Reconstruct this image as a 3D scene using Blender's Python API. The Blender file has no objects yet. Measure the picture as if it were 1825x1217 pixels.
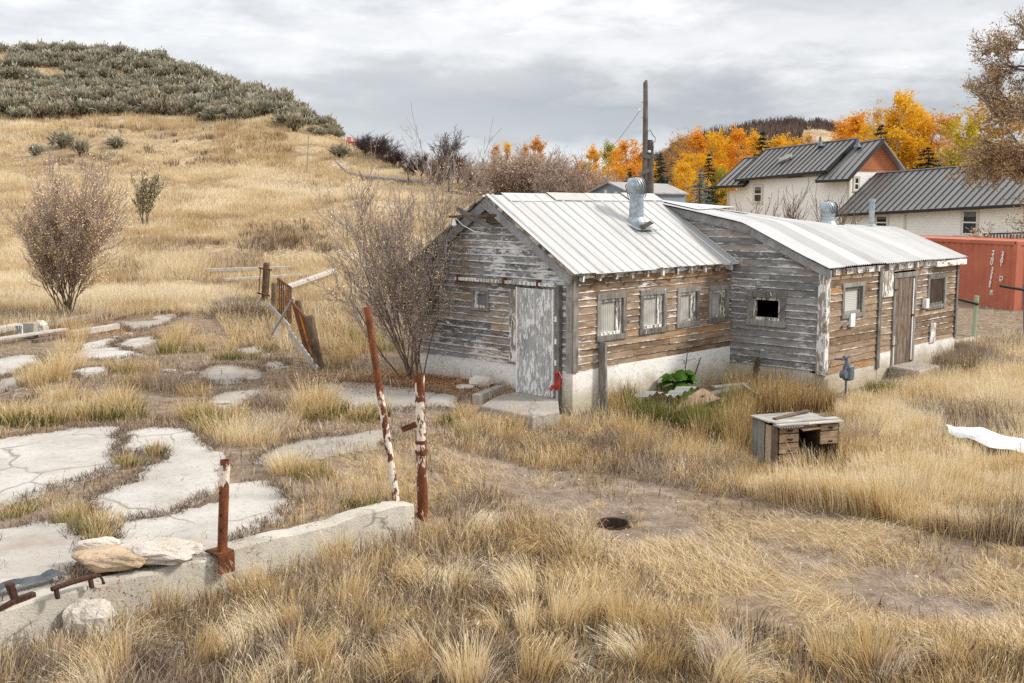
import bpy, bmesh, math, random
import numpy as np
from math import sin, cos, pi, radians, atan2, sqrt, hypot
from mathutils import Vector, Matrix

SC = bpy.context.scene
COL = SC.collection
rng = np.random.default_rng(7)
random.seed(7)

# ------------------------------------------------------------------ camera, sky, sun, exposure
F, CX, CY, PITCH, CAMH = 2000.0, 912.5, 608.5, radians(7.22), 4.0
cam = bpy.data.cameras.new("camera"); camo = bpy.data.objects.new("camera", cam); COL.objects.link(camo)
cam.sensor_width = 36.0; cam.lens = 36.0 * F / 1825.0
cam.clip_start = 0.1; cam.clip_end = 3000
camo.location = (0, 0, CAMH); camo.rotation_euler = (pi / 2 - PITCH, 0, 0)
SC.camera = camo
SC.view_settings.view_transform = 'Standard'; SC.view_settings.look = 'None'
SC.view_settings.exposure = 0.6; SC.view_settings.gamma = 1.0
SC.cycles.max_bounces = 6; SC.cycles.diffuse_bounces = 3; SC.cycles.glossy_bounces = 2
SC.cycles.transmission_bounces = 3; SC.cycles.transparent_max_bounces = 6
SC.cycles.use_denoising = False
try: SC.cycles.denoiser = 'OPENIMAGEDENOISE'
except Exception: pass

SUN_EL, SUN_AZ = radians(38), radians(88)      # azimuth clockwise from +Y
sd = Vector((sin(SUN_AZ) * cos(SUN_EL), cos(SUN_AZ) * cos(SUN_EL), sin(SUN_EL)))
sl = bpy.data.lights.new("sun", 'SUN'); sl.energy = 2.4; sl.angle = radians(9); sl.color = (1.0, 0.93, 0.82)
so = bpy.data.objects.new("sun", sl); COL.objects.link(so)
so.rotation_euler = (-sd).to_track_quat('-Z', 'Y').to_euler(); so.location = (30, -10, 40)

# ------------------------------------------------------------------ node helpers
class NT:
    def __init__(s, tree):
        s.t = tree; s.n = tree.nodes; s.l = tree.links; s.n.clear()
    def new(s, typ, **kw):
        nd = s.n.new(typ)
        for k, v in kw.items(): setattr(nd, k, v)
        return nd
    def put(s, sock, v):
        if v is None: return
        if isinstance(v, bpy.types.NodeSocket): s.l.new(v, sock)
        elif isinstance(v, (tuple, list)) and len(v) == 3 and sock.type == 'RGBA': sock.default_value = (*v, 1)
        else: sock.default_value = v
    def co(s, kind='Object'): return s.new('ShaderNodeTexCoord').outputs[kind]
    def pos(s): return s.new('ShaderNodeNewGeometry').outputs['Position']
    def scale(s, vec, sc, loc=(0, 0, 0)):
        m = s.new('ShaderNodeMapping'); s.l.new(vec, m.inputs[0]); m.inputs['Scale'].default_value = sc; m.inputs['Location'].default_value = loc
        return m.outputs[0]
    def noise(s, vec, sc, det=4, rough=0.55, dist=0.0):
        nd = s.new('ShaderNodeTexNoise'); s.l.new(vec, nd.inputs['Vector'])
        nd.inputs['Scale'].default_value = sc; nd.inputs['Detail'].default_value = det; nd.inputs['Roughness'].default_value = rough
        nd.inputs['Distortion'].default_value = dist
        return nd.outputs['Fac']
    def voro(s, vec, sc, feat='F1', out='Distance'):
        nd = s.new('ShaderNodeTexVoronoi', feature=feat); s.l.new(vec, nd.inputs['Vector']); nd.inputs['Scale'].default_value = sc
        return nd.outputs[out]
    def ramp(s, fac, stops, interp='LINEAR'):
        nd = s.new('ShaderNodeValToRGB'); cr = nd.color_ramp; cr.interpolation = interp
        while len(cr.elements) < len(stops): cr.elements.new(0.5)
        for e, (p, c) in zip(cr.elements, stops):
            e.position = p; e.color = (*c, 1) if isinstance(c, (tuple, list)) else (c, c, c, 1)
        s.l.new(fac, nd.inputs[0]); return nd.outputs[0]
    def mix(s, fac, a, b, mode='MIX'):
        nd = s.new('ShaderNodeMixRGB', blend_type=mode)
        s.put(nd.inputs[0], fac); s.put(nd.inputs[1], a); s.put(nd.inputs[2], b); return nd.outputs[0]
    def math(s, op, a, b=None, c=None, clamp=False):
        nd = s.new('ShaderNodeMath', operation=op, use_clamp=clamp)
        for i, v in enumerate((a, b, c)): s.put(nd.inputs[i], v)
        return nd.outputs[0]
    def attr(s, name): return s.new('ShaderNodeAttribute', attribute_name=name).outputs['Fac']
    def xyz(s, vec):
        nd = s.new('ShaderNodeSeparateXYZ'); s.l.new(vec, nd.inputs[0]); return nd.outputs
    def comb(s, x, y, z):
        nd = s.new('ShaderNodeCombineXYZ')
        for i, v in enumerate((x, y, z)): s.put(nd.inputs[i], v)
        return nd.outputs[0]
    def bump(s, h, strength=0.5, dist=0.02):
        nd = s.new('ShaderNodeBump'); s.l.new(h, nd.inputs['Height']); nd.inputs['Strength'].default_value = strength; nd.inputs['Distance'].default_value = dist
        return nd.outputs[0]

def material(name, fn, rough=0.85, metal=0.0, spec=0.3):
    m = bpy.data.materials.new(name); m.use_nodes = True
    t = NT(m.node_tree); out = t.new('ShaderNodeOutputMaterial'); b = t.new('ShaderNodeBsdfPrincipled')
    t.l.new(b.outputs[0], out.inputs[0])
    b.inputs['Roughness'].default_value = rough; b.inputs['Metallic'].default_value = metal
    b.inputs['Specular IOR Level'].default_value = spec
    r = fn(t)
    if not isinstance(r, dict): r = {'Base Color': r}
    for k, v in r.items(): t.put(b.inputs[k], v)
    return m

def leafmat(name, fn, trans=0.35):
    m = bpy.data.materials.new(name); m.use_nodes = True
    t = NT(m.node_tree); out = t.new('ShaderNodeOutputMaterial')
    d = t.new('ShaderNodeBsdfDiffuse'); tr = t.new('ShaderNodeBsdfTranslucent'); mx = t.new('ShaderNodeMixShader')
    c = fn(t); t.put(d.inputs[0], c); t.put(tr.inputs[0], c); mx.inputs[0].default_value = trans
    t.l.new(d.outputs[0], mx.inputs[1]); t.l.new(tr.outputs[0], mx.inputs[2]); t.l.new(mx.outputs[0], out.inputs[0])
    return m

# ------------------------------------------------------------------ world: overcast
W = bpy.data.worlds.new("World"); SC.world = W; W.use_nodes = True
t = NT(W.node_tree)
wout = t.new('ShaderNodeOutputWorld')
sky = t.new('ShaderNodeTexSky', sky_type='NISHITA', sun_disc=False, sun_elevation=SUN_EL, sun_rotation=SUN_AZ)
bg1 = t.new('ShaderNodeBackground'); t.l.new(sky.outputs[0], bg1.inputs[0]); bg1.inputs[1].default_value = 0.08
d = t.co('Generated'); dx, dy, dz = t.xyz(d)
vec = t.comb(t.math('MULTIPLY', dx, 4.2), t.math('MULTIPLY', dy, 4.2), t.math('MULTIPLY', dz, 11.0))
n1 = t.noise(t.scale(vec, (1, 1, 1), (5.3, 0.4, 0.15)), 1.15, 8, 0.55, 0.2)
n2 = t.noise(t.scale(vec, (1, 1, 1.3), (8.2, 3.0, 1.0)), 2.6, 8, 0.56, 0.2)
big = t.ramp(n1, [(0.36, 0.0), (0.64, 1.0)]); fine = t.ramp(n2, [(0.35, 0.0), (0.65, 1.0)])
el = t.math('MULTIPLY_ADD', t.math('SUBTRACT', big, 0.5), 0.05, dz)
el = t.math('MULTIPLY_ADD', t.math('SUBTRACT', fine, 0.5), 0.018, el)
# elevation structure: pale slit at the horizon, blue grey band, brighter deck above
c = t.ramp(t.math('MULTIPLY', el, 4.0), [(0.0, (0.70, 0.74, 0.79)), (0.07, (0.82, 0.845, 0.88)), (0.13, (0.46, 0.505, 0.56)), (0.24, (0.36, 0.395, 0.44)), (0.36, (0.48, 0.495, 0.525)), (0.48, (0.74, 0.745, 0.76)), (0.64, (0.56, 0.565, 0.585)), (0.82, (0.76, 0.76, 0.77)), (1.0, (0.80, 0.80, 0.81))])
c = t.mix(t.math('MULTIPLY', t.math('SUBTRACT', 1.0, fine), 0.5), c, (0.46, 0.485, 0.515))
c = t.mix(t.math('MULTIPLY', t.math('MULTIPLY', big, fine), 0.72), c, (0.92, 0.92, 0.925))
# the left of the sky is the brighter side
lf = t.ramp(t.math('MULTIPLY_ADD', dx, -1.5, 0.42), [(0.25, 0.0), (0.85, 1.0)])
c = t.mix(t.math('MULTIPLY', lf, 0.5), c, t.mix(fine, (0.64, 0.665, 0.70), (0.86, 0.87, 0.88)))
# overcast: the zenith is brighter than the deck near the horizon
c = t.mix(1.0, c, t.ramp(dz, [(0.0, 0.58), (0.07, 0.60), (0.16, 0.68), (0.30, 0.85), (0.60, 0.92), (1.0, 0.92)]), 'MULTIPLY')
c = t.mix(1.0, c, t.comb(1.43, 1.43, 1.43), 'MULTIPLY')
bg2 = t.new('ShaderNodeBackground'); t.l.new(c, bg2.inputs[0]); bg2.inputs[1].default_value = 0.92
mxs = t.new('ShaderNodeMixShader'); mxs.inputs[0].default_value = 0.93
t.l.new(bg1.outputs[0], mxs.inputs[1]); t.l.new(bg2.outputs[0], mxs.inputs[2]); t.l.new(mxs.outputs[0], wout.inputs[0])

# ------------------------------------------------------------------ mesh helpers
FRAME = {}
def nrm(v):
    v = np.asarray(v, float); n = np.linalg.norm(v); return v / n if n > 1e-9 else v

def tag(o, label=None, cat=None, group=None, kind=None):
    if label: o['label'] = label
    if cat: o['category'] = cat
    if group: o['group'] = group
    if kind: o['kind'] = kind
    elif cat and label: o['kind'] = 'thing'
    return o

def thing(name, label, cat, loc=(0, 0, 0), rotz=0.0, group=None):
    o = bpy.data.objects.new(name, None); COL.objects.link(o)
    o.location = tuple(loc); o.rotation_euler = (0, 0, rotz); o.empty_display_size = 0.2
    FRAME[o.name] = (np.array(loc, float), rotz)
    return tag(o, label, cat, group)

def to_frame(v, fr):
    loc, rz = fr; v = np.asarray(v, float) - loc
    if rz:
        c, s = cos(-rz), sin(-rz); v = np.stack([v[:, 0] * c - v[:, 1] * s, v[:, 0] * s + v[:, 1] * c, v[:, 2]], 1)
    return v

def link_mesh(name, me, mat, parent=None, fr=None, origin=None):
    o = bpy.data.objects.new(name, me); COL.objects.link(o)
    if mat: me.materials.append(mat)
    if parent is not None:
        o.parent = parent; FRAME[o.name] = FRAME[parent.name]
    elif origin is not None:
        o.location = tuple(origin); FRAME[o.name] = (np.array(origin, float), 0.0)
    else: FRAME[o.name] = (np.zeros(3), 0.0)
    return o

def np_mesh(name, V, quads=None, tris=None, mat=None, parent=None, origin=None, tint=None, local=False, smooth=False, ev=None):
    V = np.asarray(V, float)
    if parent is not None and not local: V = to_frame(V, FRAME[parent.name])
    elif parent is None and origin is not None: V = V - np.asarray(origin, float)
    q = np.zeros((0, 4), np.int32) if quads is None else np.asarray(quads, np.int32)
    r = np.zeros((0, 3), np.int32) if tris is None else np.asarray(tris, np.int32)
    me = bpy.data.meshes.new(name)
    me.vertices.add(len(V)); me.vertices.foreach_set('co', V.astype(np.float32).ravel())
    loops = np.concatenate([q.ravel(), r.ravel()]); me.loops.add(len(loops)); me.loops.foreach_set('vertex_index', loops)
    ls = np.concatenate([np.arange(len(q)) * 4, len(q) * 4 + np.arange(len(r)) * 3]).astype(np.int32)
    me.polygons.add(len(ls)); me.polygons.foreach_set('loop_start', ls)
    me.update(calc_edges=True)
    if tint is not None:
        a = me.attributes.new('tint', 'FLOAT', 'POINT'); a.data.foreach_set('value', np.asarray(tint, np.float32))
    if ev is not None:
        a = me.attributes.new('edge', 'FLOAT', 'POINT'); a.data.foreach_set('value', np.asarray(ev, np.float32))
    if smooth: me.polygons.foreach_set('use_smooth', np.ones(len(ls), bool))
    return link_mesh(name, me, mat, parent, None, origin)

class MB:
    """collects shapes, builds ONE mesh object"""
    def __init__(s): s.V = []; s.F = []; s.T = []; s.E = []
    def add(s, vs, fs, tint=0.5, ev=None):
        b = len(s.V); s.V += [tuple(map(float, v)) for v in vs]; s.F += [tuple(b + i for i in f) for f in fs]
        s.T += [tint] * len(vs); s.E += list(ev) if ev is not None else [0.5] * len(vs)
        return s
    def hexa(s, p, tint=0.5, ev=None):      # p: 4 bottom (ccw), 4 top
        return s.add(p, [(3, 2, 1, 0), (4, 5, 6, 7), (0, 1, 5, 4), (1, 2, 6, 5), (2, 3, 7, 6), (3, 0, 4, 7)], tint, ev)
    def box(s, x0, x1, y0, y1, z0, z1, tint=0.5):
        return s.hexa([(x0, y0, z0), (x1, y0, z0), (x1, y1, z0), (x0, y1, z0), (x0, y0, z1), (x1, y0, z1), (x1, y1, z1), (x0, y1, z1)], tint)
    def beam(s, a, b, w, h, up=(0, 0, 1), tint=0.5, w2=None):
        a, b = np.array(a, float), np.array(b, float); d = nrm(b - a); sd_ = np.cross(d, up)
        if np.linalg.norm(sd_) < 1e-3: sd_ = np.cross(d, (1, 0, 0))
        sd_ = nrm(sd_); u = nrm(np.cross(sd_, d)); w2 = w if w2 is None else w2
        P = lambda o, ww, i, j: o + sd_ * ww * i / 2 + u * h * j / 2
        return s.hexa([P(a, w, -1, -1), P(a, w, 1, -1), P(b, w2, 1, -1), P(b, w2, -1, -1), P(a, w, -1, 1), P(a, w, 1, 1), P(b, w2, 1, 1), P(b, w2, -1, 1)], tint)
    def tube(s, pts, rad, n=10, cap=True, tint=0.5):
        pts = [np.array(p, float) for p in pts]
        if np.isscalar(rad): rad = [rad] * len(pts)
        b = []; ref = np.array((0.0, 0.0, 1.0))
        d0 = nrm(pts[1] - pts[0])
        if abs(d0 @ ref) > 0.95: ref = np.array((1.0, 0, 0))
        for i, p in enumerate(pts):
            dd = nrm(pts[min(i + 1, len(pts) - 1)] - pts[max(i - 1, 0)])
            x = nrm(np.cross(dd, ref)); y = np.cross(dd, x)
            b += [p + (x * cos(2 * pi * k / n) + y * sin(2 * pi * k / n)) * rad[i] for k in range(n)]
        f = []
        for i in range(len(pts) - 1):
            for k in range(n):
                k2 = (k + 1) % n; f.append((i * n + k, i * n + k2, (i + 1) * n + k2, (i + 1) * n + k))
        if cap: f.append(tuple(range(n - 1, -1, -1))); f.append(tuple((len(pts) - 1) * n + k for k in range(n)))
        return s.add(b, f, tint)
    def prism(s, poly, z0, z1, tint=0.5):   # ccw polygon xy
        n = len(poly)
        vs = [(x, y, z0) for x, y in poly] + [(x, y, z1) for x, y in poly]
        return s.add(vs, [tuple(range(n - 1, -1, -1)), tuple(range(n, 2 * n))] + [(i, (i + 1) % n, n + (i + 1) % n, n + i) for i in range(n)], tint)
    def blob(s, c, r, seed=0, rough=0.25, flat=0.0, n=30, tint=0.5):   # faceted stone
        rg = np.random.default_rng(seed); m = n // 2; vs = []; f = []
        dirs = nrm3(rg.normal(size=(9, 3))); offs = rg.uniform(0.78, 1.05, 9)
        for i in range(m + 1):
            th = pi * i / m
            for k in range(n):
                ph = 2 * pi * k / n; dv = np.array((sin(th) * cos(ph), sin(th) * sin(ph), cos(th))); dv = np.sign(dv) * np.abs(dv) ** .72; rr = 1.0
                for dd, oo in zip(dirs, offs):
                    q = dv @ dd
                    if q > 1e-3: rr = min(rr, oo / q)
                rr *= 1 + 0.16 * (vnoise(dv[0] * 2 + dv[2], dv[1] * 2 - dv[2] * 1.3, .5, seed) - .5) + 0.09 * (vnoise(dv[0] * 2 + dv[2] * 1.7, dv[1] * 2 + dv[2], .17, seed + 5) - .5)
                vs.append(np.array(c) + dv * rr * np.array(r))
        for i in range(m):
            for k in range(n):
                k2 = (k + 1) % n; f.append((i * n + k, (i + 1) * n + k, (i + 1) * n + k2, i * n + k2))
        return s.add(vs, f, tint)
    def build(s, name, mat, parent=None, origin=None, local=False, bevel=0.0, smooth=False):
        V = np.array(s.V, float)
        if parent is not None and not local: V = to_frame(V, FRAME[parent.name])
        elif parent is None and origin is not None: V = V - np.asarray(origin, float)
        me = bpy.data.meshes.new(name); me.from_pydata([tuple(v) for v in V], [], s.F); me.update()
        for nm, dat in (('tint', s.T), ('edge', s.E)):
            a = me.attributes.new(nm, 'FLOAT', 'POINT'); a.data.foreach_set('value', np.asarray(dat, np.float32))
        bm = bmesh.new(); bm.from_mesh(me); bmesh.ops.recalc_face_normals(bm, faces=bm.faces)
        if bevel: bmesh.ops.bevel(bm, geom=list(bm.edges), offset=bevel, segments=1, affect='EDGES', clamp_overlap=True)
        bm.to_mesh(me); bm.free()
        if smooth: me.polygons.foreach_set('use_smooth', np.ones(len(me.polygons), bool))
        return link_mesh(name, me, mat, parent, None, origin)

def nrm3(a): return a / np.maximum(np.linalg.norm(a, axis=1, keepdims=True), 1e-9)

def copy_tree(o, parent=None):
    c = o.copy(); COL.objects.link(c); c.parent = parent
    if o.name in FRAME: FRAME[c.name] = FRAME[o.name]
    for ch in list(o.children): copy_tree(ch, c)
    return c

def seg_prisms(S, n=4):
    """S: (N,8) p0 p1 r0 r1 -> verts, quads"""
    S = np.asarray(S, float); N = len(S); p0, p1 = S[:, :3], S[:, 3:6]
    d = nrm3(p1 - p0); ref = np.where(np.abs(d[:, 2:3]) > 0.9, np.array([[1.0, 0, 0]]), np.array([[0, 0, 1.0]]))
    x = nrm3(np.cross(d, ref)); y = np.cross(d, x)
    V = np.zeros((N, 2 * n, 3))
    for k in range(n):
        o = x * cos(2 * pi * k / n) + y * sin(2 * pi * k / n)
        V[:, k] = p0 + o * S[:, 6:7]; V[:, n + k] = p1 + o * S[:, 7:8]
    q = np.array([(k, (k + 1) % n, n + (k + 1) % n, n + k) for k in range(n)])
    Q = (np.arange(N)[:, None, None] * (2 * n) + q[None]).reshape(-1, 4)
    return V.reshape(-1, 3), Q

def leaf_quads(Cn, size, rg, flat=0.0, asp=0.6):
    Cn = np.asarray(Cn, float); N = len(Cn); a = nrm3(rg.normal(size=(N, 3)) * np.array([1, 1, 1 - flat])); b = rg.normal(size=(N, 3)) * np.array([1, 1, 1 - flat])
    b = nrm3(np.cross(a, b) if flat == 0 else b - a * np.sum(a * b, 1, keepdims=True))
    sz = (size * rg.uniform(0.6, 1.3, N) if np.isscalar(size) else size)[:, None]
    V = np.stack([Cn - a * sz, Cn + b * sz * asp, Cn + a * sz, Cn - b * sz * asp], 1).reshape(-1, 3)
    return V, np.arange(4 * N).reshape(-1, 4)

# ------------------------------------------------------------------ measuring the photo
fw = np.array([0, cos(PITCH), -sin(PITCH)]); upv = np.array([0, sin(PITCH), cos(PITCH)]); CP = np.array([0, 0, CAMH])
def ray(x, y): return fw + np.array([1.0, 0, 0]) * (x - CX) / F - upv * (y - CY) / F
def gz(x, y, z=0.0): dd = ray(x, y); return CP + dd * (z - CAMH) / dd[2]
def gy(x, y, Y): dd = ray(x, y); return CP + dd * Y / dd[1]
def onplane(x, y, p, n): dd = ray(x, y); return CP + dd * (np.dot(np.asarray(p) - CP, n) / np.dot(dd, n))
def proj(P):
    dd = np.asarray(P, float) - CP; D = np.maximum(dd @ fw, 0.01)
    return CX + F * dd[..., 0] / D, CY - F * (dd @ upv) / D

def inpoly(px, py, poly):
    px = np.asarray(px, float); r = np.zeros(px.shape, bool); n = len(poly); j = n - 1
    for i in range(n):
        xi, yi = poly[i]; xj, yj = poly[j]
        cnd = ((yi > py) != (yj > py)) & (px < (xj - xi) * (py - yi) / ((yj - yi) if yj != yi else 1e-9) + xi)
        r ^= cnd; j = i
    return r

def vnoise(x, y, sc, seed=0):
    x = np.asarray(x, float) / sc + seed * 17.3; y = np.asarray(y, float) / sc + seed * 9.1
    xi, yi = np.floor(x).astype(np.int64), np.floor(y).astype(np.int64); fx, fy = x - xi, y - yi
    fx = fx * fx * (3 - 2 * fx); fy = fy * fy * (3 - 2 * fy)
    def h(a, b):
        n = (a * 374761393 + b * 668265263 + seed * 974711) & 0x7fffffff
        n = ((n ^ (n >> 13)) * 1274126177) & 0x7fffffff
        return ((n ^ (n >> 16)) & 0xffff) / 65535.0
    return (h(xi, yi) * (1 - fx) + h(xi + 1, yi) * fx) * (1 - fy) + (h(xi, yi + 1) * (1 - fx) + h(xi + 1, yi + 1) * fx) * fy
def fbm(x, y, sc, seed=0, o=4):
    r = 0; a = 0.5; tot = 0
    for i in range(o): r = r + a * vnoise(x, y, sc / 2 ** i, seed + i); tot += a; a *= 0.55
    return r / tot

# ------------------------------------------------------------------ the land
Z0Y = [0, 45, 52, 64, 78, 90, 103, 118, 133, 150, 400]
Z0Z = [0.35, 0.35, 0.6, 2.6, 5.0, 7.8, 11.2, 15.1, 21.5, 28, 120]
CU = [-700, -200, 0, 150, 300, 450, 600, 640, 740, 870, 950, 1100, 1300, 2600]
CZ = [16, 19.0, 20.6, 21.2, 19.6, 14.9, 9.4, 8.5, 6.2, 4.4, 2.8, 1.3, 0.9, 0.9]
BU = [-700, 900, 1060, 1100, 1170, 1210, 1300, 1390, 1450, 1500, 1600, 1825, 2600]
BZ = [0, 0, 2, 8, 12, 14.5, 18, 19.5, 19.5, 18, 16, 15, 14]
XBY = [0, 3, 9.73, 13.51, 17, 20.5, 24, 30, 40]
XBX = [-13.35, -10.8, -4.76, -1.37, -0.7, 0.0, 3.5, 11, 20]
_a, _b = gz(0, 1088, .30), gz(737, 893, .30); _d = (_b - _a)[:2] / np.linalg.norm((_b - _a)[:2]); _a, _b = _a[:2] + np.array([-_d[1], _d[0]]) * .10, _b[:2] + np.array([-_d[1], _d[0]]) * .10
XBY[2], XBX[2], XBY[3], XBX[3] = _a[1], _a[0], _b[1], _b[0]; _s = (_b[0] - _a[0]) / (_b[1] - _a[1]); XBX[0], XBX[1] = _a[0] - _s * _a[1], _a[0] - _s * (_a[1] - 3)
PATH = [gz(*p) for p in ((800, 745), (860, 830), (1000, 880), (1180, 930), (1500, 1010), (1840, 1085))]
PITC = gz(1092, 908)
def near_path(X, Y):
    r = np.full(np.shape(X), 1e9)
    for a, b in zip(PATH[:-1], PATH[1:]):
        ab = b[:2] - a[:2]; tt = np.clip(((X - a[0]) * ab[0] + (Y - a[1]) * ab[1]) / (ab @ ab), 0, 1)
        r = np.minimum(r, np.hypot(X - a[0] - tt * ab[0], Y - a[1] - tt * ab[1]))
    return r
def zland(X, Y, detail=True):
    X = np.asarray(X, float); Y = np.asarray(Y, float)
    u = CX + F * X / np.maximum(Y, 1.0)
    z0 = np.interp(Y, Z0Y, Z0Z); zc = np.interp(u, CU, CZ); k = 0.5
    zc = zc + (fbm(X, Y, 16, 3) - 0.5) * 1.2 * np.clip((zc - 2) / 5, 0, 1)
    hill = zc - np.logaddexp(0, (zc - z0) / k) * k
    s = np.interp(Y, XBY, XBX) - X
    w = np.interp(Y, [0, 13.4, 14.6, 20, 40], [0.06, 0.06, 1.6, 1.5, 4])
    tt = np.clip(s / w * 0.5 + 0.5, 0, 1); tt = tt * tt * (3 - 2 * tt)
    near = np.interp(Y, [0, 15, 20], [0.27, 0.28, 0.35]) * tt + np.interp(Y, [0, 14, 18], [-0.12, -0.12, -0.04]) * (1 - tt)
    far = np.clip((Y - 42) / 8, 0, 1)
    right0 = np.clip((u - 850) / 200, 0, 1)
    z = near * (1 - far) + far * np.where(u < 850, hill, hill)
    z = z * 1.0
    bh = np.interp(u, BU, BZ); q = np.clip((Y - 150) / 110, 0, 1); z = z + bh * q * q * (3 - 2 * q)
    if detail:
        amp = np.interp(Y, [0, 20, 50, 100], [0.05, 0.05, 0.25, 0.5]) * np.where((X < s + X) & (Y < 16), 0.3, 1.0)
        z = z + (fbm(X, Y, 2.2, 11) - 0.5) * amp * np.where(Y < 45, 0.9, 1)
        z = z + (fbm(X, Y, 9, 5, 3) - 0.5) * np.interp(Y, [0, 44, 60, 110], [0, 0, 0.7, 1.4])
        z = z - 0.35 * np.exp(-(((X - PITC[0]) ** 2 + (Y - PITC[1]) ** 2) / 0.24 ** 2) ** 2)
        z = z - 0.05 * np.exp(-(near_path(X, Y) / 0.9) ** 2)
    return z
def G(px, py):
    Ys = np.geomspace(6, 500, 2500); dd = ray(px, py); P = CP[None] + dd[None] * (Ys / dd[1])[:, None]
    below = P[:, 2] < zland(P[:, 0], P[:, 1]); i = int(np.argmax(below)) if below.any() else len(Ys) - 1
    return P[i]
def onland(x, y): return np.array([x, y, float(zland(x, y))])
# ------------------------------------------------------------------ materials
def _ground(t):
    p = t.pos(); dirt = t.attr('dirt'); hillm = t.attr('hill'); lit = t.attr('litter')
    n1 = t.noise(p, 0.55, 6, 0.6); n2 = t.noise(p, 4.5, 6, 0.65); n3 = t.noise(p, 30.0, 4, 0.7); n4 = t.noise(t.scale(p, (1, 1, 1), (40, 3, 0)), 0.16, 5, 0.6)
    straw = t.ramp(n2, [(0.25, (0.085, 0.06, 0.038)), (0.5, (0.22, 0.16, 0.10)), (0.75, (0.42, 0.325, 0.20))])
    soil = t.ramp(t.mix(0.5, n2, n3), [(0.3, (0.085, 0.062, 0.047)), (0.5, (0.23, 0.175, 0.135)), (0.7, (0.42, 0.345, 0.28))])
    c = t.mix(t.ramp(t.math('ADD', t.math('MULTIPLY', n1, 0.8), t.math('MULTIPLY', n2, 0.3)), [(0.42, 0.0), (0.62, 1.0)]), straw, soil)
    c = t.mix(t.math('MULTIPLY', t.math('ADD', dirt, t.math('MULTIPLY_ADD', n2, 0.8, -0.4)), dirt, clamp=True), c, soil)
    # pebbles
    peb = t.ramp(t.voro(p, 26.0), [(0.10, 1.0), (0.16, 0.0)])
    c = t.mix(t.math('MULTIPLY', t.math('MULTIPLY', peb, dirt), t.ramp(n1, [(0.45, 0), (0.6, 0.8)])), c, (0.5, 0.46, 0.42))
    hc = t.ramp(t.noise(t.scale(p, (1, 0.8, 1)), 0.22, 9, 0.68), [(0.30, (0.13, 0.092, 0.062)), (0.42, (0.31, 0.225, 0.145)), (0.52, (0.50, 0.39, 0.245)), (0.66, (0.62, 0.52, 0.37))])
    hc = t.mix(t.ramp(n2, [(0.42, 0.7), (0.6, 0.0)]), hc, (0.20, 0.135, 0.075))
    c = t.mix(hillm, c, hc)
    lc = t.ramp(n3, [(0.3, (0.16, 0.075, 0.035)), (0.6, (0.40, 0.20, 0.09))])
    c = t.mix(t.math('MULTIPLY', lit, 0.8), c, lc)
    h = t.math('ADD', t.math('MULTIPLY', n3, 0.5), n2)
    return {'Base Color': c, 'Normal': t.bump(h, 0.8, 0.04)}
M_GROUND = material('ground_soil', _ground, 0.95, 0, 0.1)

def _concrete(base=(0.60, 0.58, 0.54), dark=(0.34, 0.32, 0.295), stain=0.5, lichen=0.0, sc=1.0, dirt=0.6):
    def f(t):
        p = t.pos(); a = t.noise(p, 0.9 * sc, 6, 0.6); b = t.noise(p, 9 * sc, 6, 0.7); c3 = t.noise(p, 70, 3, 0.6)
        c = t.mix(t.ramp(a, [(0.35, 1.0), (0.62, 0.0)]), base, t.mix(0.5, base, dark))
        c = t.mix(t.math('MULTIPLY', t.ramp(b, [(0.54, 0.0), (0.70, 1.0)]), stain), c, dark)
        c = t.mix(t.ramp(c3, [(0.58, 0.0), (0.68, 0.45)]), c, (0.17, 0.15, 0.13))
        v = t.voro(t.mix(0.35, p, t.new('ShaderNodeTexNoise').outputs['Color']), 0.55 * sc, 'DISTANCE_TO_EDGE')
        c = t.mix(t.math('MULTIPLY', t.math('MULTIPLY', t.ramp(v, [(0.0, 1.0), (0.013, 0.0)]), t.ramp(a, [(0.42, 0), (0.54, 1)])), 0.75), c, (0.15, 0.13, 0.11))
        if lichen:
            lv = t.math('MULTIPLY', t.ramp(t.noise(p, 26, 3, 0.6), [(0.60, 0), (0.63, 1)]), t.ramp(t.noise(p, 2.2, 3), [(0.45, 0), (0.55, 1)]))
            c = t.mix(t.math('MULTIPLY', lv, lichen), c, t.ramp(t.noise(p, 40, 2), [(0.45, (0.42, 0.13, 0.02)), (0.55, (0.05, 0.045, 0.03))]))
        dt_ = t.noise(p, 0.55 * sc, 7, 0.68); c = t.mix(t.math('MULTIPLY', t.ramp(dt_, [(0.54, 0.0), (0.66, 1.0)]), dirt), c, t.mix(b, (0.20, 0.15, 0.11), (0.36, 0.29, 0.22)))
        pit = t.ramp(t.voro(p, 30 * sc), [(0.06, 1.0), (0.14, 0.0)]); c = t.mix(t.math('MULTIPLY', pit, t.ramp(b, [(0.45, 0), (0.6, 0.75)])), c, (0.16, 0.14, 0.12))
        h = t.math('ADD', t.math('MULTIPLY', b, 1.0), t.math('MULTIPLY', c3, 0.4))
        return {'Base Color': c, 'Normal': t.bump(h, 0.8, 0.025)}
    return f
M_SLAB = material('worn_concrete', _concrete((0.53, 0.505, 0.465), (0.30, 0.265, 0.23), 0.7), 0.9, 0, 0.2)
M_SLAB2 = material('grey_concrete', _concrete((0.40, 0.37, 0.33), (0.22, 0.19, 0.16), 0.75), 0.9, 0, 0.2)
M_WALLC = material('lichen_concrete', _concrete((0.56, 0.53, 0.46), (0.33, 0.30, 0.25), 0.4, 0.9), 0.9, 0, 0.2)
M_ROCK = material('pale_rock', _concrete((0.66, 0.61, 0.54), (0.38, 0.31, 0.25), 0.6, 0, 3), 0.9, 0, 0.2)
M_TAN = material('tan_rock', _concrete((0.56, 0.42, 0.28), (0.42, 0.29, 0.18), 0.5, 0, 2), 0.9, 0, 0.2)

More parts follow.
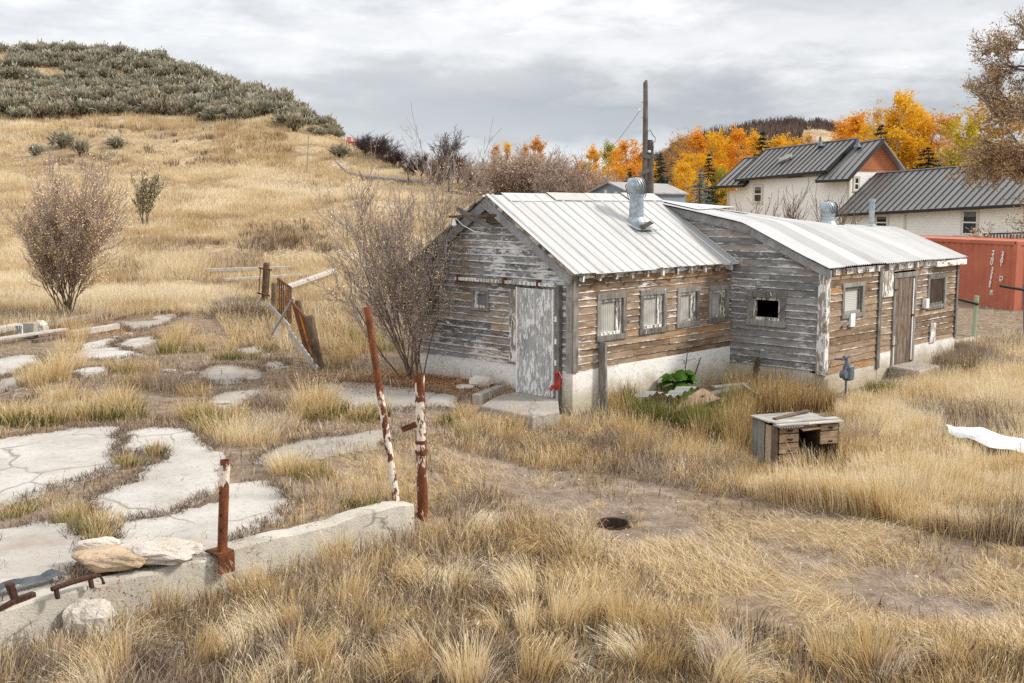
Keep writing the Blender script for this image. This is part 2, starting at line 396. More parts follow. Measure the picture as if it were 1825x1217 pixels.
def _found(t):
    p = t.co('Object'); x, y, z = t.xyz(p); a = t.noise(p, 2.4, 6, 0.62); b = t.noise(p, 12, 5, 0.6)
    up = t.math('MULTIPLY_ADD', t.math('SUBTRACT', a, 0.5), 0.9, z)
    c = t.ramp(t.math('ADD', up, 0.1), [(0.15, (0.44, 0.38, 0.29)), (0.45, (0.52, 0.47, 0.38)), (0.68, (0.74, 0.72, 0.68)), (1.0, (0.80, 0.79, 0.77))])
    c = t.mix(t.ramp(b, [(0.58, 0), (0.75, 0.6)]), c, (0.36, 0.31, 0.24))
    cr = t.voro(t.mix(0.3, p, t.new('ShaderNodeTexNoise').outputs['Color']), 1.1, 'DISTANCE_TO_EDGE')
    c = t.mix(t.math('MULTIPLY', t.ramp(cr, [(0.0, 1.0), (0.012, 0.0)]), t.ramp(a, [(0.5, 0), (0.6, 0.7)])), c, (0.16, 0.13, 0.10))
    return {'Base Color': c, 'Normal': t.bump(t.math('ADD', a, b), 0.5, 0.03)}
M_FOUND = material('flaking_whitewash', _found, 0.9, 0, 0.2)

def _siding(warm, paint, seed, lower=False, dark=1.0):
    def f(t):
        p = t.co('Object'); ti = t.attr('tint'); ed = t.attr('edge'); x, y, z = t.xyz(p)
        off = t.comb(t.math('MULTIPLY', ti, 31.0), seed, t.math('MULTIPLY', ti, 17.0))
        nd = t.new('ShaderNodeVectorMath', operation='ADD'); t.l.new(p, nd.inputs[0]); t.l.new(off, nd.inputs[1]); q = nd.outputs[0]
        grain = t.noise(t.scale(q, (1.3, 1.3, 55)), 1.6, 6, 0.68); mid = t.noise(t.scale(q, (1, 1, 4)), 2.6, 6, 0.62); low = t.noise(p, 0.8, 4, 0.55, 0.3)
        v = t.math('ADD', t.math('ADD', t.math('MULTIPLY', grain, 0.45), t.math('MULTIPLY', mid, 0.55)), t.math('MULTIPLY_ADD', ti, 0.22, -0.11))
        grey = t.ramp(v, [(0.25, (0.06, 0.058, 0.056)), (0.42, (0.175, 0.17, 0.163)), (0.57, (0.31, 0.303, 0.295)), (0.75, (0.48, 0.475, 0.465))])
        brn = t.ramp(v, [(0.25, (0.065, 0.045, 0.031)), (0.42, (0.19, 0.128, 0.082)), (0.57, (0.33, 0.24, 0.165)), (0.75, (0.48, 0.385, 0.295))])
        c = t.mix(t.ramp(t.math('ADD', low, t.math('MULTIPLY', ti, 0.25)), [(0.62 - warm * 0.55, 0.0), (0.85 - warm * 0.5, 1.0)]), grey, brn)
        fresh = t.math('MULTIPLY', t.ramp(ti, [(0.925, 0), (0.935, 1)]), t.ramp(mid, [(0.42, 0.0), (0.55, 0.95)]))
        if warm > 0.5: c = t.mix(fresh, c, t.ramp(grain, [(0.35, (0.20, 0.095, 0.035)), (0.6, (0.42, 0.23, 0.09))]))
        # paint that is left: flakes, more of it on the lower edge of each board
        fl = t.noise(t.scale(q, (0.8, 0.8, 3.6)), 6.0, 10, 0.70); gate = t.noise(t.scale(p, (1, 1, 1.6), (seed, 3, 1)), 0.95, 5, 0.6)
        pv = t.math('ADD', fl, t.math('MULTIPLY', t.math('SUBTRACT', gate, 0.5), 0.85))
        pv = t.math('ADD', pv, t.math('MULTIPLY', t.ramp(ed, [(0.0, 1.0), (0.24, 0.0), (0.85, 0.0), (1.0, 0.35)]), 0.23))
        if lower: pv = t.math('ADD', pv, t.ramp(z, [(0.0, 0.15), (0.40, 0.10), (0.99, 0.02)]))
        pm = t.ramp(t.math('ADD', t.math('ADD', pv, t.math('MULTIPLY', t.math('SUBTRACT', t.noise(p, 60, 3, 0.7), 0.5), 0.10)), paint - 0.5), [(0.60, 0.0), (0.70, 1.0)])
        c = t.mix(t.math('MULTIPLY', pm, 0.86), c, t.ramp(t.noise(p, 5, 3), [(0.3, (0.60, 0.59, 0.57)), (0.7, (0.80, 0.79, 0.77))]))
        c = t.mix(t.ramp(t.math('ADD', grain, t.math('MULTIPLY', mid, 0.2)), [(0.36, 0.7), (0.44, 0.0)]), c, (0.03, 0.026, 0.022))
        return {'Base Color': c, 'Normal': t.bump(t.math('ADD', grain, t.math('MULTIPLY', pm, 0.6)), 0.55, 0.012)}
    return f
M_SIDE_GREY = material('grey_weathered_siding', _siding(0.10, 0.565, 3.1, True), 0.92, 0, 0.15)
M_SIDE_GREY2 = material('silver_weathered_siding', _siding(-0.1, 0.50, 8.7), 0.92, 0, 0.15)
M_SIDE_BROWN = material('brown_weathered_siding', _siding(0.80, 0.47, 5.5), 0.92, 0, 0.15)
M_SIDE_BROWN2 = material('tan_weathered_siding', _siding(0.92, 0.41, 1.9), 0.92, 0, 0.15)

def _wood(a, b, c3, paint=0.0, axis=2):
    def f(t):
        p = t.co('Object'); ti = t.attr('tint'); sc = [22, 22, 22]; sc[axis] = 1.4
        off = t.comb(t.math('MULTIPLY', ti, 31.0), 2.0, t.math('MULTIPLY', ti, 17.0))
        nd = t.new('ShaderNodeVectorMath', operation='ADD'); t.l.new(p, nd.inputs[0]); t.l.new(off, nd.inputs[1]); q = nd.outputs[0]
        g = t.noise(t.scale(q, tuple(sc)), 1.5, 6, 0.65); m = t.noise(q, 4.0, 5, 0.6)
        v = t.math('ADD', t.math('MULTIPLY', g, 0.55), t.math('MULTIPLY', m, 0.45)); v = t.math('ADD', v, t.math('MULTIPLY_ADD', ti, 0.2, -0.1))
        c = t.ramp(v, [(0.3, a), (0.5, b), (0.7, c3)])
        if paint:
            pm = t.ramp(t.math('ADD', t.math('ADD', t.math('MULTIPLY', t.noise(t.scale(q, tuple(max(1, s_ / 6) for s_ in sc)), 5, 8, 0.66), 0.75), t.math('MULTIPLY', t.noise(p, 1.7, 4), 0.25)), paint - 0.5), [(0.57, 0.0), (0.60, 1.0)])
            c = t.mix(pm, c, (0.76, 0.75, 0.72))
        return {'Base Color': c, 'Normal': t.bump(g, 0.5, 0.01)}
    return f
GREYS = ((0.075, 0.068, 0.06), (0.23, 0.215, 0.195), (0.42, 0.40, 0.37))
M_TRIM = material('grey_trim_wood', _wood(*GREYS, 0.44), 0.92, 0, 0.15)
M_TRIMX = material('grey_trim_wood_along', _wood((0.10, 0.098, 0.096), (0.25, 0.248, 0.245), (0.42, 0.415, 0.41), 0.40, 0), 0.92, 0, 0.15)
M_PWOOD = material('peeling_white_wood', _wood((0.12, 0.09, 0.06), (0.28, 0.24, 0.2), (0.42, 0.4, 0.37), 0.58), 0.9, 0, 0.2)
M_RAFT = material('peeling_rafter_wood', _wood((0.14, 0.07, 0.03), (0.30, 0.19, 0.10), (0.42, 0.34, 0.26), 0.60, 0), 0.9, 0, 0.2)
M_DOOR = material('peeling_grey_door', _wood((0.17, 0.17, 0.168), (0.38, 0.378, 0.37), (0.56, 0.555, 0.545), 0.545), 0.9, 0, 0.2)
M_BROWNW = material('brown_plank_wood', _wood((0.05, 0.034, 0.025), (0.15, 0.11, 0.082), (0.32, 0.26, 0.21)), 0.92, 0, 0.15)
M_DARKW = material('dark_brown_wood', _wood((0.025, 0.015, 0.010), (0.06, 0.036, 0.024), (0.10, 0.065, 0.045)), 0.8, 0, 0.2)
M_TANW = material('tan_drawer_wood', _wood((0.12, 0.075, 0.045), (0.30, 0.205, 0.13), (0.46, 0.36, 0.26), 0, 0), 0.9, 0, 0.15)
M_POST = material('old_post_wood', _wood((0.05, 0.035, 0.025), (0.15, 0.105, 0.07), (0.29, 0.225, 0.165)), 0.95, 0, 0.1)
M_GREYW = material('silver_plank_wood', _wood((0.16, 0.14, 0.125), (0.36, 0.335, 0.305), (0.56, 0.53, 0.49), 0.45, 0), 0.92, 0, 0.15)
M_POLE = material('utility_pole_wood', _wood((0.05, 0.042, 0.035), (0.135, 0.115, 0.095), (0.24, 0.21, 0.18)), 0.95, 0, 0.1)

def _shingle(t):
    p = t.co('Object'); n = t.noise(p, 14, 5, 0.7); ti = t.attr('tint')
    return t.ramp(t.math('ADD', t.math('MULTIPLY', n, 0.6), t.math('MULTIPLY', ti, 0.4)), [(0.3, (0.06, 0.05, 0.042)), (0.55, (0.24, 0.20, 0.16)), (0.75, (0.42, 0.37, 0.31))])
M_SHING = material('old_shingles', _shingle, 0.95, 0, 0.1)

def _roofm(base, lo, sc):
    def f(t):
        p = t.co('Object'); ti = t.attr('tint'); a = t.noise(t.scale(p, (5, 0.7, 0.7)), 1.3, 5, 0.6); b = t.noise(p, 2.0, 6, 0.6); c3 = t.noise(p, 26, 4, 0.7)
        c = t.mix(t.ramp(t.math('ADD', t.math('MULTIPLY', a, 0.5), t.math('MULTIPLY', ti, 0.5)), [(0.25, 0.0), (0.75, 1.0)]), lo, base)
        c = t.mix(t.ramp(b, [(0.55, 0), (0.8, 0.45)]), c, (0.42, 0.40, 0.37))
        c = t.mix(t.ramp(t.math('ADD', c3, t.math('MULTIPLY', b, 0.25)), [(0.76, 0.0), (0.84, 0.7)]), c, (0.30, 0.21, 0.14))
        return {'Base Color': c, 'Roughness': t.ramp(b, [(0.3, 0.42), (0.7, 0.62)]), 'Normal': t.bump(b, 0.15, 0.02)}
    return f
M_ROOF = material('pale_metal_roof', _roofm((0.52, 0.51, 0.49), (0.44, 0.43, 0.41), 1), 0.5, 0.15, 0.5)
M_ROOF2 = material('corrugated_metal_roof', _roofm((0.62, 0.615, 0.60), (0.40, 0.39, 0.375), 1), 0.45, 0.2, 0.5)
M_RIB = material('roof_rib_metal', lambda t: t.ramp(t.noise(t.co('Object'), 3, 4), [(0.3, (0.40, 0.41, 0.42)), (0.7, (0.48, 0.49, 0.50))]), 0.45, 0.3, 0.5)
def _galv(t):
    p = t.co('Object'); n = t.voro(p, 22, 'F1', 'Color'); b = t.noise(p, 5, 4); x, y, z = t.xyz(n)
    c = t.ramp(t.math('ADD', t.math('MULTIPLY', x, 0.4), t.math('MULTIPLY', b, 0.6)), [(0.2, (0.22, 0.27, 0.30)), (0.8, (0.44, 0.49, 0.52))])
    st = t.noise(t.scale(p, (18, 18, 0.8)), 1.0, 3); c = t.mix(t.ramp(st, [(0.66, 0.0), (0.72, 0.75)]), c, (0.28, 0.14, 0.06))
    return c
M_GALV = material('galvanised_metal', _galv, 0.42, 0.55, 0.5)
def _rustpaint(lo, hi, white=(0.74, 0.70, 0.64)):
    def f(t):
        p = t.co('Object'); x, y, z = t.xyz(p); n = t.noise(t.scale(p, (1, 1, 0.45)), 13, 8, 0.68); m = t.noise(p, 40, 4, 0.7)
        r = t.ramp(t.math('ADD', t.math('MULTIPLY', n, 0.6), t.math('MULTIPLY', m, 0.4)), [(0.3, (0.045, 0.017, 0.010)), (0.5, (0.12, 0.042, 0.02)), (0.68, (0.27, 0.095, 0.032))])
        zr = t.ramp(t.math('ADD', z, 0.0), lo) if lo else None
        k = t.math('ADD', n, zr) if zr is not None else n
        pm = t.ramp(k, [(hi, 0.0), (hi + 0.03, 1.0)])
        c = t.mix(pm, r, t.ramp(m, [(0.4, white), (0.75, (0.55, 0.36, 0.22))]))
        return {'Base Color': c, 'Normal': t.bump(t.math('ADD', m, pm), 0.5, 0.004)}
    return f
M_DRUST = material('dark_iron_rust', lambda t: t.ramp(t.noise(t.co('Object'), 30, 5, 0.65), [(0.3, (0.025, 0.013, 0.010)), (0.55, (0.065, 0.03, 0.022)), (0.75, (0.13, 0.06, 0.038))]), 0.85, 0.1, 0.3)
M_RUST = material('brown_rust', _rustpaint(None, 0.92), 0.9, 0.1, 0.3)
def _postpaint(kind):
    def f(t):
        p = t.co('Object'); x, y, z = t.xyz(p); n = t.noise(t.scale(p, (1, 1, 0.4)), 12, 8, 0.7); m = t.noise(p, 45, 4, 0.7)
        r = t.ramp(t.math('ADD', t.math('MULTIPLY', n, 0.6), t.math('MULTIPLY', m, 0.4)), [(0.3, (0.05, 0.018, 0.011)), (0.5, (0.15, 0.05, 0.022)), (0.68, (0.38, 0.13, 0.036))])
        zz = t.math('MULTIPLY', z, 0.4)
        st = {'low': [(0.0, -0.3), (0.26, -0.22), (0.32, 0.16), (0.37, 0.1), (0.40, -0.1)],
              'lean': [(0.0, -0.02), (0.06, 0.09), (0.42, 0.07), (0.54, -0.03), (0.62, -0.14), (1, -0.2)],
              'tall': [(0.0, -0.2), (0.10, -0.14), (0.22, -0.03), (0.36, 0.03), (0.60, 0.05), (0.68, -0.02), (1, -0.2)]}[kind]
        k = t.math('ADD', n, t.ramp(zz, [(q, v + 0.5) for q, v in st]))
        pm = t.ramp(t.math('SUBTRACT', k, 0.5), [(0.52, 0.0), (0.56, 1.0)])
        c = t.mix(pm, r, t.ramp(m, [(0.35, (0.78, 0.74, 0.68)), (0.8, (0.58, 0.38, 0.22))]))
        return {'Base Color': c, 'Normal': t.bump(t.math('ADD', m, pm), 0.5, 0.004)}
    return f
M_POSTS = {k: material('rusted_post_paint_' + k, _postpaint(k), 0.85, 0.1, 0.3) for k in ('low', 'lean', 'tall')}
def simple(name, col, rough=0.6, metal=0.0, var=0.15, sc=8.0, spec=0.4):
    lo = tuple(c * (1 - var) for c in col); hi = tuple(min(1, c * (1 + var)) for c in col)
    return material(name, lambda t: t.ramp(t.noise(t.co('Object'), sc, 5, 0.6), [(0.3, lo), (0.7, hi)]), rough, metal, spec)
M_BLACK = simple('black_sleeve', (0.012, 0.012, 0.013), 0.5)
M_WHITE = simple('white_paint', (0.78, 0.77, 0.75), 0.6)
M_RED = simple('red_hydrant_paint', (0.30, 0.018, 0.014), 0.45, 0, 0.3)
M_METER = simple('blue_grey_meter_paint', (0.12, 0.15, 0.19), 0.45, 0.1, 0.25)
M_GREENP = material('pale_green_post_paint', lambda t: t.mix(t.ramp(t.noise(t.co('Object'), 9, 6, 0.65), [(0.5, 0), (0.62, 0.8)]), (0.34, 0.44, 0.29), (0.46, 0.42, 0.36)), 0.7)
M_STEEL = simple('grey_steel', (0.36, 0.36, 0.37), 0.45, 0.4)
M_PLASTIC = simple('black_plastic_sheet', (0.025, 0.03, 0.04), 0.3, 0, 0.4)
M_TARP = material('white_sheet', lambda t: t.mix(t.ramp(t.noise(t.pos(), 6, 5, 0.6), [(0.58, 0), (0.75, 0.5)]), (0.66, 0.66, 0.655), (0.40, 0.36, 0.32)), 0.7)
M_HARD = material('brown_hardboard', lambda t: t.ramp(t.noise(t.pos(), 5, 6, 0.6), [(0.3, (0.26, 0.16, 0.11)), (0.7, (0.40, 0.27, 0.20))]), 0.85)
M_FIBRE = material('ribbed_plastic_blind', lambda t: t.mix(t.ramp(t.math('FRACT', t.math('MULTIPLY', t.xyz(t.co('Object'))[0], 18.0)), [(0.0, 0.9), (0.35, 0.0), (0.8, 0.0), (1.0, 0.9)]),
    t.ramp(t.noise(t.co('Object'), 5, 4), [(0.3, (0.36, 0.35, 0.31)), (0.7, (0.56, 0.55, 0.51))]), (0.17, 0.16, 0.14)), 0.5)
M_BLIND = material('slatted_blind', lambda t: t.mix(t.ramp(t.math('FRACT', t.math('MULTIPLY', t.xyz(t.co('Object'))[2], 26.0)), [(0.0, 1.0), (0.3, 0.0), (1.0, 0.1)]), (0.58, 0.57, 0.54), (0.14, 0.13, 0.12)), 0.6)
M_GLASS = material('dark_window_glass', lambda t: t.ramp(t.noise(t.co('Object'), 2, 3), [(0.3, (0.012, 0.015, 0.018)), (0.7, (0.035, 0.04, 0.045))]), 0.06, 0, 0.6)
M_DUSTY = material('dusty_window_glass', lambda t: t.ramp(t.noise(t.co('Object'), 4, 5), [(0.3, (0.07, 0.07, 0.075)), (0.7, (0.24, 0.24, 0.25))]), 0.35, 0, 0.5)
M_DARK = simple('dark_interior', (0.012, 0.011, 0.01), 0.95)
def _hsid(vert):
    def f(t):
        p = t.co('Object'); x, y, z = t.xyz(p)
        fr = t.math('FRACT', t.math('MULTIPLY', t.math('ADD', x, y), 2.4)) if vert else t.math('FRACT', t.math('MULTIPLY', z, 5.6))
        ln = t.ramp(fr, [(0.0, 1.0), (0.07, 0.0), (0.95, 0.0), (1.0, 0.6)])
        c = t.mix(t.math('MULTIPLY', ln, 0.35 if not vert else 0.2), t.ramp(t.noise(p, 0.8, 4), [(0.3, (0.82, 0.81, 0.77)), (0.7, (0.87, 0.86, 0.82))]), (0.42, 0.40, 0.37))
        return {'Base Color': c, 'Normal': t.bump(t.math('SUBTRACT', 1.0, ln), 0.4, 0.02)}
    return f
M_HSIDE = material('cream_lap_siding', _hsid(False), 0.7)
M_HPLAIN = material('cream_panel_siding', lambda t: t.ramp(t.noise(t.co('Object'), 0.7, 4), [(0.3, (0.83, 0.82, 0.78)), (0.7, (0.87, 0.86, 0.82))]), 0.7)
M_HBATT = material('cream_batten_siding', _hsid(True), 0.7)
M_HTRIM = simple('cream_trim', (0.62, 0.57, 0.47), 0.7, 0, 0.05)
M_HROOF = material('charcoal_metal_roof', lambda t: t.ramp(t.noise(t.scale(t.co('Object'), (1.5, 0.2, 0.2)), 1, 4), [(0.3, (0.20, 0.193, 0.186)), (0.7, (0.26, 0.25, 0.24))]), 0.42, 0.25, 0.5)
M_HDARK = simple('black_gutter', (0.018, 0.018, 0.018), 0.5)
def _oshing(t):
    p = t.co('Object'); x, y, z = t.xyz(p); row = t.math('MULTIPLY', z, 6.0); fr = t.math('FRACT', row)
    c = t.ramp(t.noise(t.scale(p, (5, 5, 6)), 1.6, 3), [(0.3, (0.30, 0.095, 0.04)), (0.7, (0.44, 0.16, 0.065))])
    return t.mix(t.ramp(fr, [(0.0, 0.8), (0.16, 0.0)]), c, (0.10, 0.03, 0.012))
M_OSHING = material('orange_shingle_gable', _oshing, 0.8)
M_STONE = material('stacked_stone', lambda t: t.mix(t.ramp(t.voro(t.scale(t.co('Object'), (1, 1, 2.4)), 3.5, 'DISTANCE_TO_EDGE'), [(0.0, 0.9), (0.06, 0)]), t.ramp(t.noise(t.co('Object'), 3, 4), [(0.3, (0.2, 0.15, 0.11)), (0.7, (0.42, 0.36, 0.29))]), (0.06, 0.05, 0.04)), 0.9)
def _cont(t):
    p = t.co('Object'); x, y, z = t.xyz(p); n = t.noise(p, 1.4, 6, 0.62); m = t.noise(t.scale(p, (6, 6, 1)), 3, 5, 0.65)
    c = t.ramp(n, [(0.3, (0.42, 0.115, 0.064)), (0.7, (0.52, 0.17, 0.098))])
    return t.mix(t.ramp(m, [(0.62, 0.0), (0.75, 0.55)]), c, (0.19, 0.05, 0.03))
M_CONT = material('red_container_paint', _cont, 0.55, 0, 0.35)
M_BLUEM = simple('blue_grey_sheet_metal', (0.20, 0.255, 0.31), 0.5, 0.2, 0.12, 1.0)
M_GREYROOF = simple('weathered_grey_roof', (0.30, 0.29, 0.285), 0.6, 0.2, 0.25, 2.0)

def _grassmat(stops):
    def f(t):
        ti = t.attr('tint'); p = t.pos(); n = t.noise(p, 0.9, 4, 0.6)
        return t.ramp(t.math('ADD', ti, t.math('MULTIPLY_ADD', n, 0.36, -0.18)), stops)
    return f
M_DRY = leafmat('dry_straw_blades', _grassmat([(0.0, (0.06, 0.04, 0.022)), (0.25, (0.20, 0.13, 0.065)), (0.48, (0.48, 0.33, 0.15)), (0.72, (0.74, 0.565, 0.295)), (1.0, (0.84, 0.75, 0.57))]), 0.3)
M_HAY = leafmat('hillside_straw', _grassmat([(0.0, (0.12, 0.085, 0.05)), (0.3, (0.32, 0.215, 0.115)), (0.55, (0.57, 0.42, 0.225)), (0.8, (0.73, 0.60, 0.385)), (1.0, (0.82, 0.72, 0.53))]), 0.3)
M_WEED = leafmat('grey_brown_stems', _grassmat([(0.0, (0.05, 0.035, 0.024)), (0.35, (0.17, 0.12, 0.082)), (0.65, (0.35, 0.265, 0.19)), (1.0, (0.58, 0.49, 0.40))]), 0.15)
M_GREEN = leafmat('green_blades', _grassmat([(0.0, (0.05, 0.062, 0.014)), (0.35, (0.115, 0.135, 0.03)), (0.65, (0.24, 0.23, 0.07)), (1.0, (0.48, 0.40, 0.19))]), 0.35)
M_LITTER = leafmat('leaf_litter_leaves', _grassmat([(0.0, (0.14, 0.06, 0.025)), (0.5, (0.36, 0.165, 0.07)), (1.0, (0.56, 0.34, 0.18))]), 0.15)
def _barkmat(lo, hi):
    return lambda t: t.ramp(t.noise(t.scale(t.co('Object'), (6, 6, 1.5)), 2.5, 5, 0.65), [(0.3, lo), (0.7, hi)])
M_TWIG = material('grey_twig_bark', _barkmat((0.07, 0.052, 0.045), (0.21, 0.17, 0.155)), 0.9, 0, 0.1)
M_TWIGP = material('pale_twig_bark', _barkmat((0.22, 0.19, 0.185), (0.40, 0.355, 0.345)), 0.9, 0, 0.1)
M_BROWNT = material('brown_twig_bark', _barkmat((0.11, 0.075, 0.055), (0.25, 0.18, 0.135)), 0.9, 0, 0.1)
M_PURP = material('dark_twig_bark', _barkmat((0.05, 0.034, 0.032), (0.13, 0.09, 0.085)), 0.9, 0, 0.1)
M_ASPB = material('pale_aspen_bark', _barkmat((0.28, 0.25, 0.20), (0.56, 0.52, 0.45)), 0.9, 0, 0.1)
def _tintleaf(sat):
    def f(t):
        oi = t.new('ShaderNodeObjectInfo').outputs['Color']; ti = t.attr('tint')
        return t.mix(t.math('MULTIPLY', t.math('SUBTRACT', 1.0, ti), 0.5), t.mix(t.math('MULTIPLY', ti, 0.22), oi, (0.92, 0.70, 0.22)), (0.36, 0.15, 0.012), 'MIX')
    return f
M_ASPEN = leafmat('autumn_leaves', _tintleaf(1), 0.4)
def _plainleaf(t):
    oi = t.new('ShaderNodeObjectInfo').outputs['Color']; ti = t.attr('tint')
    return t.mix(1.0, oi, t.ramp(ti, [(0.0, 0.55), (1.0, 1.6)]), 'MULTIPLY')
M_LEAF = leafmat('plain_leaves', _plainleaf, 0.25)
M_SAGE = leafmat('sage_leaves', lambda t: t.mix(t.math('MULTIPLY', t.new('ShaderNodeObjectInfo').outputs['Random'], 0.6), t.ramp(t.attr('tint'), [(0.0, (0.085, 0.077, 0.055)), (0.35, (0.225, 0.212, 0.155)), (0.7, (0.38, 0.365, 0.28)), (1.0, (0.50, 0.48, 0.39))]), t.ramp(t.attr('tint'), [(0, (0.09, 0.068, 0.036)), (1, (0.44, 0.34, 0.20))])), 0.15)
# ------------------------------------------------------------------ ground sheet
def build_ground():
    ys = np.concatenate([np.linspace(1.5, 6, 12)[:-1], np.geomspace(6, 620, 470)]); us = np.linspace(-0.85, 0.85, 300)
    Yg, Ug = np.meshgrid(ys, us, indexing='ij'); Xg = Yg * Ug; Zg = zland(Xg, Yg)
    V = np.stack([Xg, Yg, Zg], -1).reshape(-1, 3); nu = len(us); i = np.arange(len(ys) - 1)[:, None] * nu + np.arange(nu - 1)[None]
    Q = np.stack([i, i + 1, i + nu + 1, i + nu], -1).reshape(-1, 4)
    o = np_mesh('ground', V, Q, None, M_GROUND, smooth=True); o['kind'] = 'structure'
    X, Y = V[:, 0], V[:, 1]; px, py = proj(V)
    dirt = np.exp(-(near_path(X, Y) / 1.15) ** 2)
    terr = (X < np.interp(Y, XBY, XBX)) & (Y < 40)
    dirt = np.maximum(dirt, np.where(terr, 0.55, 0.0))
    dirt = np.maximum(dirt, np.where(Y < 45, 0.15, 0))
    hillm = np.clip((Y - 40) / 8, 0, 1)
    lit = np.exp(-(np.hypot((X + 1.5) / 2.4, (Y - 22.6) / 1.5)) ** 2) + 0.8 * np.exp(-(np.hypot((X + 12.0) / 2.0, (Y - 31.5) / 1.3)) ** 2)
    for nm, a in (('dirt', dirt), ('hill', hillm), ('litter', np.clip(lit, 0, 1))):
        at = o.data.attributes.new(nm, 'FLOAT', 'POINT'); at.data.foreach_set('value', a.astype(np.float32))
build_ground()

# ------------------------------------------------------------------ old sheds: shared frame (x along the eaves wall, y along the gable wall)
TH = radians(44.0)
A0 = gz(1020, 740); RV = np.array([sin(TH), cos(TH), 0]); LV = np.array([-cos(TH), sin(TH), 0]); ROT = pi / 2 - TH
def W2(x, y, z): return A0 + RV * x + LV * y + np.array([0, 0, z])

def lap_wall(mb, kind, fixed, s0, s1, z0, z1, out, openings, expo, seed, lim=None, dip=None):
    """boards along s at plane fixed; kind 'x': wall runs along x (y = fixed), 'y': along y (x = fixed). out = +-1 direction of the outside"""
    rg = np.random.default_rng(seed)
    def P(s, o, z): return (s, fixed + out * o, z) if kind == 'x' else (fixed + out * o, s, z)
    n = int(round((z1 - z0) / expo))
    for i in range(n):
        zb = z0 + i * expo; zt = zb + expo
        f = lim or (lambda z: (s0, s1))
        b0, b1 = f(zb); t0, t1 = f(min(zt, z1))
        if b1 - b0 < 0.05: break
        cuts = []; zm = (zb + zt) / 2
        for (oa, ob, oz0, oz1) in openings:
            if oz0 - 0.02 < zm < oz1 + 0.02: cuts.append((oa, ob))
        runs = [(b0, b1)]
        for (ca, cb) in sorted(cuts):
            nr = []
            for (a, b) in runs:
                if cb <= a or ca >= b: nr.append((a, b)); continue
                if ca > a: nr.append((a, ca))
                if cb < b: nr.append((cb, b))
            runs = nr
        for (a, b) in runs:
            ta, tb = (t0 if a == b0 else a), (t1 if b == b1 else b)
            mb.add([P(a, -0.012, zb), P(b, -0.012, zb), P(max(tb, ta), -0.012, zt), P(ta, -0.012, zt)], [(0, 1, 2, 3)], 0.02)
            js = [a]; 
            while b - js[-1] > 3.4: js.append(js[-1] + rg.uniform(1.1, 3.2))
            js.append(b)
            if len(js) > 2 and js[-1] - js[-2] < 0.3: js.pop(-2)
            for p, q in zip(js[:-1], js[1:]):
                ob = 0.026 + rg.uniform(-0.004, 0.009); ot = 0.006 + rg.uniform(-0.003, 0.004); g = 0.004
                d1, d2 = rg.normal(0, 0.006, 2); lo = 0.016
                tp = p if p != b0 else t0; tq = q if q != b1 else t1
                if tq - tp < 0.02: tp = tq = (p + q) / 2
                tn = rg.uniform(0, 0.9); 
                if rg.random() < 0.06: tn = rg.uniform(0.94, 1.0)
                dz = (dip((p + q) / 2) if dip else 0) if i == 0 else 0
                v = [P(p + g, ob - 0.016, zb - lo + d1 + dz), P(q - g, ob - 0.016, zb - lo + d2 + dz), P(q - g, ob + rg.uniform(0, 0.004), zb - lo + d2 + dz), P(p + g, ob, zb - lo + d1 + dz),
                     P(tp + g, ot - 0.012, zt + 0.004), P(tq - g, ot - 0.012, zt + 0.004), P(tq - g, ot, zt + 0.004), P(tp + g, ot, zt + 0.004)]
                mb.hexa(v, tn, (0, 0, 0, 0, 1, 1, 1, 1))

def frame_rect(mb, kind, fixed, out, s0, s1, z0, z1, w, o0, o1, sill=True, sk=0.0):
    def bx(a, b, c, d, oo):
        ya, yb = sorted((fixed + out * o0, fixed + out * oo)); tn = random.random()
        if kind == 'x': mb.box(a, b, ya, yb, c, d, tn)
        else: mb.box(ya, yb, a, b, c, d, tn)
    bx(s0 - 0.01, s1 + 0.01, z1 - w, z1, o1 + 0.006); bx(s0 - 0.02, s1 + 0.02, z0, z0 + w, o1 + 0.014)
    bx(s0, s0 + w, z0 + w, z1 - w, o1); bx(s1 - w, s1, z0 + w, z1 - w, o1 + 0.002)

def shed_window(root, wall_kind, fixed, out, s0, s1, z0, z1, paint=True, pane=None, w=0.10):
    fm = MB(); frame_rect(fm, wall_kind, fixed, out, s0, s1, z0, z1, w, 0.0, 0.045)
    fo = fm.build('window', M_TRIM, root, local=True, bevel=0.004)
    sm = MB(); frame_rect(sm, wall_kind, fixed, out, s0 + w, s1 - w, z0 + w, z1 - w, 0.055, -0.07, -0.005)
    sm.build('sash', M_PWOOD if paint else M_TRIM, fo, local=True)
    if pane:
        pm = MB(); k = 0.03
        a, b = sorted((fixed - out * 0.055, fixed - out * 0.045))
        s = (s0 + w + k, s1 - w - k); z = (z0 + w + k, z1 - w - k)
        pm.box(*s, a, b, *z) if wall_kind == 'x' else pm.box(a, b, *s, *z)
        pm.build('pane', pane, fo, local=True)
    return fo

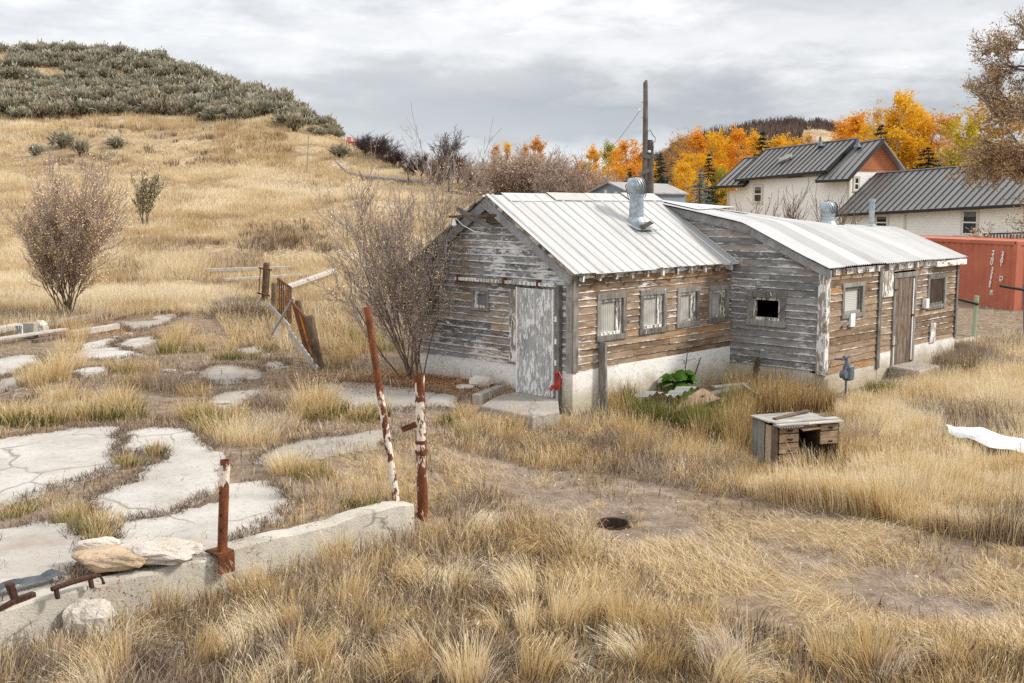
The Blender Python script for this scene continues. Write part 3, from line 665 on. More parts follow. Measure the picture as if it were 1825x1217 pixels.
def turbine_vent(root, x, y, zb, rs, hs, rh, hh, name='turbine_vent'):
    m = MB(); m.tube([(x, y, zb - 0.12), (x, y, zb + 0.06), (x, y, zb + 0.16), (x, y, zb + hs)], [rs * 1.5, rs * 1.45, rs * 1.08, rs], 20)
    m.add([(x - rs * 2.1, y - rs * 2.1, zb - 0.10), (x + rs * 2.1, y - rs * 2.1, zb - 0.10), (x + rs * 2.1, y + rs * 2.1, zb + 0.12), (x - rs * 2.1, y + rs * 2.1, zb + 0.12)], [(0, 1, 2, 3)])
    vo = m.build(name, M_GALV, root, local=True, smooth=False)
    h = MB(); nv = 22; z0 = zb + hs
    h.tube([(x, y, z0 - 0.01), (x, y, z0 + 0.045)], rs * 1.12, 20)
    for k in range(nv):
        pr = []; 
        for j in range(9):
            f = j / 8; zz = z0 + 0.035 + f * hh; rr = rs * 1.05 + (rh - rs * 1.05) * sin(pi * (0.12 + 0.80 * f)) ** 0.8
            if f > 0.9: rr *= 0.85
            a = 2 * pi * k / nv + 0.45 * sin(pi * f)
            pr.append((a, rr, zz))
        vs = []
        for (a, rr, zz) in pr:
            for da, dr in ((0, 0), (2 * pi / nv * 0.80, -0.22 * rr * 0.35)):
                vs.append((x + (rr + dr) * cos(a + da), y + (rr + dr) * sin(a + da), zz))
        h.add(vs, [(2 * j, 2 * j + 1, 2 * j + 3, 2 * j + 2) for j in range(8)])
    h.tube([(x, y, z0 + hh * 0.93), (x, y, z0 + hh + 0.04), (x, y, z0 + hh + 0.05)], [rh * 0.78, rh * 0.35, 0.02], 20)
    h.build('turbine_head', M_GALV, vo, local=True)
    b = MB(); b.tube([(x + (rh + 0.015) * cos(aa) * c0, y + (rh + 0.015) * sin(aa) * c0, z0 + zz) for aa, c0, zz in [(-1.1, 0.75, -0.05), (-1.1, 1.0, 0.12 * hh / 0.3), (-1.1, 1.05, hh * 0.6), (-1.1, 0.7, hh * 1.02), (-1.1, 0.0, hh + 0.08), (2.0, 0.7, hh * 1.02), (2.0, 1.05, hh * 0.6), (2.0, 0.75, -0.05)]], 0.009, 6)
    b.build('brace_rod', M_RUST, vo, local=True)

# ---- gabled shed
def gable_shed():
    root = thing('old_shed', 'gabled weathered shed with tall sliding door and a row of four small windows', 'shed', A0, ROT)
    ZE, ZR, LR, LB, XL, OV = 2.66, 4.0, 2.12, 4.24, 5.22, 0.13
    fm = MB()      # foundation: ring of walls
    fm.box(-0.03, XL, -0.03, 0.25, -0.6, 0.82); fm.box(-0.03, 0.25, 0.25, LB, -0.6, 0.78); fm.box(0.25, XL, LB - 0.25, LB, -0.6, 0.8)
    fm.build('foundation', M_FOUND, root, local=True)
    win = [(0.66, 1.54, 1.32, 2.22), (1.98, 2.86, 1.34, 2.22), (3.22, 4.02, 1.37, 2.20), (4.36, 5.12, 1.38, 2.18)]
    mb = MB(); lap_wall(mb, 'x', 0.0, 0.04, XL, 0.82, 2.56, -1, [(a + 0.09, b - 0.09, c + 0.09, d - 0.09) for a, b, c, d in win], 0.134, 3)
    mb.build('wall', M_SIDE_BROWN, root, local=True)['label'] = 'brown weathered eaves wall with four windows'
    def lim(z):
        if z <= ZE: return (0.0, LB)
        f = (z - ZE) / (ZR - ZE); return (f * LR, LB - f * (LB - LR))
    gw = [(2.17, 2.66, 1.80, 2.24)]
    mb = MB(); lap_wall(mb, 'y', 0.0, 0, LB, 0.78, ZR, -1, [(a + 0.05, b - 0.05, c + 0.05, d - 0.05) for a, b, c, d in gw], 0.134, 11, lim)
    mb.build('wall', M_SIDE_GREY, root, local=True)['label'] = 'grey gable wall with flaking white paint'
    mb = MB(); mb.box(0, XL, LB - 0.02, LB, 0.8, ZE, 0.2); mb.build('wall', M_SIDE_GREY2, root, local=True)
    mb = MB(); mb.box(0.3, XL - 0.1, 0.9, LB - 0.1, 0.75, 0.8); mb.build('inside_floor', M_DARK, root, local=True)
    for i, (a, b, c, d) in enumerate(win):
        fo = shed_window(root, 'x', 0.0, -1, a, b, c, d, True, M_FIBRE, 0.105)
        st = MB(); st.box(b - 0.255, b - 0.19, 0.015, 0.03, c + 0.13, d - 0.13, random.random()); st.build('sash_stile', M_PWOOD, fo, local=True)
    shed_window(root, 'y', 0.0, -1, gw[0][0], gw[0][1], gw[0][2], gw[0][3], True, M_DUSTY, 0.05)
    cb = MB(); cb.box(-0.06, 0.09, -0.063, -0.034, 0.80, 2.62, 0.3); cb.box(-0.064, -0.035, -0.034, 0.12, 0.80, 2.70, 0.7)
    cb.build('corner_board', M_TRIM, root, local=True, bevel=0.004)
    # barge boards with the old shingle edge showing above them
    up = nrm(np.array([0, LR, ZR - ZE + 0.02]))
    for sgn in (1, -1):
        bb = MB(); ya, yb = (-OV, LR) if sgn > 0 else (LB + 0.34, LR)
        za = ZE - (ZR - ZE) / LR * (OV if sgn > 0 else 0.34)
        n_ = nrm(np.cross((1, 0, 0), np.array([0, yb - ya, ZR - za])) * (1 if sgn > 0 else -1))
        p, q = np.array([-0.16, ya, za]), np.array([-0.16, yb, ZR]); 
        bb.hexa([p - n_ * 0.15 + (-0.02, 0, 0), p - n_ * 0.15 + (0.02, 0, 0), q - n_ * 0.17 + (0.02, 0, 0), q - n_ * 0.17 + (-0.02, 0, 0), p + n_ * 0.02 + (-0.02, 0, 0), p + n_ * 0.02 + (0.02, 0, 0), q + n_ * 0.02 + (0.02, 0, 0), q + n_ * 0.02 + (-0.02, 0, 0)], 0.4 + 0.2 * sgn)
        bb.build('barge_board', M_TRIMX, root, local=True, bevel=0.004)
        sb = MB()
        for k in range(24):
            f0, f1 = k / 24, (k + 1.25) / 24; d_ = q - p
            a_, b_ = p + d_ * f0 + n_ * (0.03 + 0.02 * random.random()), p + d_ * min(f1, 1) + n_ * (0.035 + 0.02 * random.random())
            sb.hexa([a_ + (-0.045 - 0.03 * random.random(), 0, 0), a_ + (0.3, 0, 0), b_ + (0.3, 0, 0), b_ + (-0.045 - 0.03 * random.random(), 0, 0)] + [v + n_ * 0.045 for v in (a_ + (-0.05, 0, 0), a_ + (0.3, 0, 0), b_ + (0.3, 0, 0), b_ + (-0.05, 0, 0))], random.random())
        sb.build('shingle_edge', M_SHING, root, local=True)
        # metal sheets
        rs = MB(); off = 0.10; xs = np.linspace(-0.20, XL - 0.02, 10)
        for k in range(9):
            j0 = random.uniform(-0.03, 0.03)
            e0 = p + n_ * (off + random.uniform(-.006, .006)) - nrm(q - p) * (0.04 + j0); e1 = q + n_ * off
            A_, B_ = np.array([xs[k] + 0.16, 0, 0]), np.array([xs[k + 1] + 0.16 + 0.03, 0, 0])
            rs.hexa([e0 + A_ - n_ * 0.006, e0 + B_ - n_ * 0.006, e1 + B_ - n_ * 0.006, e1 + A_ - n_ * 0.006, e0 + A_ + n_ * 0.004 * (k % 2), e0 + B_ + n_ * 0.004 * (k % 2), e1 + B_ + n_ * 0.004 * (k % 2), e1 + A_ + n_ * 0.004 * (k % 2)], random.random())
        ro = rs.build('roof', M_ROOF, root, local=True)
        rb = MB()
        for k in range(18):
            xx = -0.04 + (XL + 0.02) * k / 17.0; wd = 0.05 if k % 2 == 0 else 0.026
            e0 = p + n_ * (off + 0.004) - nrm(q - p) * 0.03; e1 = q + n_ * (off + 0.004); o = np.array([xx + 0.16, 0, 0])
            rb.hexa([e0 + o + (-wd, 0, 0), e0 + o + (wd, 0, 0), e1 + o + (wd, 0, 0), e1 + o + (-wd, 0, 0)] + [v + n_ * (0.022 if k % 2 == 0 else 0.014) for v in (e0 + o + (-wd * .45, 0, 0), e0 + o + (wd * .45, 0, 0), e1 + o + (wd * .45, 0, 0), e1 + o + (-wd * .45, 0, 0))])
        rb.build('roof_ribs', M_RIB, ro, local=True)
    rc = MB(); xx = 0.25
    while xx < XL - 0.3:
        L_ = random.uniform(0.9, 1.5); L_ = min(L_, XL - xx); zz = ZR + 0.135 + random.uniform(-0.012, 0.02); dz = random.uniform(-0.02, 0.02)
        rc.add([(xx, LR - 0.27, zz - 0.15), (xx + L_, LR - 0.27, zz - 0.15 + dz), (xx + L_, LR, zz + dz), (xx, LR, zz), (xx + L_, LR + 0.3, zz - 0.16), (xx, LR + 0.3, zz - 0.16),
                (xx, LR - 0.27, zz - 0.165), (xx + L_, LR - 0.27, zz - 0.165 + dz)], [(0, 1, 2, 3), (3, 2, 4, 5), (6, 7, 1, 0)], random.random()); xx += L_ - 0.06
    rc.build('ridge_cap', M_ROOF, root, local=True)
    # verge flashing by the neighbour's wall
    # eaves: rafter tails, blocking boards
    random.seed(3)
    for k in range(11):
        x = 0.12 + k * 0.492; rt = MB()
        rt.hexa([(x - .03, -0.15, 2.49), (x + .03, -0.15, 2.49), (x + .03, 0.0, 2.52), (x - .03, 0.0, 2.52), (x - .03, -0.15, 2.655), (x + .03, -0.15, 2.655), (x + .03, 0.0, 2.75), (x - .03, 0.0, 2.75)], random.random())
        rt.build('rafter_tail', M_PWOOD, root, local=True)
    bl = MB()
    for k in range(10):
        x = 0.12 + k * 0.492; bl.box(x + 0.03, x + 0.46, -0.05, -0.02, 2.54 + random.uniform(-.02, .02), 2.70, random.random())
    bl.build('eaves_board', M_RAFT, root, local=True)
    # sliding door, its track and frame post
    dm = MB(); random.seed(8)
    dm.box(-0.15, -0.10, 0.37, 1.30, 0.30, 2.33, 0.45); do = dm.build('door', M_DOOR, root, local=True, bevel=0.006)
    de = MB(); de.box(-0.158, -0.095, 1.285, 1.312, 0.30, 2.34, 0.9); de.box(-0.158, -0.095, 0.36, 0.385, 0.32, 2.34, 0.9); de.build('edge_strip', M_WHITE, do, local=True)
    tm = MB(); tm.box(-0.17, -0.08, 0.30, 3.02, 2.385, 2.45, 0.6); tr = tm.build('door_track', M_PWOOD, root, local=True, bevel=0.006)
    for y in (0.72, 1.62, 2.9):
        hg = MB(); hg.box(-0.18, -0.07, y, y + 0.05, 2.37, 2.50); hg.box(-0.185, -0.10, y + .012, y + .038, 2.36, 2.38)
        hg.build('track_bracket', M_RUST, tr, local=True)
    jp = MB(); jp.box(-0.13, -0.02, 0.235, 0.335, 0.0, 2.42, 0.1); jp.build('door_post', M_TRIM, root, local=True, bevel=0.006)
    for z in (0.92, 1.32, 1.74):
        hm = MB(); hm.box(-0.137, -0.13, 0.29, 0.335, z, z + 0.10); hm.build('door_stop', M_WHITE, root, local=True)
    vb = MB(); vb.box(-0.045, -0.022, 1.36, 1.60, 0.86, 2.28, 0.35); vb.build('patched_board', M_PWOOD, root, local=True)
    # broken lookout timbers under the peak
    lk = MB(); lk.beam(W3(878, 408), W3(814, 371), 0.10, 0.03, (1, 0, 0), 0.3); lk.build('broken_board', M_TRIM, root, local=True)
    lk = MB(); lk.beam((-0.12, 1.72, 3.70), (-0.55, 2.75, 3.66), 0.05, 0.05, (0, 0, 1), 0.1); lk.beam((-0.06, 1.55, 3.62), (-0.06, 2.2, 3.62), 0.03, 0.16, (0, 0, 1), 0.6); lk.build('lookout_beam', M_POST, root, local=True)
    wi = MB(); wi.tube([(-0.5, 2.62, 3.64), (-0.42, 2.5, 3.50), (-0.3, 2.3, 3.38), (-0.06, 2.1, 3.34)], 0.008, 5); wi.tube([(-0.5, 2.66, 3.63), (-0.5, 2.66, 3.56), (-0.5, 2.66, 3.50), (-0.5, 2.66, 3.47)], [0.02, 0.035, 0.055, 0.02], 10); wi.build('lamp_fitting', M_WHITE, root, local=True)
    turbine_vent(root, 3.28, 1.10, 3.47, 0.145, 0.60, 0.215, 0.34)
    tf = MB(); tf.box(3.28 - .33, 3.28 + .38, 0.72, 0.74, 3.36, 3.366); tf.beam((3.62, 0.95, 3.52), (3.1, 0.80, 3.43), 0.10, 0.012, (0, -.5, .8)); tf.build('torn_flashing', M_DARKW, root, local=True)
    return root
def W3(px, py):      # local point on the plane just in front of the gable wall
    p = onplane(px, py, A0 - RV * 0.22, RV); return to_frame(p[None], (A0, ROT))[0]
SHED = gable_shed()

# ---- longer shed with the sagging roof
def smooth(a, b, x): f = np.clip((x - a) / (b - a), 0, 1); return f * f * (3 - 2 * f)
def roof2(x, s):
    """roof point at x along the eaves and s 0..1 from front eave to rear eave"""
    f = smooth(5.6, 11.6, x); zr_ = 3.96 - 0.62 * f; zk = 3.50 - 0.26 * f; ze = 2.60 - 0.03 * f; yk = -0.34 - 0.25 * f
    prof = [(0.0, -2.40, ze - 0.0), (0.28, yk, zk), (0.55, 2.37, zr_), (0.8, 5.0, zk), (1.0, 7.2, ze)]
    S = [p[0] for p in prof]; k = 0.016
    def ev(q): return np.array([np.interp(q, S, [p[1] for p in prof]), np.interp(q, S, [p[2] for p in prof])])
    v = (ev(max(0, s - k)) + ev(s) * 2 + ev(min(1, s + k))) / 4 if 0.0 < s < 1 else ev(s)
    y, z = v
    z += 0.02 * sin(x * 2.1 + s * 6) * (1 if s > 0.05 else 0.4)
    return np.array([x, y, z])
def long_shed():
    root = thing('old_shed', 'longer weathered shed with sagging corrugated roof, plank door and one open black window', 'shed', A0, ROT)
    X0, X1, Y0, Y1 = 5.25, 11.72, -2.25, 6.9
    f = MB(); f.box(X0 + .02, X0 + 0.3, Y0 + 0.3, 4, -0.6, 0.50); f.box(X0 + .02, 7.62, Y0 - .02, Y0 + 0.3, -0.6, 0.42); f.box(7.62, X1, Y0 - 0.03, Y0 + 0.3, -0.6, 0.64); f.box(X1 - 0.3, X1 + .03, Y0 + 0.3, Y1, -0.6, 0.64)
    f.build('foundation', M_FOUND, root, local=True)
    def lim(z):
        pts = [roof2(X0 + 0.05, s) for s in np.linspace(0, 0.55, 24)]
        ys = [p[1] for p in pts]; zs = [p[2] - 0.07 for p in pts]
        if z <= zs[0]: return (Y0, Y1)
        y = np.interp(z, zs, ys); return (max(Y0, y), 2 * 2.37 - max(Y0, y)) if z < max(zs) else (2.3, 2.31)
    bw = (-1.36, -0.44, 1.32, 2.06)
    mb = MB(); lap_wall(mb, 'y', X0, Y0, Y1, 0.50, 3.95, -1, [(bw[0] + .12, bw[1] - .12, bw[2] + .12, bw[3] - .12)], 0.150, 21, lim)
    mb.build('wall', M_SIDE_GREY2, root, local=True)['label'] = 'silver grey side wall with a black window opening'
    sh = shed_window(root, 'y', X0, -1, *bw, True, None, 0.13)
    fw_ = (5.92, 6.88, 1.52, 2.26); rw = (10.06, 11.08, 1.42, 2.24); dr = (8.26, 9.40, 0.28, 2.36)
    mb = MB(); lap_wall(mb, 'x', Y0, X0, 7.60, 0.42, 2.56, -1, [(fw_[0] + .09, fw_[1] - .09, fw_[2] + .09, fw_[3] - .09)], 0.150, 31)
    mb.build('wall', M_SIDE_BROWN2, root, local=True)['label'] = 'tan brown front wall near the gas meter'
    mb = MB(); lap_wall(mb, 'x', Y0, 7.60, X1, 0.64, 2.56, -1, [(rw[0] + .09, rw[1] - .09, rw[2] + .09, rw[3] - .09), dr], 0.137, 41)
    mb.build('wall', M_SIDE_BROWN, root, local=True)['label'] = 'brown front wall around the plank door'
    mb = MB(); mb.box(X1, X1 + .03, Y0 + .03, Y1, 0.64, 2.5, 0.2); mb.box(X1, X1 + .03, Y0 + 1.2, Y1 - 1.2, 2.5, 3.0, .2); mb.build('wall', M_SIDE_GREY2, root, local=True)
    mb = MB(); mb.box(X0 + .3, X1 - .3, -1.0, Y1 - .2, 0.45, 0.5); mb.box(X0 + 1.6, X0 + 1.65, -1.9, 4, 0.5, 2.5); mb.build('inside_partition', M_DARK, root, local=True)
    w1 = shed_window(root, 'x', Y0, -1, *fw_, False, M_BLIND, 0.09)
    lb = MB(); lb.beam((fw_[0] - .02, Y0 - .06, 1.36), (fw_[1] + .03, Y0 - .06, 1.62), 0.03, 0.05, (0, 0, 1), 0.4); lb.build('broken_sill', M_TRIM, w1, local=True)
    w2 = shed_window(root, 'x', Y0, -1, *rw, False, None, 0.09)
    bd = MB(); bd.box(rw[0] + .10, rw[1] - .10, Y0 - .005, Y0 + .02, rw[2] + .10, rw[3] - .10, 0.3); bd.build('boarded_panel', M_DARKW, w2, local=True)
    cb = MB(); cb.box(X0 - .063, X0 + .10, Y0 - .066, Y0 - .034, 0.40, 2.56, .3); cb.box(X0 - .066, X0 - .034, Y0 - .034, Y0 + .13, 0.42, 2.56, .7)
    cb.build('corner_board', M_PWOOD, root, local=True, bevel=.004)
    cb = MB(); cb.box(7.54, 7.68, Y0 - .06, Y0 - .03, 0.30, 2.52, .15); cb.build('trim_board', M_TRIM, root, local=True, bevel=.004)
    cb = MB(); cb.box(X1 - .06, X1 + .04, Y0 - .06, Y0 - .03, 0.62, 2.5, .15); cb.build('corner_board', M_TRIM, root, local=True, bevel=.004)
    pp = MB(); pp.box(7.70, 8.22, Y0 - .05, Y0 - .034, 1.86, 2.44, .5); pp.build('patch_panel', M_PWOOD, root, local=True)
    # plank door
    dm = MB(); n = 6
    for k in range(n):
        a = dr[0] + .10 + (dr[1] - dr[0] - .2) * k / n; b = dr[0] + .10 + (dr[1] - dr[0] - .2) * (k + 1) / n
        dm.box(a + .004, b - .004, Y0 - .045 - random.uniform(0, .012), Y0 - .01, dr[2], dr[3] - .12, random.random())
    do = dm.build('door', M_BROWNW, root, local=True)
    fr = MB(); fr.box(dr[0], dr[0] + .095, Y0 - .06, Y0, dr[2] - .02, dr[3], .4); fr.box(dr[1] - .095, dr[1], Y0 - .062, Y0, dr[2], dr[3], .6); fr.box(dr[0] - .02, dr[1] + .02, Y0 - .066, Y0 - .001, dr[3] - .11, dr[3] + .002, .5)
    fr.build('door_frame', M_TRIM, do, local=True, bevel=.004)
    st = MB(); st.box(dr[1] - .19, dr[1] - .15, Y0 - .07, Y0 - .05, dr[2] + .05, dr[3] - .15, .9); st.box(dr[0] + .04, dr[0] + .07, Y0 - .075, Y0 - .06, dr[2], 0.95, .9); st.build('white_strip', M_WHITE, do, local=True)
    for (x, z) in ((dr[0] + .02, 1.98), (dr[0] + .0, 0.72)):
        hm = MB(); hm.box(x, x + .16, Y0 - .075, Y0 - .06, z, z + .035); hm.build('hinge', M_RUST, do, local=True)
    hm = MB(); hm.box(dr[1] - .24, dr[1] - .10, Y0 - .08, Y0 - .062, 1.34, 1.39); hm.build('latch', M_RUST, do, local=True)
    # small fittings on the front wall
    for nm, (x, z, w, h, d) in dict(white_box=(6.22, 1.33, .20, .28, .05), lamp_bracket=(9.78, 1.48, .16, .22, .10), vent_panel=(10.25, 0.62, .30, .46, .03)).items():
        m = MB(); m.box(x, x + w, Y0 - .035 - d, Y0 - .03, z, z + h, .9); m.build(nm, M_PWOOD if nm == 'vent_panel' else M_WHITE, root, local=True, bevel=.005)
    # eaves
    for k in range(14):
        x = 5.45 + k * 0.475; rt = MB(); rt.box(x - .022, x + .022, Y0 - .13, Y0 - .0, 2.46, 2.575, random.random())
        rt.build('rafter_tail', M_PWOOD, root, local=True)
    bl = MB()
    for k in range(13):
        x = 5.45 + k * 0.475; bl.box(x + .03, x + .45, Y0 - .045, Y0 - .015, 2.45, 2.58, random.random())
    bl.box(10.2, 11.9, Y0 - .17, Y0 - .14, 2.43, 2.56, .6); bl.build('eaves_board', M_RAFT, root, local=True)
    # barge boards on the near side wall
    P = [roof2(X0, s) for s in np.linspace(0, 0.55, 40)]
    for a, b, nm in ((0, 18, 0.75), (18, 39, 0.3)):
        bb = MB(); q = P[a:b + 1]
        for u, v in zip(q[:-1], q[1:]):
            h = 0.20
            bb.hexa([u + (-.09, 0, -h), u + (-.045, 0, -h), v + (-.045, 0, -h), v + (-.09, 0, -h), u + (-.09, 0, -.02), u + (-.045, 0, -.02), v + (-.045, 0, -.02), v + (-.09, 0, -.02)], nm)
        bb.build('barge_board', M_TRIMX, root, local=True)
    # corrugated sheets
    nx, ns = 660, 44; V = []; T = []; xs = np.linspace(X0 - .16, X1 + .26, nx); ss = np.linspace(0, 1, ns)
    base = np.array([[roof2(x, s) for s in ss] for x in np.linspace(xs[0], xs[-1], 40)]); gx = np.linspace(xs[0], xs[-1], 40)
    sheet = np.array([0.9, 0.35, 1.0, 0.2, 0.55, 0.75, 0.45, 0.8, 0.6, 0.7, 0.5, 0.85])
    for x in xs:
        i = min(int((x - xs[0]) / (gx[1] - gx[0])), 38); fr_ = (x - gx[i]) / (gx[1] - gx[0]); row = base[i] * (1 - fr_) + base[i + 1] * fr_
        k = int((x - xs[0]) / 0.62) % 12; row = row.copy(); row[:, 0] = x; row[:, 2] += 0.012 * sin(x * 2 * pi / 0.085) + 0.03 + 0.006 * (k % 2)
        row[0, 1] += 0.04 * ((k * 37 % 7) / 7 - .5)
        V.append(row); T += [sheet[k]] * ns
    V = np.array(V).reshape(-1, 3); i = (np.arange(nx - 1)[:, None] * ns + np.arange(ns - 1)[None]); Q = np.stack([i, i + ns, i + ns + 1, i + 1], -1).reshape(-1, 4)
    np_mesh('roof', V, Q, None, M_ROOF2, root, None, T, local=True)
    # under-roof boards at the verge, a lifted sheet with a black tear
    ls = MB()
    def rp(x, s, dz): p = roof2(x, s); return (p[0], p[1], p[2] + dz)
    ls.add([rp(5.3, .50, .06), rp(6.9, .50, .07), rp(6.9, .58, .10), rp(5.3, .58, .08)], [(0, 1, 2, 3)], .8)
    ls.add([rp(5.2, .40, .06), rp(7.0, .42, .17), rp(7.0, .50, .10), rp(5.2, .50, .07)], [(0, 1, 2, 3)], .9)
    ls.build('loose_sheet', M_ROOF2, root, local=True)
    tr = MB(); tr.add([rp(5.95, .385, .048), rp(7.15, .392, .052), rp(7.2, .428, .052), rp(6.0, .41, .05)], [(0, 1, 2, 3)], 0); tr.build('roof_tear', M_DARK, root, local=True)
    for k in range(9):
        x = 9.3 + k * .27; p = roof2(x, .40); cl = MB(); cl.box(x, x + .12, p[1] - .04, p[1] + .04, p[2] + .04, p[2] + .065, .1)
        cl.build('ridge_clip', M_DARKW, root, local=True)
    p = roof2(10.5, .385); turbine_vent(root, 10.5, p[1], p[2], .15, .30, .225, .30)
    p = roof2(11.6, .33); pm = MB(); pm.tube([(11.6, p[1], p[2] - .05), (11.6, p[1], p[2] + .05), (11.6, p[1], p[2] + .10), (11.6, p[1], p[2] + .68)], [.16, .13, .07, .07], 14)
    pm.tube([(11.6, p[1], p[2] + .66), (11.6, p[1], p[2] + .74)], .088, 14); pm.build('vent_pipe', M_GALV, root, local=True)
    return root
SHED2 = long_shed()
# ------------------------------------------------------------------ cream house behind
def house():
    O = gy(1512, 330, 75.0); O[2] = 0.0; ang = radians(-55)
    root = thing('cream_house', 'cream two-storey house with dark standing-seam metal roofs and orange shingled gable', 'house', O, ang)
    # main block: x -11 .. 0 (front at y 0), depth 5.4, wing x 0.3 .. 13, front y -1
    D = 5.4; tz = 0.040
    def zt(x): return x * tz
    m = MB(); m.hexa([(-10.9, 0, .3), (0, 0, .3), (0, D, .3), (-10.9, D, .3), (-10.9, 0, 4.6), (0, 0, 5.25), (0, D, 5.25), (-10.9, D, 4.6)])
    m.hexa([(-9.6, 0.01, 4.6), (0, 0.01, 4.6), (0, D, 4.6), (-9.6, D, 4.6), (-9.6, .01, 5.35), (0, .01, 5.6), (0, D, 5.6), (-9.6, D, 5.35)])
    wall = m.build('wall', M_HPLAIN, root, local=True)
    b = MB(); b.box(-10.9, 0, -.05, -.005, 2.10, 2.30); b.box(-.05, .12, -.05, .10, 0.4, 5.3); b.box(-10.95, -10.8, -.05, .1, .3, 4.6); b.build('trim_band', M_HTRIM, root, local=True)
    g = MB(); g.add([(.02, 0, .3), (.02, D, .3), (.02, D, 6.0), (.02, 0, 5.95)], [(0, 1, 2, 3)]); g.build('gable_siding', M_HSIDE, root, local=True)
    g = MB(); g.add([(.03, 0.5, 5.98), (.03, D, 5.98), (.03, D, 6.05), (.03, 2.75, 7.80)], [(0, 1, 2, 3)]); g.box(.03, .08, .2, D, 5.88, 5.97); g.build('shingle_gable', M_OSHING, root, local=True)
    def roof(x0, x1, ye, ze0, ze1, yr, zr0, zr1, yb, nm, rear=True, sp=0.48):
        r = MB(); v = [np.array(p) for p in ((x0, ye, ze0), (x1, ye, ze1), (x1, yr, zr1), (x0, yr, zr0))]
        up_ = np.array((0, 0, .14)); r.hexa([q - up_ for q in v] + v)
        if rear:
            w = [np.array(p) for p in ((x0, yr, zr0), (x1, yr, zr1), (x1, yb, ze1), (x0, yb, ze0))]; r.hexa([q - up_ for q in w] + w)
        ro = r.build(nm, M_HROOF, root, local=True)
        s = MB(); n = int((x1 - x0) / sp)
        for k in range(n + 1):
            f = k / n; a = v[0] * (1 - f) + v[1] * f; c = v[3] * (1 - f) + v[2] * f; s.beam(a + (0, 0, .03), c + (0, 0, .03), .035, .07)
        s.build('standing_seam', M_HDARK, ro, local=True)
        e = MB(); e.beam(v[0] + (0, -.05, -.10), v[1] + (0, -.05, -.10), .14, .18); e.beam(v[1] + (.03, 0, -.09), v[2] + (.03, 0, -.09), .08, .20); e.beam(v[0] + (-.03, 0, -.09), v[3] + (-.03, 0, -.09), .08, .20); e.build('gutter', M_HDARK, ro, local=True)
        e = MB(); e.beam(v[3] + (0, 0, .03), v[2] + (0, 0, .03), .2, .07); e.build('ridge_cap', M_GREYROOF, ro, local=True)
    roof(-11.75, -8.9, -.5, 5.0, 5.05, 2.6, 7.1, 7.14, 5.9, 'roof')
    roof(-9.75, -1.55, -.45, 5.46, 5.95, 2.75, 7.68, 8.12, 5.9, 'roof')
    roof(-2.05, 0.55, -.75, 5.28, 5.34, 2.75, 7.72, 8.02, 6.2, 'roof')
    roof(0.25, 13.5, -1.5, 3.05, 3.78, 2.6, 5.72, 6.40, 6, 'roof')
    sl_ = MB(); sl_.beam((-6.9, .95, 6.72), (-6.1, 1.35, 7.08), .6, .16, (0, -.6, .8)); sl_.build('skylight', M_GREYROOF, root, local=True)
    for x, y, z in ((-4.3, 2.2, 7.9), (-.95, 2.0, 7.7)):
        p = MB(); p.tube([(x, y, z - .2), (x, y, z + .1), (x, y, z + .45)], [.28, .1, .08], 8); p.build('roof_vent_pipe', M_METER, root, local=True)
    m = MB(); m.hexa([(.62, -1.0, .2), (13.3, -1.0, .2), (13.3, D, .2), (.62, D, .2), (.62, -1.0, 3.0), (13.3, -1.0, 3.7), (13.3, D, 3.7), (.62, D, 3.0)])
    m.add([(.62, -1, 3), (.62, D + .6, 3), (.62, 2.6, 5.6)], [(0, 1, 2)]); m.build('wing_wall', M_HSIDE, root, local=True)
    m = MB(); m.box(.62, 5.2, -1.03, -1.002, .3, 3.1); m.build('batten_panel', M_HBATT, root, local=True)
    m = MB(); m.box(.56, .74, -1.06, -1.0, .3, 3.0); m.build('corner_trim', M_HTRIM, root, local=True); m = MB(); m.box(5.15, 5.3, -1.06, -1.0, .3, 3.2); m.build('corner_trim', M_HTRIM, root, local=True)
    def win(x0, x1, z0, z1, y, mid=True, wall='x'):
        f = MB(); q = .11; Y = lambda o: y - o
        def bx(a, b, c, d, o, M): M.box(a, b, y - o, y, c, d) if wall == 'x' else M.box(y, y + o, a, b, c, d)
        bx(x0 - q, x1 + q, z1, z1 + q, .07, f); bx(x0 - q, x1 + q, z0 - q, z0, .08, f); bx(x0 - q, x0, z0, z1, .06, f); bx(x1, x1 + q, z0, z1, .065, f)
        fo = f.build('window', M_HTRIM, root, local=True)
        s = MB(); w = .06
        bx(x0, x1, z1 - w, z1, .05, s); bx(x0, x1, z0, z0 + w, .052, s); bx(x0, x0 + w, z0 + w, z1 - w, .05, s); bx(x1 - w, x1, z0 + w, z1 - w, .05, s)
        if mid: bx(x0 + w, x1 - w, (z0 + z1) / 2 - .04, (z0 + z1) / 2 + .04, .05, s)
        s.build('sash', M_WHITE, fo, local=True)
        p = MB(); bx(x0 + w, x1 - w, z0 + w, z1 - w, .03, p); p.build('pane', M_GLASS, fo, local=True)
        if z1 - z0 > .8 and wall == 'x':
            p = MB(); bx(x0 + w, x1 - w, z1 - (z1 - z0) * .27, z1 - w, .035, p); p.build('blind', M_METER if z1 < 3 else M_DUSTY, fo, local=True)
    win(-8.28, -7.55, 3.80, 4.95, -.01); win(9.2, 10.15, 1.95, 3.35, -1.0); win(3.1, 3.95, 2.1, 2.98, -1.03)
    win(-1.9, -.9, 1.2, 1.75, -.01, False)
    win(.55, 1.0, 4.62, 5.45, .02, True, 'y')
    st = MB(); st.box(8.9, 10.7, -1.25, -1.0, .2, 1.78); st.build('stone_base', M_STONE, root, local=True)
    st = MB(); st.box(8.8, 10.8, -1.32, -1.0, 1.78, 1.9); st.build('stone_sill', M_HTRIM, root, local=True)
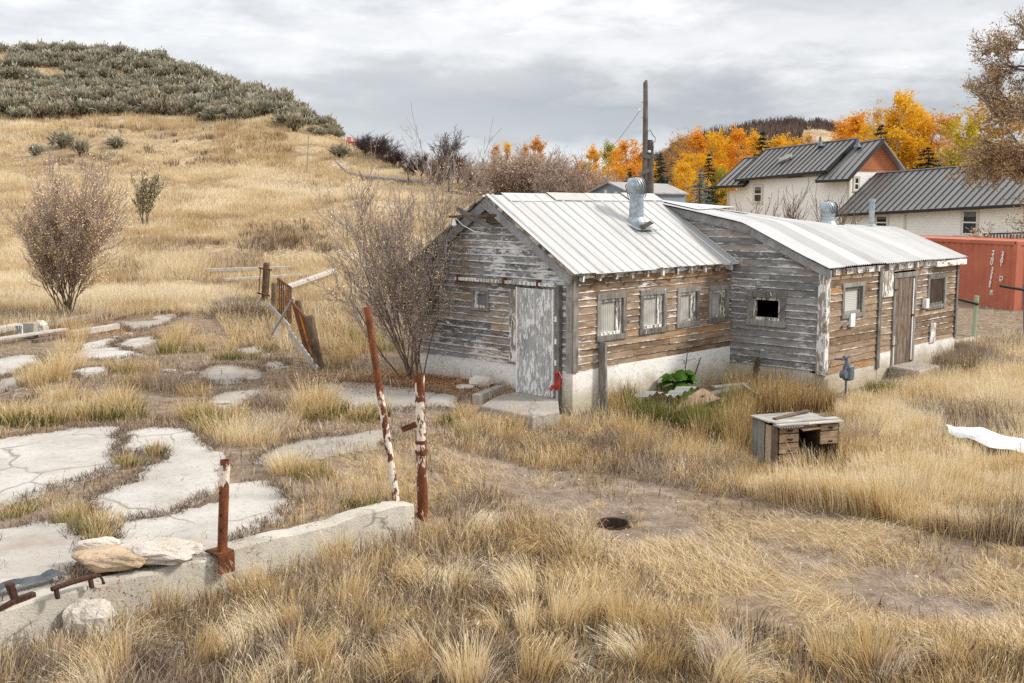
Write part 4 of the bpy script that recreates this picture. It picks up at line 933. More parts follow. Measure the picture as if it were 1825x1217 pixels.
    rl = MB(); rl.beam((10.8, -1.4, 2.0), (13.6, -1.4, 2.15), .08, .08); rl.beam((10.8, -1.4, 1.2), (13.6, -1.4, 1.3), .08, .08)
    for k in range(14): rl.beam((10.9 + k * .2, -1.4, 1.2), (10.9 + k * .2, -1.4, 2.05), .05, .05, (0, 1, 0))
    rl.build('porch_railing', M_DARKW, root, local=True)
house()

# ------------------------------------------------------------------ blue grey sheet metal shed
def metal_shed():
    Y = 58.0; a = gy(1052, 344, Y + 2.6); b = gy(1121, 337, Y); c_ = gy(1206, 343, Y + 7.0); ap = gy(1085.5, 328.5, Y + 1.2)
    e = nrm((b - a) * (1, 1, 0)); d = nrm((c_ - b) * (1, 1, 0)); wv = b - a; wv[2] = 0; dv = d * 9.5
    base = np.array([a[0], a[1], 0.0]); root = thing('metal_shed', 'low blue-grey sheet metal shed with a shallow gable behind the old sheds', 'shed', base)
    ze = 4.38; zr = 4.86; A = base; B = base + wv; R = base + wv * .5
    up = lambda p, z: np.array([p[0], p[1], z])
    m = MB(); m.add([up(A, -.2), up(B, -.2), up(B, ze), up(R, zr), up(A, ze)], [(0, 1, 2, 3, 4)]); m.add([up(B, -.2), up(B + dv, -.2), up(B + dv, ze), up(B, ze)], [(0, 1, 2, 3)])
    m.add([up(A, -.2), up(A + dv, -.2), up(A + dv, ze), up(A, ze)], [(0, 1, 2, 3)]); m.add([up(A + dv, -.2), up(B + dv, -.2), up(B + dv, ze), up(R + dv, zr), up(A + dv, ze)], [(0, 1, 2, 3, 4)])
    m.build('wall', M_BLUEM, root)
    o = e * .25; f = -d * .25
    m = MB(); 
    for P, s in ((A, -1), (B, 1)):
        q = [up(P + o * s + f, ze - .03), up(P + o * s + dv, ze - .03), up(R + dv, zr + .06), up(R + f, zr + .06)]; m.hexa([v - (0, 0, .07) for v in q] + q)
    m.build('roof', M_GREYROOF, root)
    for k, z0, z1 in ((.42, 3.75, 4.5), (.68, 3.9, 4.4)):
        m = MB(); p = A + wv * k + f * .12; m.beam(up(p, z0), up(p, z1), .18, .06, d); m.build('window_strip', M_HTRIM, root)
    m = MB(); m.add([up(A + wv * .02 + f * .05, 3.3), up(B + f * .05, 3.75), up(B + f * .05, 3.8), up(A + wv * .02 + f * .05, 3.35)], [(0, 1, 2, 3)]); m.build('lean_to_edge', M_GREYROOF, root)
    L = thing('lean_to', 'low lean-to with a pale metal roof left of the blue-grey metal shed', 'shed', base - wv * .5)
    q = [up(A - wv * .62 - d * 1.0, 3.75), up(A - d * 1.0, 3.98), up(A + wv * .12 + d * 3, 4.72), up(A - wv * .45 + d * 3, 4.45)]
    m = MB(); m.hexa([v - (0, 0, .1) for v in q] + q); m.build('roof', M_GREYROOF, L)
    m = MB(); m.hexa([up(v, -.2) for v in q] + [v - (0, 0, .12) for v in q]); m.build('wall', M_BLUEM, L)
metal_shed()

# ------------------------------------------------------------------ shipping container
def container():
    C0 = gz(1806, 567); d = nrm((-.42, .91, 0)); n = np.array([-d[1], d[0], 0.0])     # d goes back along the long side; n outward (to the left)
    if n[0] > 0: n = -n
    e = -n; Lg, Wd, Ht = 6.06, 2.44, 2.59; z0 = .12
    root = thing('shipping_container', 'rust-red corrugated shipping container with white lettering parked behind the long shed', 'container', (C0[0], C0[1], 0))
    P = lambda s, o, z: C0 + d * s + e * o + np.array([0, 0, z - C0[2]])
    m = MB(); s = .16; prof = []
    while s < Lg - .16:
        for ds, dep in ((.07, 0), (.068, .036), (.07, .036), (.068, 0)):
            prof.append((s, .03 + dep)); s += ds
    vs = []
    for (s_, o) in prof: vs += [P(s_, o, z0 + .15), P(s_, o, Ht - .10)]
    m.add(vs, [(2 * i, 2 * i + 2, 2 * i + 3, 2 * i + 1) for i in range(len(prof) - 1)])
    m.add([P(0, .05, Ht - .02), P(Lg, .05, Ht - .02), P(Lg, Wd, Ht - .02), P(0, Wd, Ht - .02)], [(0, 1, 2, 3)])
    m.add([P(Lg, .05, z0), P(Lg, Wd, z0), P(Lg, Wd, Ht), P(Lg, .05, Ht)], [(0, 1, 2, 3)]); m.add([P(.05, Wd, z0), P(Lg, Wd, z0), P(Lg, Wd, Ht), P(.05, Wd, Ht)], [(0, 1, 2, 3)])
    m.add([P(.05, .05, z0 + .2), P(Lg, .05, z0 + .2), P(Lg, Wd, z0 + .2), P(.05, Wd, z0 + .2)], [(0, 1, 2, 3)])
    m.build('body', M_CONT, root)
    f = MB()
    def bar(s0, s1, o0, o1, a, b): f.hexa([P(s0, o0, a), P(s1, o0, a), P(s1, o1, a), P(s0, o1, a), P(s0, o0, b), P(s1, o0, b), P(s1, o1, b), P(s0, o1, b)])
    bar(0.16, Lg - .16, 0, .10, z0 + .02, z0 + .17); bar(0.16, Lg - .16, 0, .08, Ht - .12, Ht); bar(0, .17, 0, .17, z0 + .1, Ht - .1); bar(0, .17, Wd - .16, Wd, z0 + .1, Ht - .1); bar(Lg - .16, Lg, 0, .16, z0, Ht)
    bar(0, .12, .17, Wd - .16, z0 + .02, z0 + .17); bar(0, .12, .17, Wd - .16, Ht - .13, Ht - .01)
    f.build('frame', M_CONT, root)
    for s_, o in ((0, 0), (0, Wd - .17), (Lg - .17, 0)):
        for z in (z0 - .01, Ht - .115):
            f = MB(); bar(s_ - .004, s_ + .175, o - .004, o + .175, z, z + .125); k = f.build('corner_casting', M_CONT, root, bevel=.008)
            h = MB(); h.tube([P(s_ + .085, o - .006, z + .06), P(s_ + .085, o + .02, z + .06)], .032, 10); h.build('casting_hole', M_DARK, k)
    for k in range(2):
        f = MB(); o = .17 + k * (Wd - .33) / 2; bar(.03, .06, o, o + (Wd - .35) / 2, z0 + .18, Ht - .14); dr_ = f.build('door', M_CONT, root)
        for j in (.3, .75):
            g = MB(); q = o + j * (Wd - .35) / 2; g.tube([P(.0, q, z0 + .1), P(.0, q, Ht - .08)], .02, 8); g.build('locking_bar', M_CONT, dr_)
    # lettering
    def glyph(ch, s_, zc, size):
        cu = bpy.data.curves.new('txt', 'FONT'); cu.body = ch; cu.size = size; cu.align_x = 'CENTER'; cu.align_y = 'CENTER'; cu.extrude = .002; cu.offset = .009
        to = bpy.data.objects.new('txt', cu); COL.objects.link(to); dg = bpy.context.evaluated_depsgraph_get(); me = bpy.data.meshes.new_from_object(to.evaluated_get(dg))
        vs_ = np.array([v.co[:] for v in me.vertices]); fs = [tuple(p.vertices) for p in me.polygons]
        bpy.data.objects.remove(to); bpy.data.curves.remove(cu); bpy.data.meshes.remove(me)
        # letters stand upright, reading direction is towards the near corner (-d), face looks out along n
        return [P(s_, -.004, zc) - d * x + np.array([0, 0, y]) - e * z for x, y, z in vs_], fs
    for txt, s_, zt, st_, size in (('TTNU', .98, 2.19, .125, .165), ('355785', .98, 1.62, .118, .16), ('7', .98, .80, .12, .15), ('22G1', .58, 2.17, .125, .165)):
        lm = MB()
        for i, ch in enumerate(txt):
            v, fs = glyph(ch, s_ + .018 * i, zt - i * st_, size); lm.add(v, fs)
        if txt == '7':
            for (a, b, c, dd) in ((-.07, .07, .07, .085), (-.07, .07, -.085, -.07), (-.07, -.055, -.07, .07), (.055, .07, -.07, .07)):
                lm.add([P(s_ + a, -.004, zt + c), P(s_ + b, -.004, zt + c), P(s_ + b, -.004, zt + dd), P(s_ + a, -.004, zt + dd)], [(0, 1, 2, 3)])
        lm.build('lettering', M_WHITE, root)
    pl_ = MB()
    for k in range(4):
        for j in range(3):
            if (k * 3 + j) % 5 != 4: pl_.add([P(.52 + .055 * j, -.003, 1.36 - .05 * k), P(.565 + .055 * j, -.003, 1.36 - .05 * k), P(.565 + .055 * j, -.003, 1.395 - .05 * k), P(.52 + .055 * j, -.003, 1.395 - .05 * k)], [(0, 1, 2, 3)])
    pl_.build('data_panel', M_WHITE, root)
container()

# ------------------------------------------------------------------ broken utility pole with a braced stub
def pole():
    Y = 36.0; b = gy(1149, 360, Y); zt = gy(1147, 145, Y)[2]; x = b[0]; z0 = float(zland(x, Y))
    root = thing('utility_pole', 'tall broken timber utility pole braced to a thick stub post', 'utility pole', (x, Y, z0))
    m = MB(); m.tube([(x + .02, Y, z0 - .5), (x, Y, z0 + 4), (x - .02, Y, zt - .5), (x - .03, Y, zt - .05), (x + .0, Y, zt + .04)], [.115, .095, .075, .072, .03], 12, tint=.6); m.build('pole_shaft', M_POLE, root)
    zs = gy(1154, 249, Y)[2]; m = MB(); m.tube([(x + .17, Y + .05, z0 - .5), (x + .17, Y + .05, z0 + 3), (x + .15, Y + .05, zs - .15), (x + .15, Y + .05, zs)], [.145, .13, .115, .085], 12, tint=.3); m.build('stub_post', M_POLE, root)
    for (p, q) in (((1140, 275), (1159, 280)), ((1139, 311), (1157, 303))):
        m = MB(); m.beam(gy(*p, Y - .16), gy(*q, Y - .16), .05, .12, (0, 0, 1), .8); m.build('brace_board', M_POLE, root, bevel=.005)
    m = MB(); p = gy(1142, 194, Y - .1); m.tube([p, p + (-.06, 0, -.06)], [.05, .03], 8); m.tube([gy(1143, 190, Y), gy(1148, 190, Y)], .015, 6); m.build('insulator', M_WHITE, root)
    m = MB(); m.tube([gy(1148, 236, Y), gy(1152, 236, Y)], .045, 8); m.build('bracket', M_BLACK, root)
    for px, py in ((1148, 160), (1143, 182), (1143, 210), (1150, 170)):
        m = MB(); m.tube([gy(1146.5, py, Y), gy(px, py, Y - .05)], .012, 6); m.build('climbing_peg', M_STEEL, root)
    m = MB(); m.tube([gy(*q, Y - .05) for q in ((1155, 234), (1158.5, 231), (1163, 240), (1168, 246), (1168, 251), (1162, 256), (1159, 258))], .012, 6); m.tube([gy(*q, Y - .05) for q in ((1160, 256), (1165, 262), (1164, 268), (1158, 270))], .010, 6); m.build('loose_cable', M_BLACK, root)
    m = MB(); p = gy(1157, 270, Y - .1); m.blob(p, (.05, .05, .04), 3); m.build('cable_clamp', M_WHITE, root)
    a = gy(1141, 196, Y); b = gy(1030, 292, 70); pts = [a * (1 - f) + b * f + np.array([0, 0, -1.3 * 4 * f * (1 - f) * .45]) for f in np.linspace(0, 1, 24)]
    w = MB(); w.tube(pts, .007, 5); tag(w.build('overhead_wire', M_BLACK, None, origin=a), 'thin slack overhead wire running down from the utility pole', 'wire')
pole()

# ------------------------------------------------------------------ concrete: retaining wall, slabs, stoop, step
P0 = gz(0, 1088, .30); P1 = gz(737, 893, .30); WD = nrm((P1 - P0) * (1, 1, 0)); WN = np.array([-WD[1], WD[0], 0])
def retaining_wall():
    m = MB(); L = np.linalg.norm((P1 - P0)[:2]); st = -3.0; n = 46; rg = np.random.default_rng(4); vs = []
    for i in range(n + 1):
        s = st + (L - st) * i / n; c = P0 + WD * s; h = .31 + .012 * sin(s * 3) + rg.normal() * .008 - (.05 if i == n else 0) - (.03 if 28 < i < 31 else 0)
        w0, w1 = -.02 + rg.normal() * .008, .19 + rg.normal() * .012
        vs += [c - WN * .02 + (0, 0, -.5 - c[2]), c + WN * w1 + (0, 0, -.5 - c[2]), c + WN * w1 + (0, 0, h - c[2]), c - WN * -.005 + (0, 0, h - c[2] - .0), c + WN * w0 + (0, 0, h - .03 - c[2])]
    fs = []
    for i in range(n):
        for k in range(5): fs.append((i * 5 + k, i * 5 + (k + 1) % 5, (i + 1) * 5 + (k + 1) % 5, (i + 1) * 5 + k))
    fs += [(0, 4, 3, 2, 1), tuple(n * 5 + k for k in range(5))]
    m.add(vs, fs); tag(m.build('concrete_wall', M_WALLC, None, origin=P0), 'low lichen-spotted concrete retaining wall edging the terrace', 'wall')
retaining_wall()
def z7(pts): return [(x / 2.5516, 740 + y / 2.5516) for x, y in pts]
def z6(pts): return [(x / 2.9435, 400 + y / 2.9435) for x, y in pts]
def z8(pts): return [(420 + x / 2.34, 440 + y / 2.34) for x, y in pts]
SLABS = [
 (z7([(-60, 115), (0, 105), (200, 75), (300, 55), (460, 48), (540, 52), (550, 120), (530, 215), (330, 285), (200, 312), (100, 360), (0, 405), (-60, 430)]), 0, 'wide pale concrete slab at the terrace edge with a grassy crack below it'),
 (z7([(565, 65), (690, 52), (830, 55), (900, 95), (985, 150), (1005, 220), (985, 300), (960, 350), (890, 375), (740, 420), (600, 452), (520, 460), (430, 395), (470, 350), (590, 290), (700, 215), (780, 180), (700, 140), (545, 150)]), 0, 'curving pale concrete slab behind the short rusted post'),
 (z7([(530, 475), (740, 440), (900, 395), (1010, 375), (1050, 300), (1200, 285), (1260, 330), (1320, 385), (1270, 445), (1150, 490), (1050, 520), (1040, 580), (880, 600), (700, 565), (530, 560)]), 0, 'cracked concrete slab around the foot of the short rusted post'),
 (z7([(-60, 530), (0, 510), (100, 480), (200, 450), (300, 470), (385, 540), (345, 620), (330, 720), (200, 795), (60, 845), (-60, 880)]), 0, 'pale concrete slab beside the rusty bar on the wall'),
 (z6([(-40, 712), (0, 705), (100, 690), (225, 688), (235, 725), (120, 765), (0, 788), (-40, 795)]), 0, 'narrow concrete slab just in front of the white planks'),
 (z6([(-40, 822), (0, 812), (90, 795), (195, 800), (100, 855), (0, 892), (-40, 900)]), 1, 'concrete slab with grass tufts along its near edge'),
 (z6([(150, 930), (230, 880), (330, 862), (410, 878), (420, 950), (310, 990), (180, 975)]), 1, 'half overgrown concrete slab ringed by green grass'),
 (z6([(335, 780), (450, 758), (555, 750), (505, 788), (400, 800)]), 0, 'small concrete slab between dry grass tufts'),
 (z6([(385, 655), (480, 620), (600, 600), (570, 640), (420, 665)]), 0, 'small flaked slab near the end of the split plank'),
 (z6([(600, 640), (680, 603), (805, 592), (795, 625), (690, 645)]), 0, 'small flaked slab with one green sprig'),
 (z6([(380, 690), (480, 658), (610, 650), (745, 685), (610, 708), (420, 705)]), 0, 'long flaked slab between the small flaked slabs and dry grass'),
 (z6([(605, 512), (700, 483), (900, 465), (965, 475), (870, 532), (690, 562)]), 1, 'grey concrete slab at the far end of the planks'),
 (z6([(1025, 800), (1100, 742), (1200, 735), (1395, 768), (1345, 803), (1240, 828), (1060, 834)]), 1, 'grey concrete slab left of the leaning fence foot'),
 (z6([(1365, 735), (1430, 715), (1505, 718), (1505, 748), (1400, 770)]), 1, 'small concrete slab close to the leaning fence'),
 (z6([(1060, 935), (1180, 878), (1340, 866), (1380, 900), (1300, 960), (1120, 985)]), 1, 'concrete slab left of the tall dry grass'),
 (z8([(330, 575), (480, 562), (600, 572), (760, 595), (900, 618), (930, 655), (780, 662), (600, 690), (420, 660)]), 1, 'long grey pavement slab leading towards the sliding door'),
 (z8([(85, 875), (200, 815), (420, 775), (610, 755), (660, 785), (560, 825), (400, 856), (190, 890)]), 1, 'worn grey pavement slab behind the leaning rusted post'),
 (z6([(1235, 660), (1310, 640), (1395, 640), (1380, 668), (1260, 680)]), 1, 'small concrete slab below the leaning steel pole'),
]
SLAB_EDGE = []
def slab(pts, kind, label, seed):   # kind 1: sunk lower, dirtier
    rg = np.random.default_rng(seed); W = np.array([gz(x, y, .38)[:2] for x, y in pts]); out = []
    for i in range(len(W)):
        a, b = W[i], W[(i + 1) % len(W)]; n = max(2, int(np.linalg.norm(b - a) / .05))
        nv = np.array([b[1] - a[1], a[0] - b[0]]) / max(1e-6, np.linalg.norm(b - a))
        for k in range(n):
            f = k / n; p = a * (1 - f) + b * f
            out.append(p + nv * ((np.floor(fbm(p[0], p[1], .45, seed, 4) * 9) / 9 - .5) * .36 + (vnoise(p[0], p[1], .11, seed + 3) - .5) * .12 + (vnoise(p[0], p[1], .04, seed + 4) - .5) * .03))
    out = np.array(out); bm = bmesh.new(); zt = .0
    vt = [bm.verts.new((x, y, float(zland(x, y, False)) + (.05 if kind == 0 else .022))) for x, y in out]
    ar = sum(out[i, 0] * out[(i + 1) % len(out), 1] - out[(i + 1) % len(out), 0] * out[i, 1] for i in range(len(out)))
    if ar < 0: vt.reverse()
    fc = bm.faces.new(vt); r = bmesh.ops.extrude_face_region(bm, geom=[fc])
    for v in r['geom']:
        if isinstance(v, bmesh.types.BMVert): v.co.z -= .16
    bmesh.ops.triangulate(bm, faces=[f for f in bm.faces if len(f.verts) > 4]); bmesh.ops.recalc_face_normals(bm, faces=bm.faces)
    c = np.array([*out.mean(0), .3]); 
    for v in bm.verts: v.co -= Vector(c)
    SLAB_EDGE.append(out.copy()); me = bpy.data.meshes.new('concrete_slab'); bm.to_mesh(me); bm.free()
    tag(link_mesh('concrete_slab', me, M_SLAB if kind == 0 else M_SLAB2, None, None, c), label, 'slab', 'broken concrete slabs on the terrace')
for i, (pts, k, lb) in enumerate(SLABS): slab(pts, k, lb, 50 + i)

def lump(name, px, py, size, mat, label, cat, seed, z=None, group=None, sink=.25, rot=None):
    p = G(px, py) if z is None else gz(px, py, z); m = MB(); m.blob((0, 0, 0), size, seed)
    V = np.array(m.V)
    if rot: c, s = cos(rot), sin(rot); V = np.stack([V[:, 0] * c - V[:, 1] * s, V[:, 0] * s + V[:, 1] * c, V[:, 2]], 1)
    m.V = [tuple(v + p + (0, 0, size[2] * (1 - sink))) for v in V]
    return tag(m.build(name, mat, None, origin=p), label, cat, group)
for i, (x, y, s, lb) in enumerate(((150, 636, .2, 'small broken concrete fragment beside the narrow slab'), (208, 603, .16, 'small broken concrete fragment by the split grey plank'), (302, 662, .14, 'pale concrete chip in the brown weeds'), (228, 596, .13, 'pale chip near the flaked slab with the sprig'), (345, 668, .2, 'broken concrete fragment left of the grey slab'), (455, 588, .18, 'flat pale fragment below the brown weed mound'), (395, 720, .15, 'small fragment beside green grass behind the large slabs'))):
    lump('concrete_fragment', x, y, (s, s * .8, s * .22), M_SLAB, lb, 'fragment', 170 + i, None, 'broken concrete bits on the terrace', .3)
# stoop in front of the sliding door
def poly_block(name, pts, ztop, zbot, mat, label, cat, bevel=.015):
    W = [gz(x, y, ztop) for x, y in pts]; W = [(p[0], p[1]) for p in W]; ar = sum(W[i][0] * W[(i + 1) % len(W)][1] - W[(i + 1) % len(W)][0] * W[i][1] for i in range(len(W)))
    if ar < 0: W.reverse()
    m = MB(); m.prism(W, zbot, ztop); c = (np.mean([w[0] for w in W]), np.mean([w[1] for w in W]), zbot)
    return tag(m.build(name, mat, None, origin=c, bevel=bevel), label, cat)
poly_block('concrete_stoop', [(926, 692), (994, 709), (997, 733), (948, 742), (856, 723), (880, 708)], .30, -.4, M_SLAB2, 'rough grey concrete stoop below the sliding door', 'stoop', .02)
def curb():
    m = MB(); a = gz(848, 703, .42); b = gz(892, 686, .42); m.beam(a + (0, 0, -.14), b + (0, 0, -.14), .16, .28); c = gz(862, 686, .42); e = gz(890, 684, .42)
    tag(m.build('concrete_curb', M_SLAB2, None, origin=a, bevel=.012), 'short concrete curb block beside the door stoop', 'curb')
curb()
lump('pale_stone', 858, 690, (.24, .17, .12), M_ROCK, 'rounded white stone resting on the concrete curb', 'stone', 5, None, None, .1)
lump('pale_stone', 829, 693, (.18, .12, .05), M_ROCK, 'flat pale stone in the orange leaves by the curb', 'stone', 6, None, None, .2)
poly_block('doorstep', [(1583, 652), (1639, 662), (1675, 651), (1626, 643)], .30, -.4, M_SLAB2, 'block-shaped concrete doorstep under the plank door', 'step', .03)
lump('boulder', 160, 1136, (.23, .17, .19), M_ROCK, 'white rough boulder leaning against the low retaining wall', 'boulder', 9, -.12, None, .15)
lump('rock', 274, 996, (.40, .26, .12), M_ROCK, 'big pale flat-topped rock behind the low retaining wall', 'rock', 10, .36, None, .45, .35)
lump('rock', 205, 1003, (.42, .25, .11), M_TAN, 'tan sandy rock between the pale rock and the rusty bar', 'rock', 11, .36, None, .5, .2)
lump('rock', 176, 981, (.22, .08, .07), M_ROCK, 'thin pale rock lying on the tan rock', 'rock', 12, .46, None, .1, .5)
lump('rock', 330, 985, (.20, .12, .07), M_ROCK, 'small pale rock beside the short post base', 'rock', 13, .36, None, .3, .3)
for i, (x, y, s, lb) in enumerate(((280, 533, .42, 'tan clay lump nearest the grey slab by the planks'), (262, 549, .3, 'low tan clay lump at the edge of the grey slab'), (300, 520, .5, 'broad tan clay lump below the tall grass clump'), (330, 512, .45, 'tan clay lump topped with dry grass'), (345, 527, .35, 'small tan clay lump in pinkish weeds'))):
    lump('clay_lump', x, y, (s, s * .7, s * .4), M_TAN, lb, 'lump', 70 + i, None, 'tan clay lumps at the foot of the hill', .4)

# ------------------------------------------------------------------ rusted posts on and beside the retaining wall
def pipe_post(base, top, rad, mat, label, n=16):
    root = thing('rusted_post', label, 'post', base); a, b = np.array(base), np.array(top); d = nrm(b - a); L = np.linalg.norm(b - a)
    m = MB(); m.tube([a - d * .05, a + d * L * .5, b], rad, n, cap=False); m.tube([b - d * .4, b], rad * .86, n, cap=False); m.build('shaft', mat, root, smooth=False)
    c = MB(); c.tube([b - d * .30, b - d * .28], rad * .86, n); c.build('hollow_top', M_DARK, root)
    r = MB(); x = nrm(np.cross(d, (0, 1, 0))); y = np.cross(d, x)
    vs = []
    for k in range(n):
        q = x * cos(2 * pi * k / n) + y * sin(2 * pi * k / n); vs += [b + q * rad, b + q * rad * .86]
    r.add(vs, [(2 * k, 2 * k + 1, (2 * k + 3) % (2 * n), (2 * k + 2) % (2 * n)) for k in range(n)]); r.build('rim', M_RUST, root)
    return root, a, b, d
q = gz(396, 985, .31); root, a, b, dd = pipe_post(q, q + np.array(gy(401, 820, q[1]) - gy(396, 985, q[1])), .052, M_POSTS['low'], 'short rusted steel post bolted on top of the low wall')
m = MB(); c = q + WN * .05; m.beam(c - WD * .11 + (0, 0, .01), c + WD * .11 + (0, 0, .01), .22, .022, (0, 0, 1)); cc = q - WN * .075; m.beam(cc - WD * .10 + (0, 0, -.10), cc + WD * .10 + (0, 0, -.10), .014, .21); m.build('base_bracket', M_RUST, root, bevel=.004)
for zz in (.42, .66, .25):
    m = MB(); m.tube([q + (.01, -.06, zz), q + (.01, -.04, zz)], .011, 8); m.build('bolt_hole', M_DARK, root)
q = gz(707, 893, .30); pipe_post(q, gy(654, 547, q[1] + .25), .045, M_POSTS['lean'], 'tall leaning rust and white steel post at the end of the low wall')
for f in (.35, .44):
    pass
q = G(754, 925); t_ = gy(747, 668, q[1]); root, a, b, dd = pipe_post(q, t_, .068, M_POSTS['tall'], 'thick upright rusted post beside the end of the low wall')
for f in (.46, .53):
    p = a + (b - a) * (1 - f) if f < .5 else a + (b - a) * (1 - f); m = MB(); m.tube([p - dd * .022, p + dd * .022], .074 if f < .5 else .077, 16); m.build('collar', M_RUST, root)
m = MB(); m.beam(gy(716, 766, q[1] - .08), gy(742, 756, q[1] - .08), .012, .075, (0, 0, 1)); m.build('side_plate', M_RUST, root)
# rusty bar, three-legged bracket and plastic on the wall
def bar_on_wall():
    a, b = gz(92, 1050, .42), gz(170, 1026, .42); root = thing('rusty_bar', 'rusty iron bar on short feet lying along the low wall', 'bar', (a[0], a[1], .3)); m = MB(); m.tube([a, a * .5 + b * .5 + (0, 0, .01), b], [.024, .027, .025], 10); m.build('shaft', M_DRUST, root)
    for f, k in ((.1, 0), (.88, 1)):
        p = a * (1 - f) + b * f; m = MB(); m.beam(p + (0, 0, -.02), (p[0] + .01, p[1], .315), .05, .03, WD); m.build('foot', M_DRUST, root)
    m = MB(); p = b; m.tube([p, p + WD * .04 + (0, 0, .0), p + WD * .07 + (0, 0, -.06), p + WD * .08 + (0, 0, -.10)], [.012, .012, .012, .018], 8); m.build('hook', M_DRUST, root)
    q = gz(28, 1076, .315); root = thing('rusty_bracket', 'three-armed rusty iron bracket lying on top of the low wall', 'bracket', q); m = MB()
    def arm(p0, p1, w0, w1, t0=.016): m.beam(p0, p1, w0, t0, (0, 0, 1), .5, w1)
    m.beam(q + (0, 0, .03), q + WD * -.18 + WN * -.06 + (0, 0, .012), .05, .05, (0, 0, 1), .5, .02); m.beam(q + (0, 0, .03), q + WD * .19 + WN * .03 + (0, 0, .03), .05, .06, (0, 0, 1), .5, .06); m.beam(q + (0, 0, .03), q + WD * -.04 + WN * .02 + (0, 0, .20), .05, .06, WD, .5, .09)
    m.build('arms', M_DRUST, root, bevel=.006)
    m = MB(); p0 = gz(-10, 1066, .37); n = 12; vs = []
    for i in range(n + 1):
        c = p0 + WD * (i / n * .72) + WN * .05
        for k in range(3): vs.append(c + WN * (k * .10) + (0, 0, .02 + .04 * random.random()))
    m.add(vs, [(3 * i + k, 3 * i + k + 1, 3 * i + k + 4, 3 * i + k + 3) for i in range(n) for k in range(2)]); tag(m.build('plastic_sheet', M_PLASTIC, None, origin=p0), 'crumpled black plastic strip behind the three-armed bracket', 'plastic sheet')
bar_on_wall()
# rust stain debris pieces on the slabs
def drain():
    p = np.array([PITC[0], PITC[1], float(zland(PITC[0] + .45, PITC[1])) - .03]); root = thing('sunken_drain', 'open rusty drain hole sunk in the dirt track', 'drain', p); m = MB(); n = 20; vs = []
    for r_, z in ((.20, .005), (.215, .02), (.20, .012), (.19, -.3)): vs += [p + (r_ * cos(2 * pi * k / n), r_ * sin(2 * pi * k / n), z) for k in range(n)]
    m.add(vs, [(i * n + k, i * n + (k + 1) % n, (i + 1) * n + (k + 1) % n, (i + 1) * n + k) for i in range(3) for k in range(n) if not (i < 2 and 11 < k < 15)]); m.build('collar', M_DARKW, root)
    m = MB(); m.tube([p + (0, 0, -.27), p + (0, 0, -.25)], .19, 20); m.build('hole', M_DARK, root)
drain()

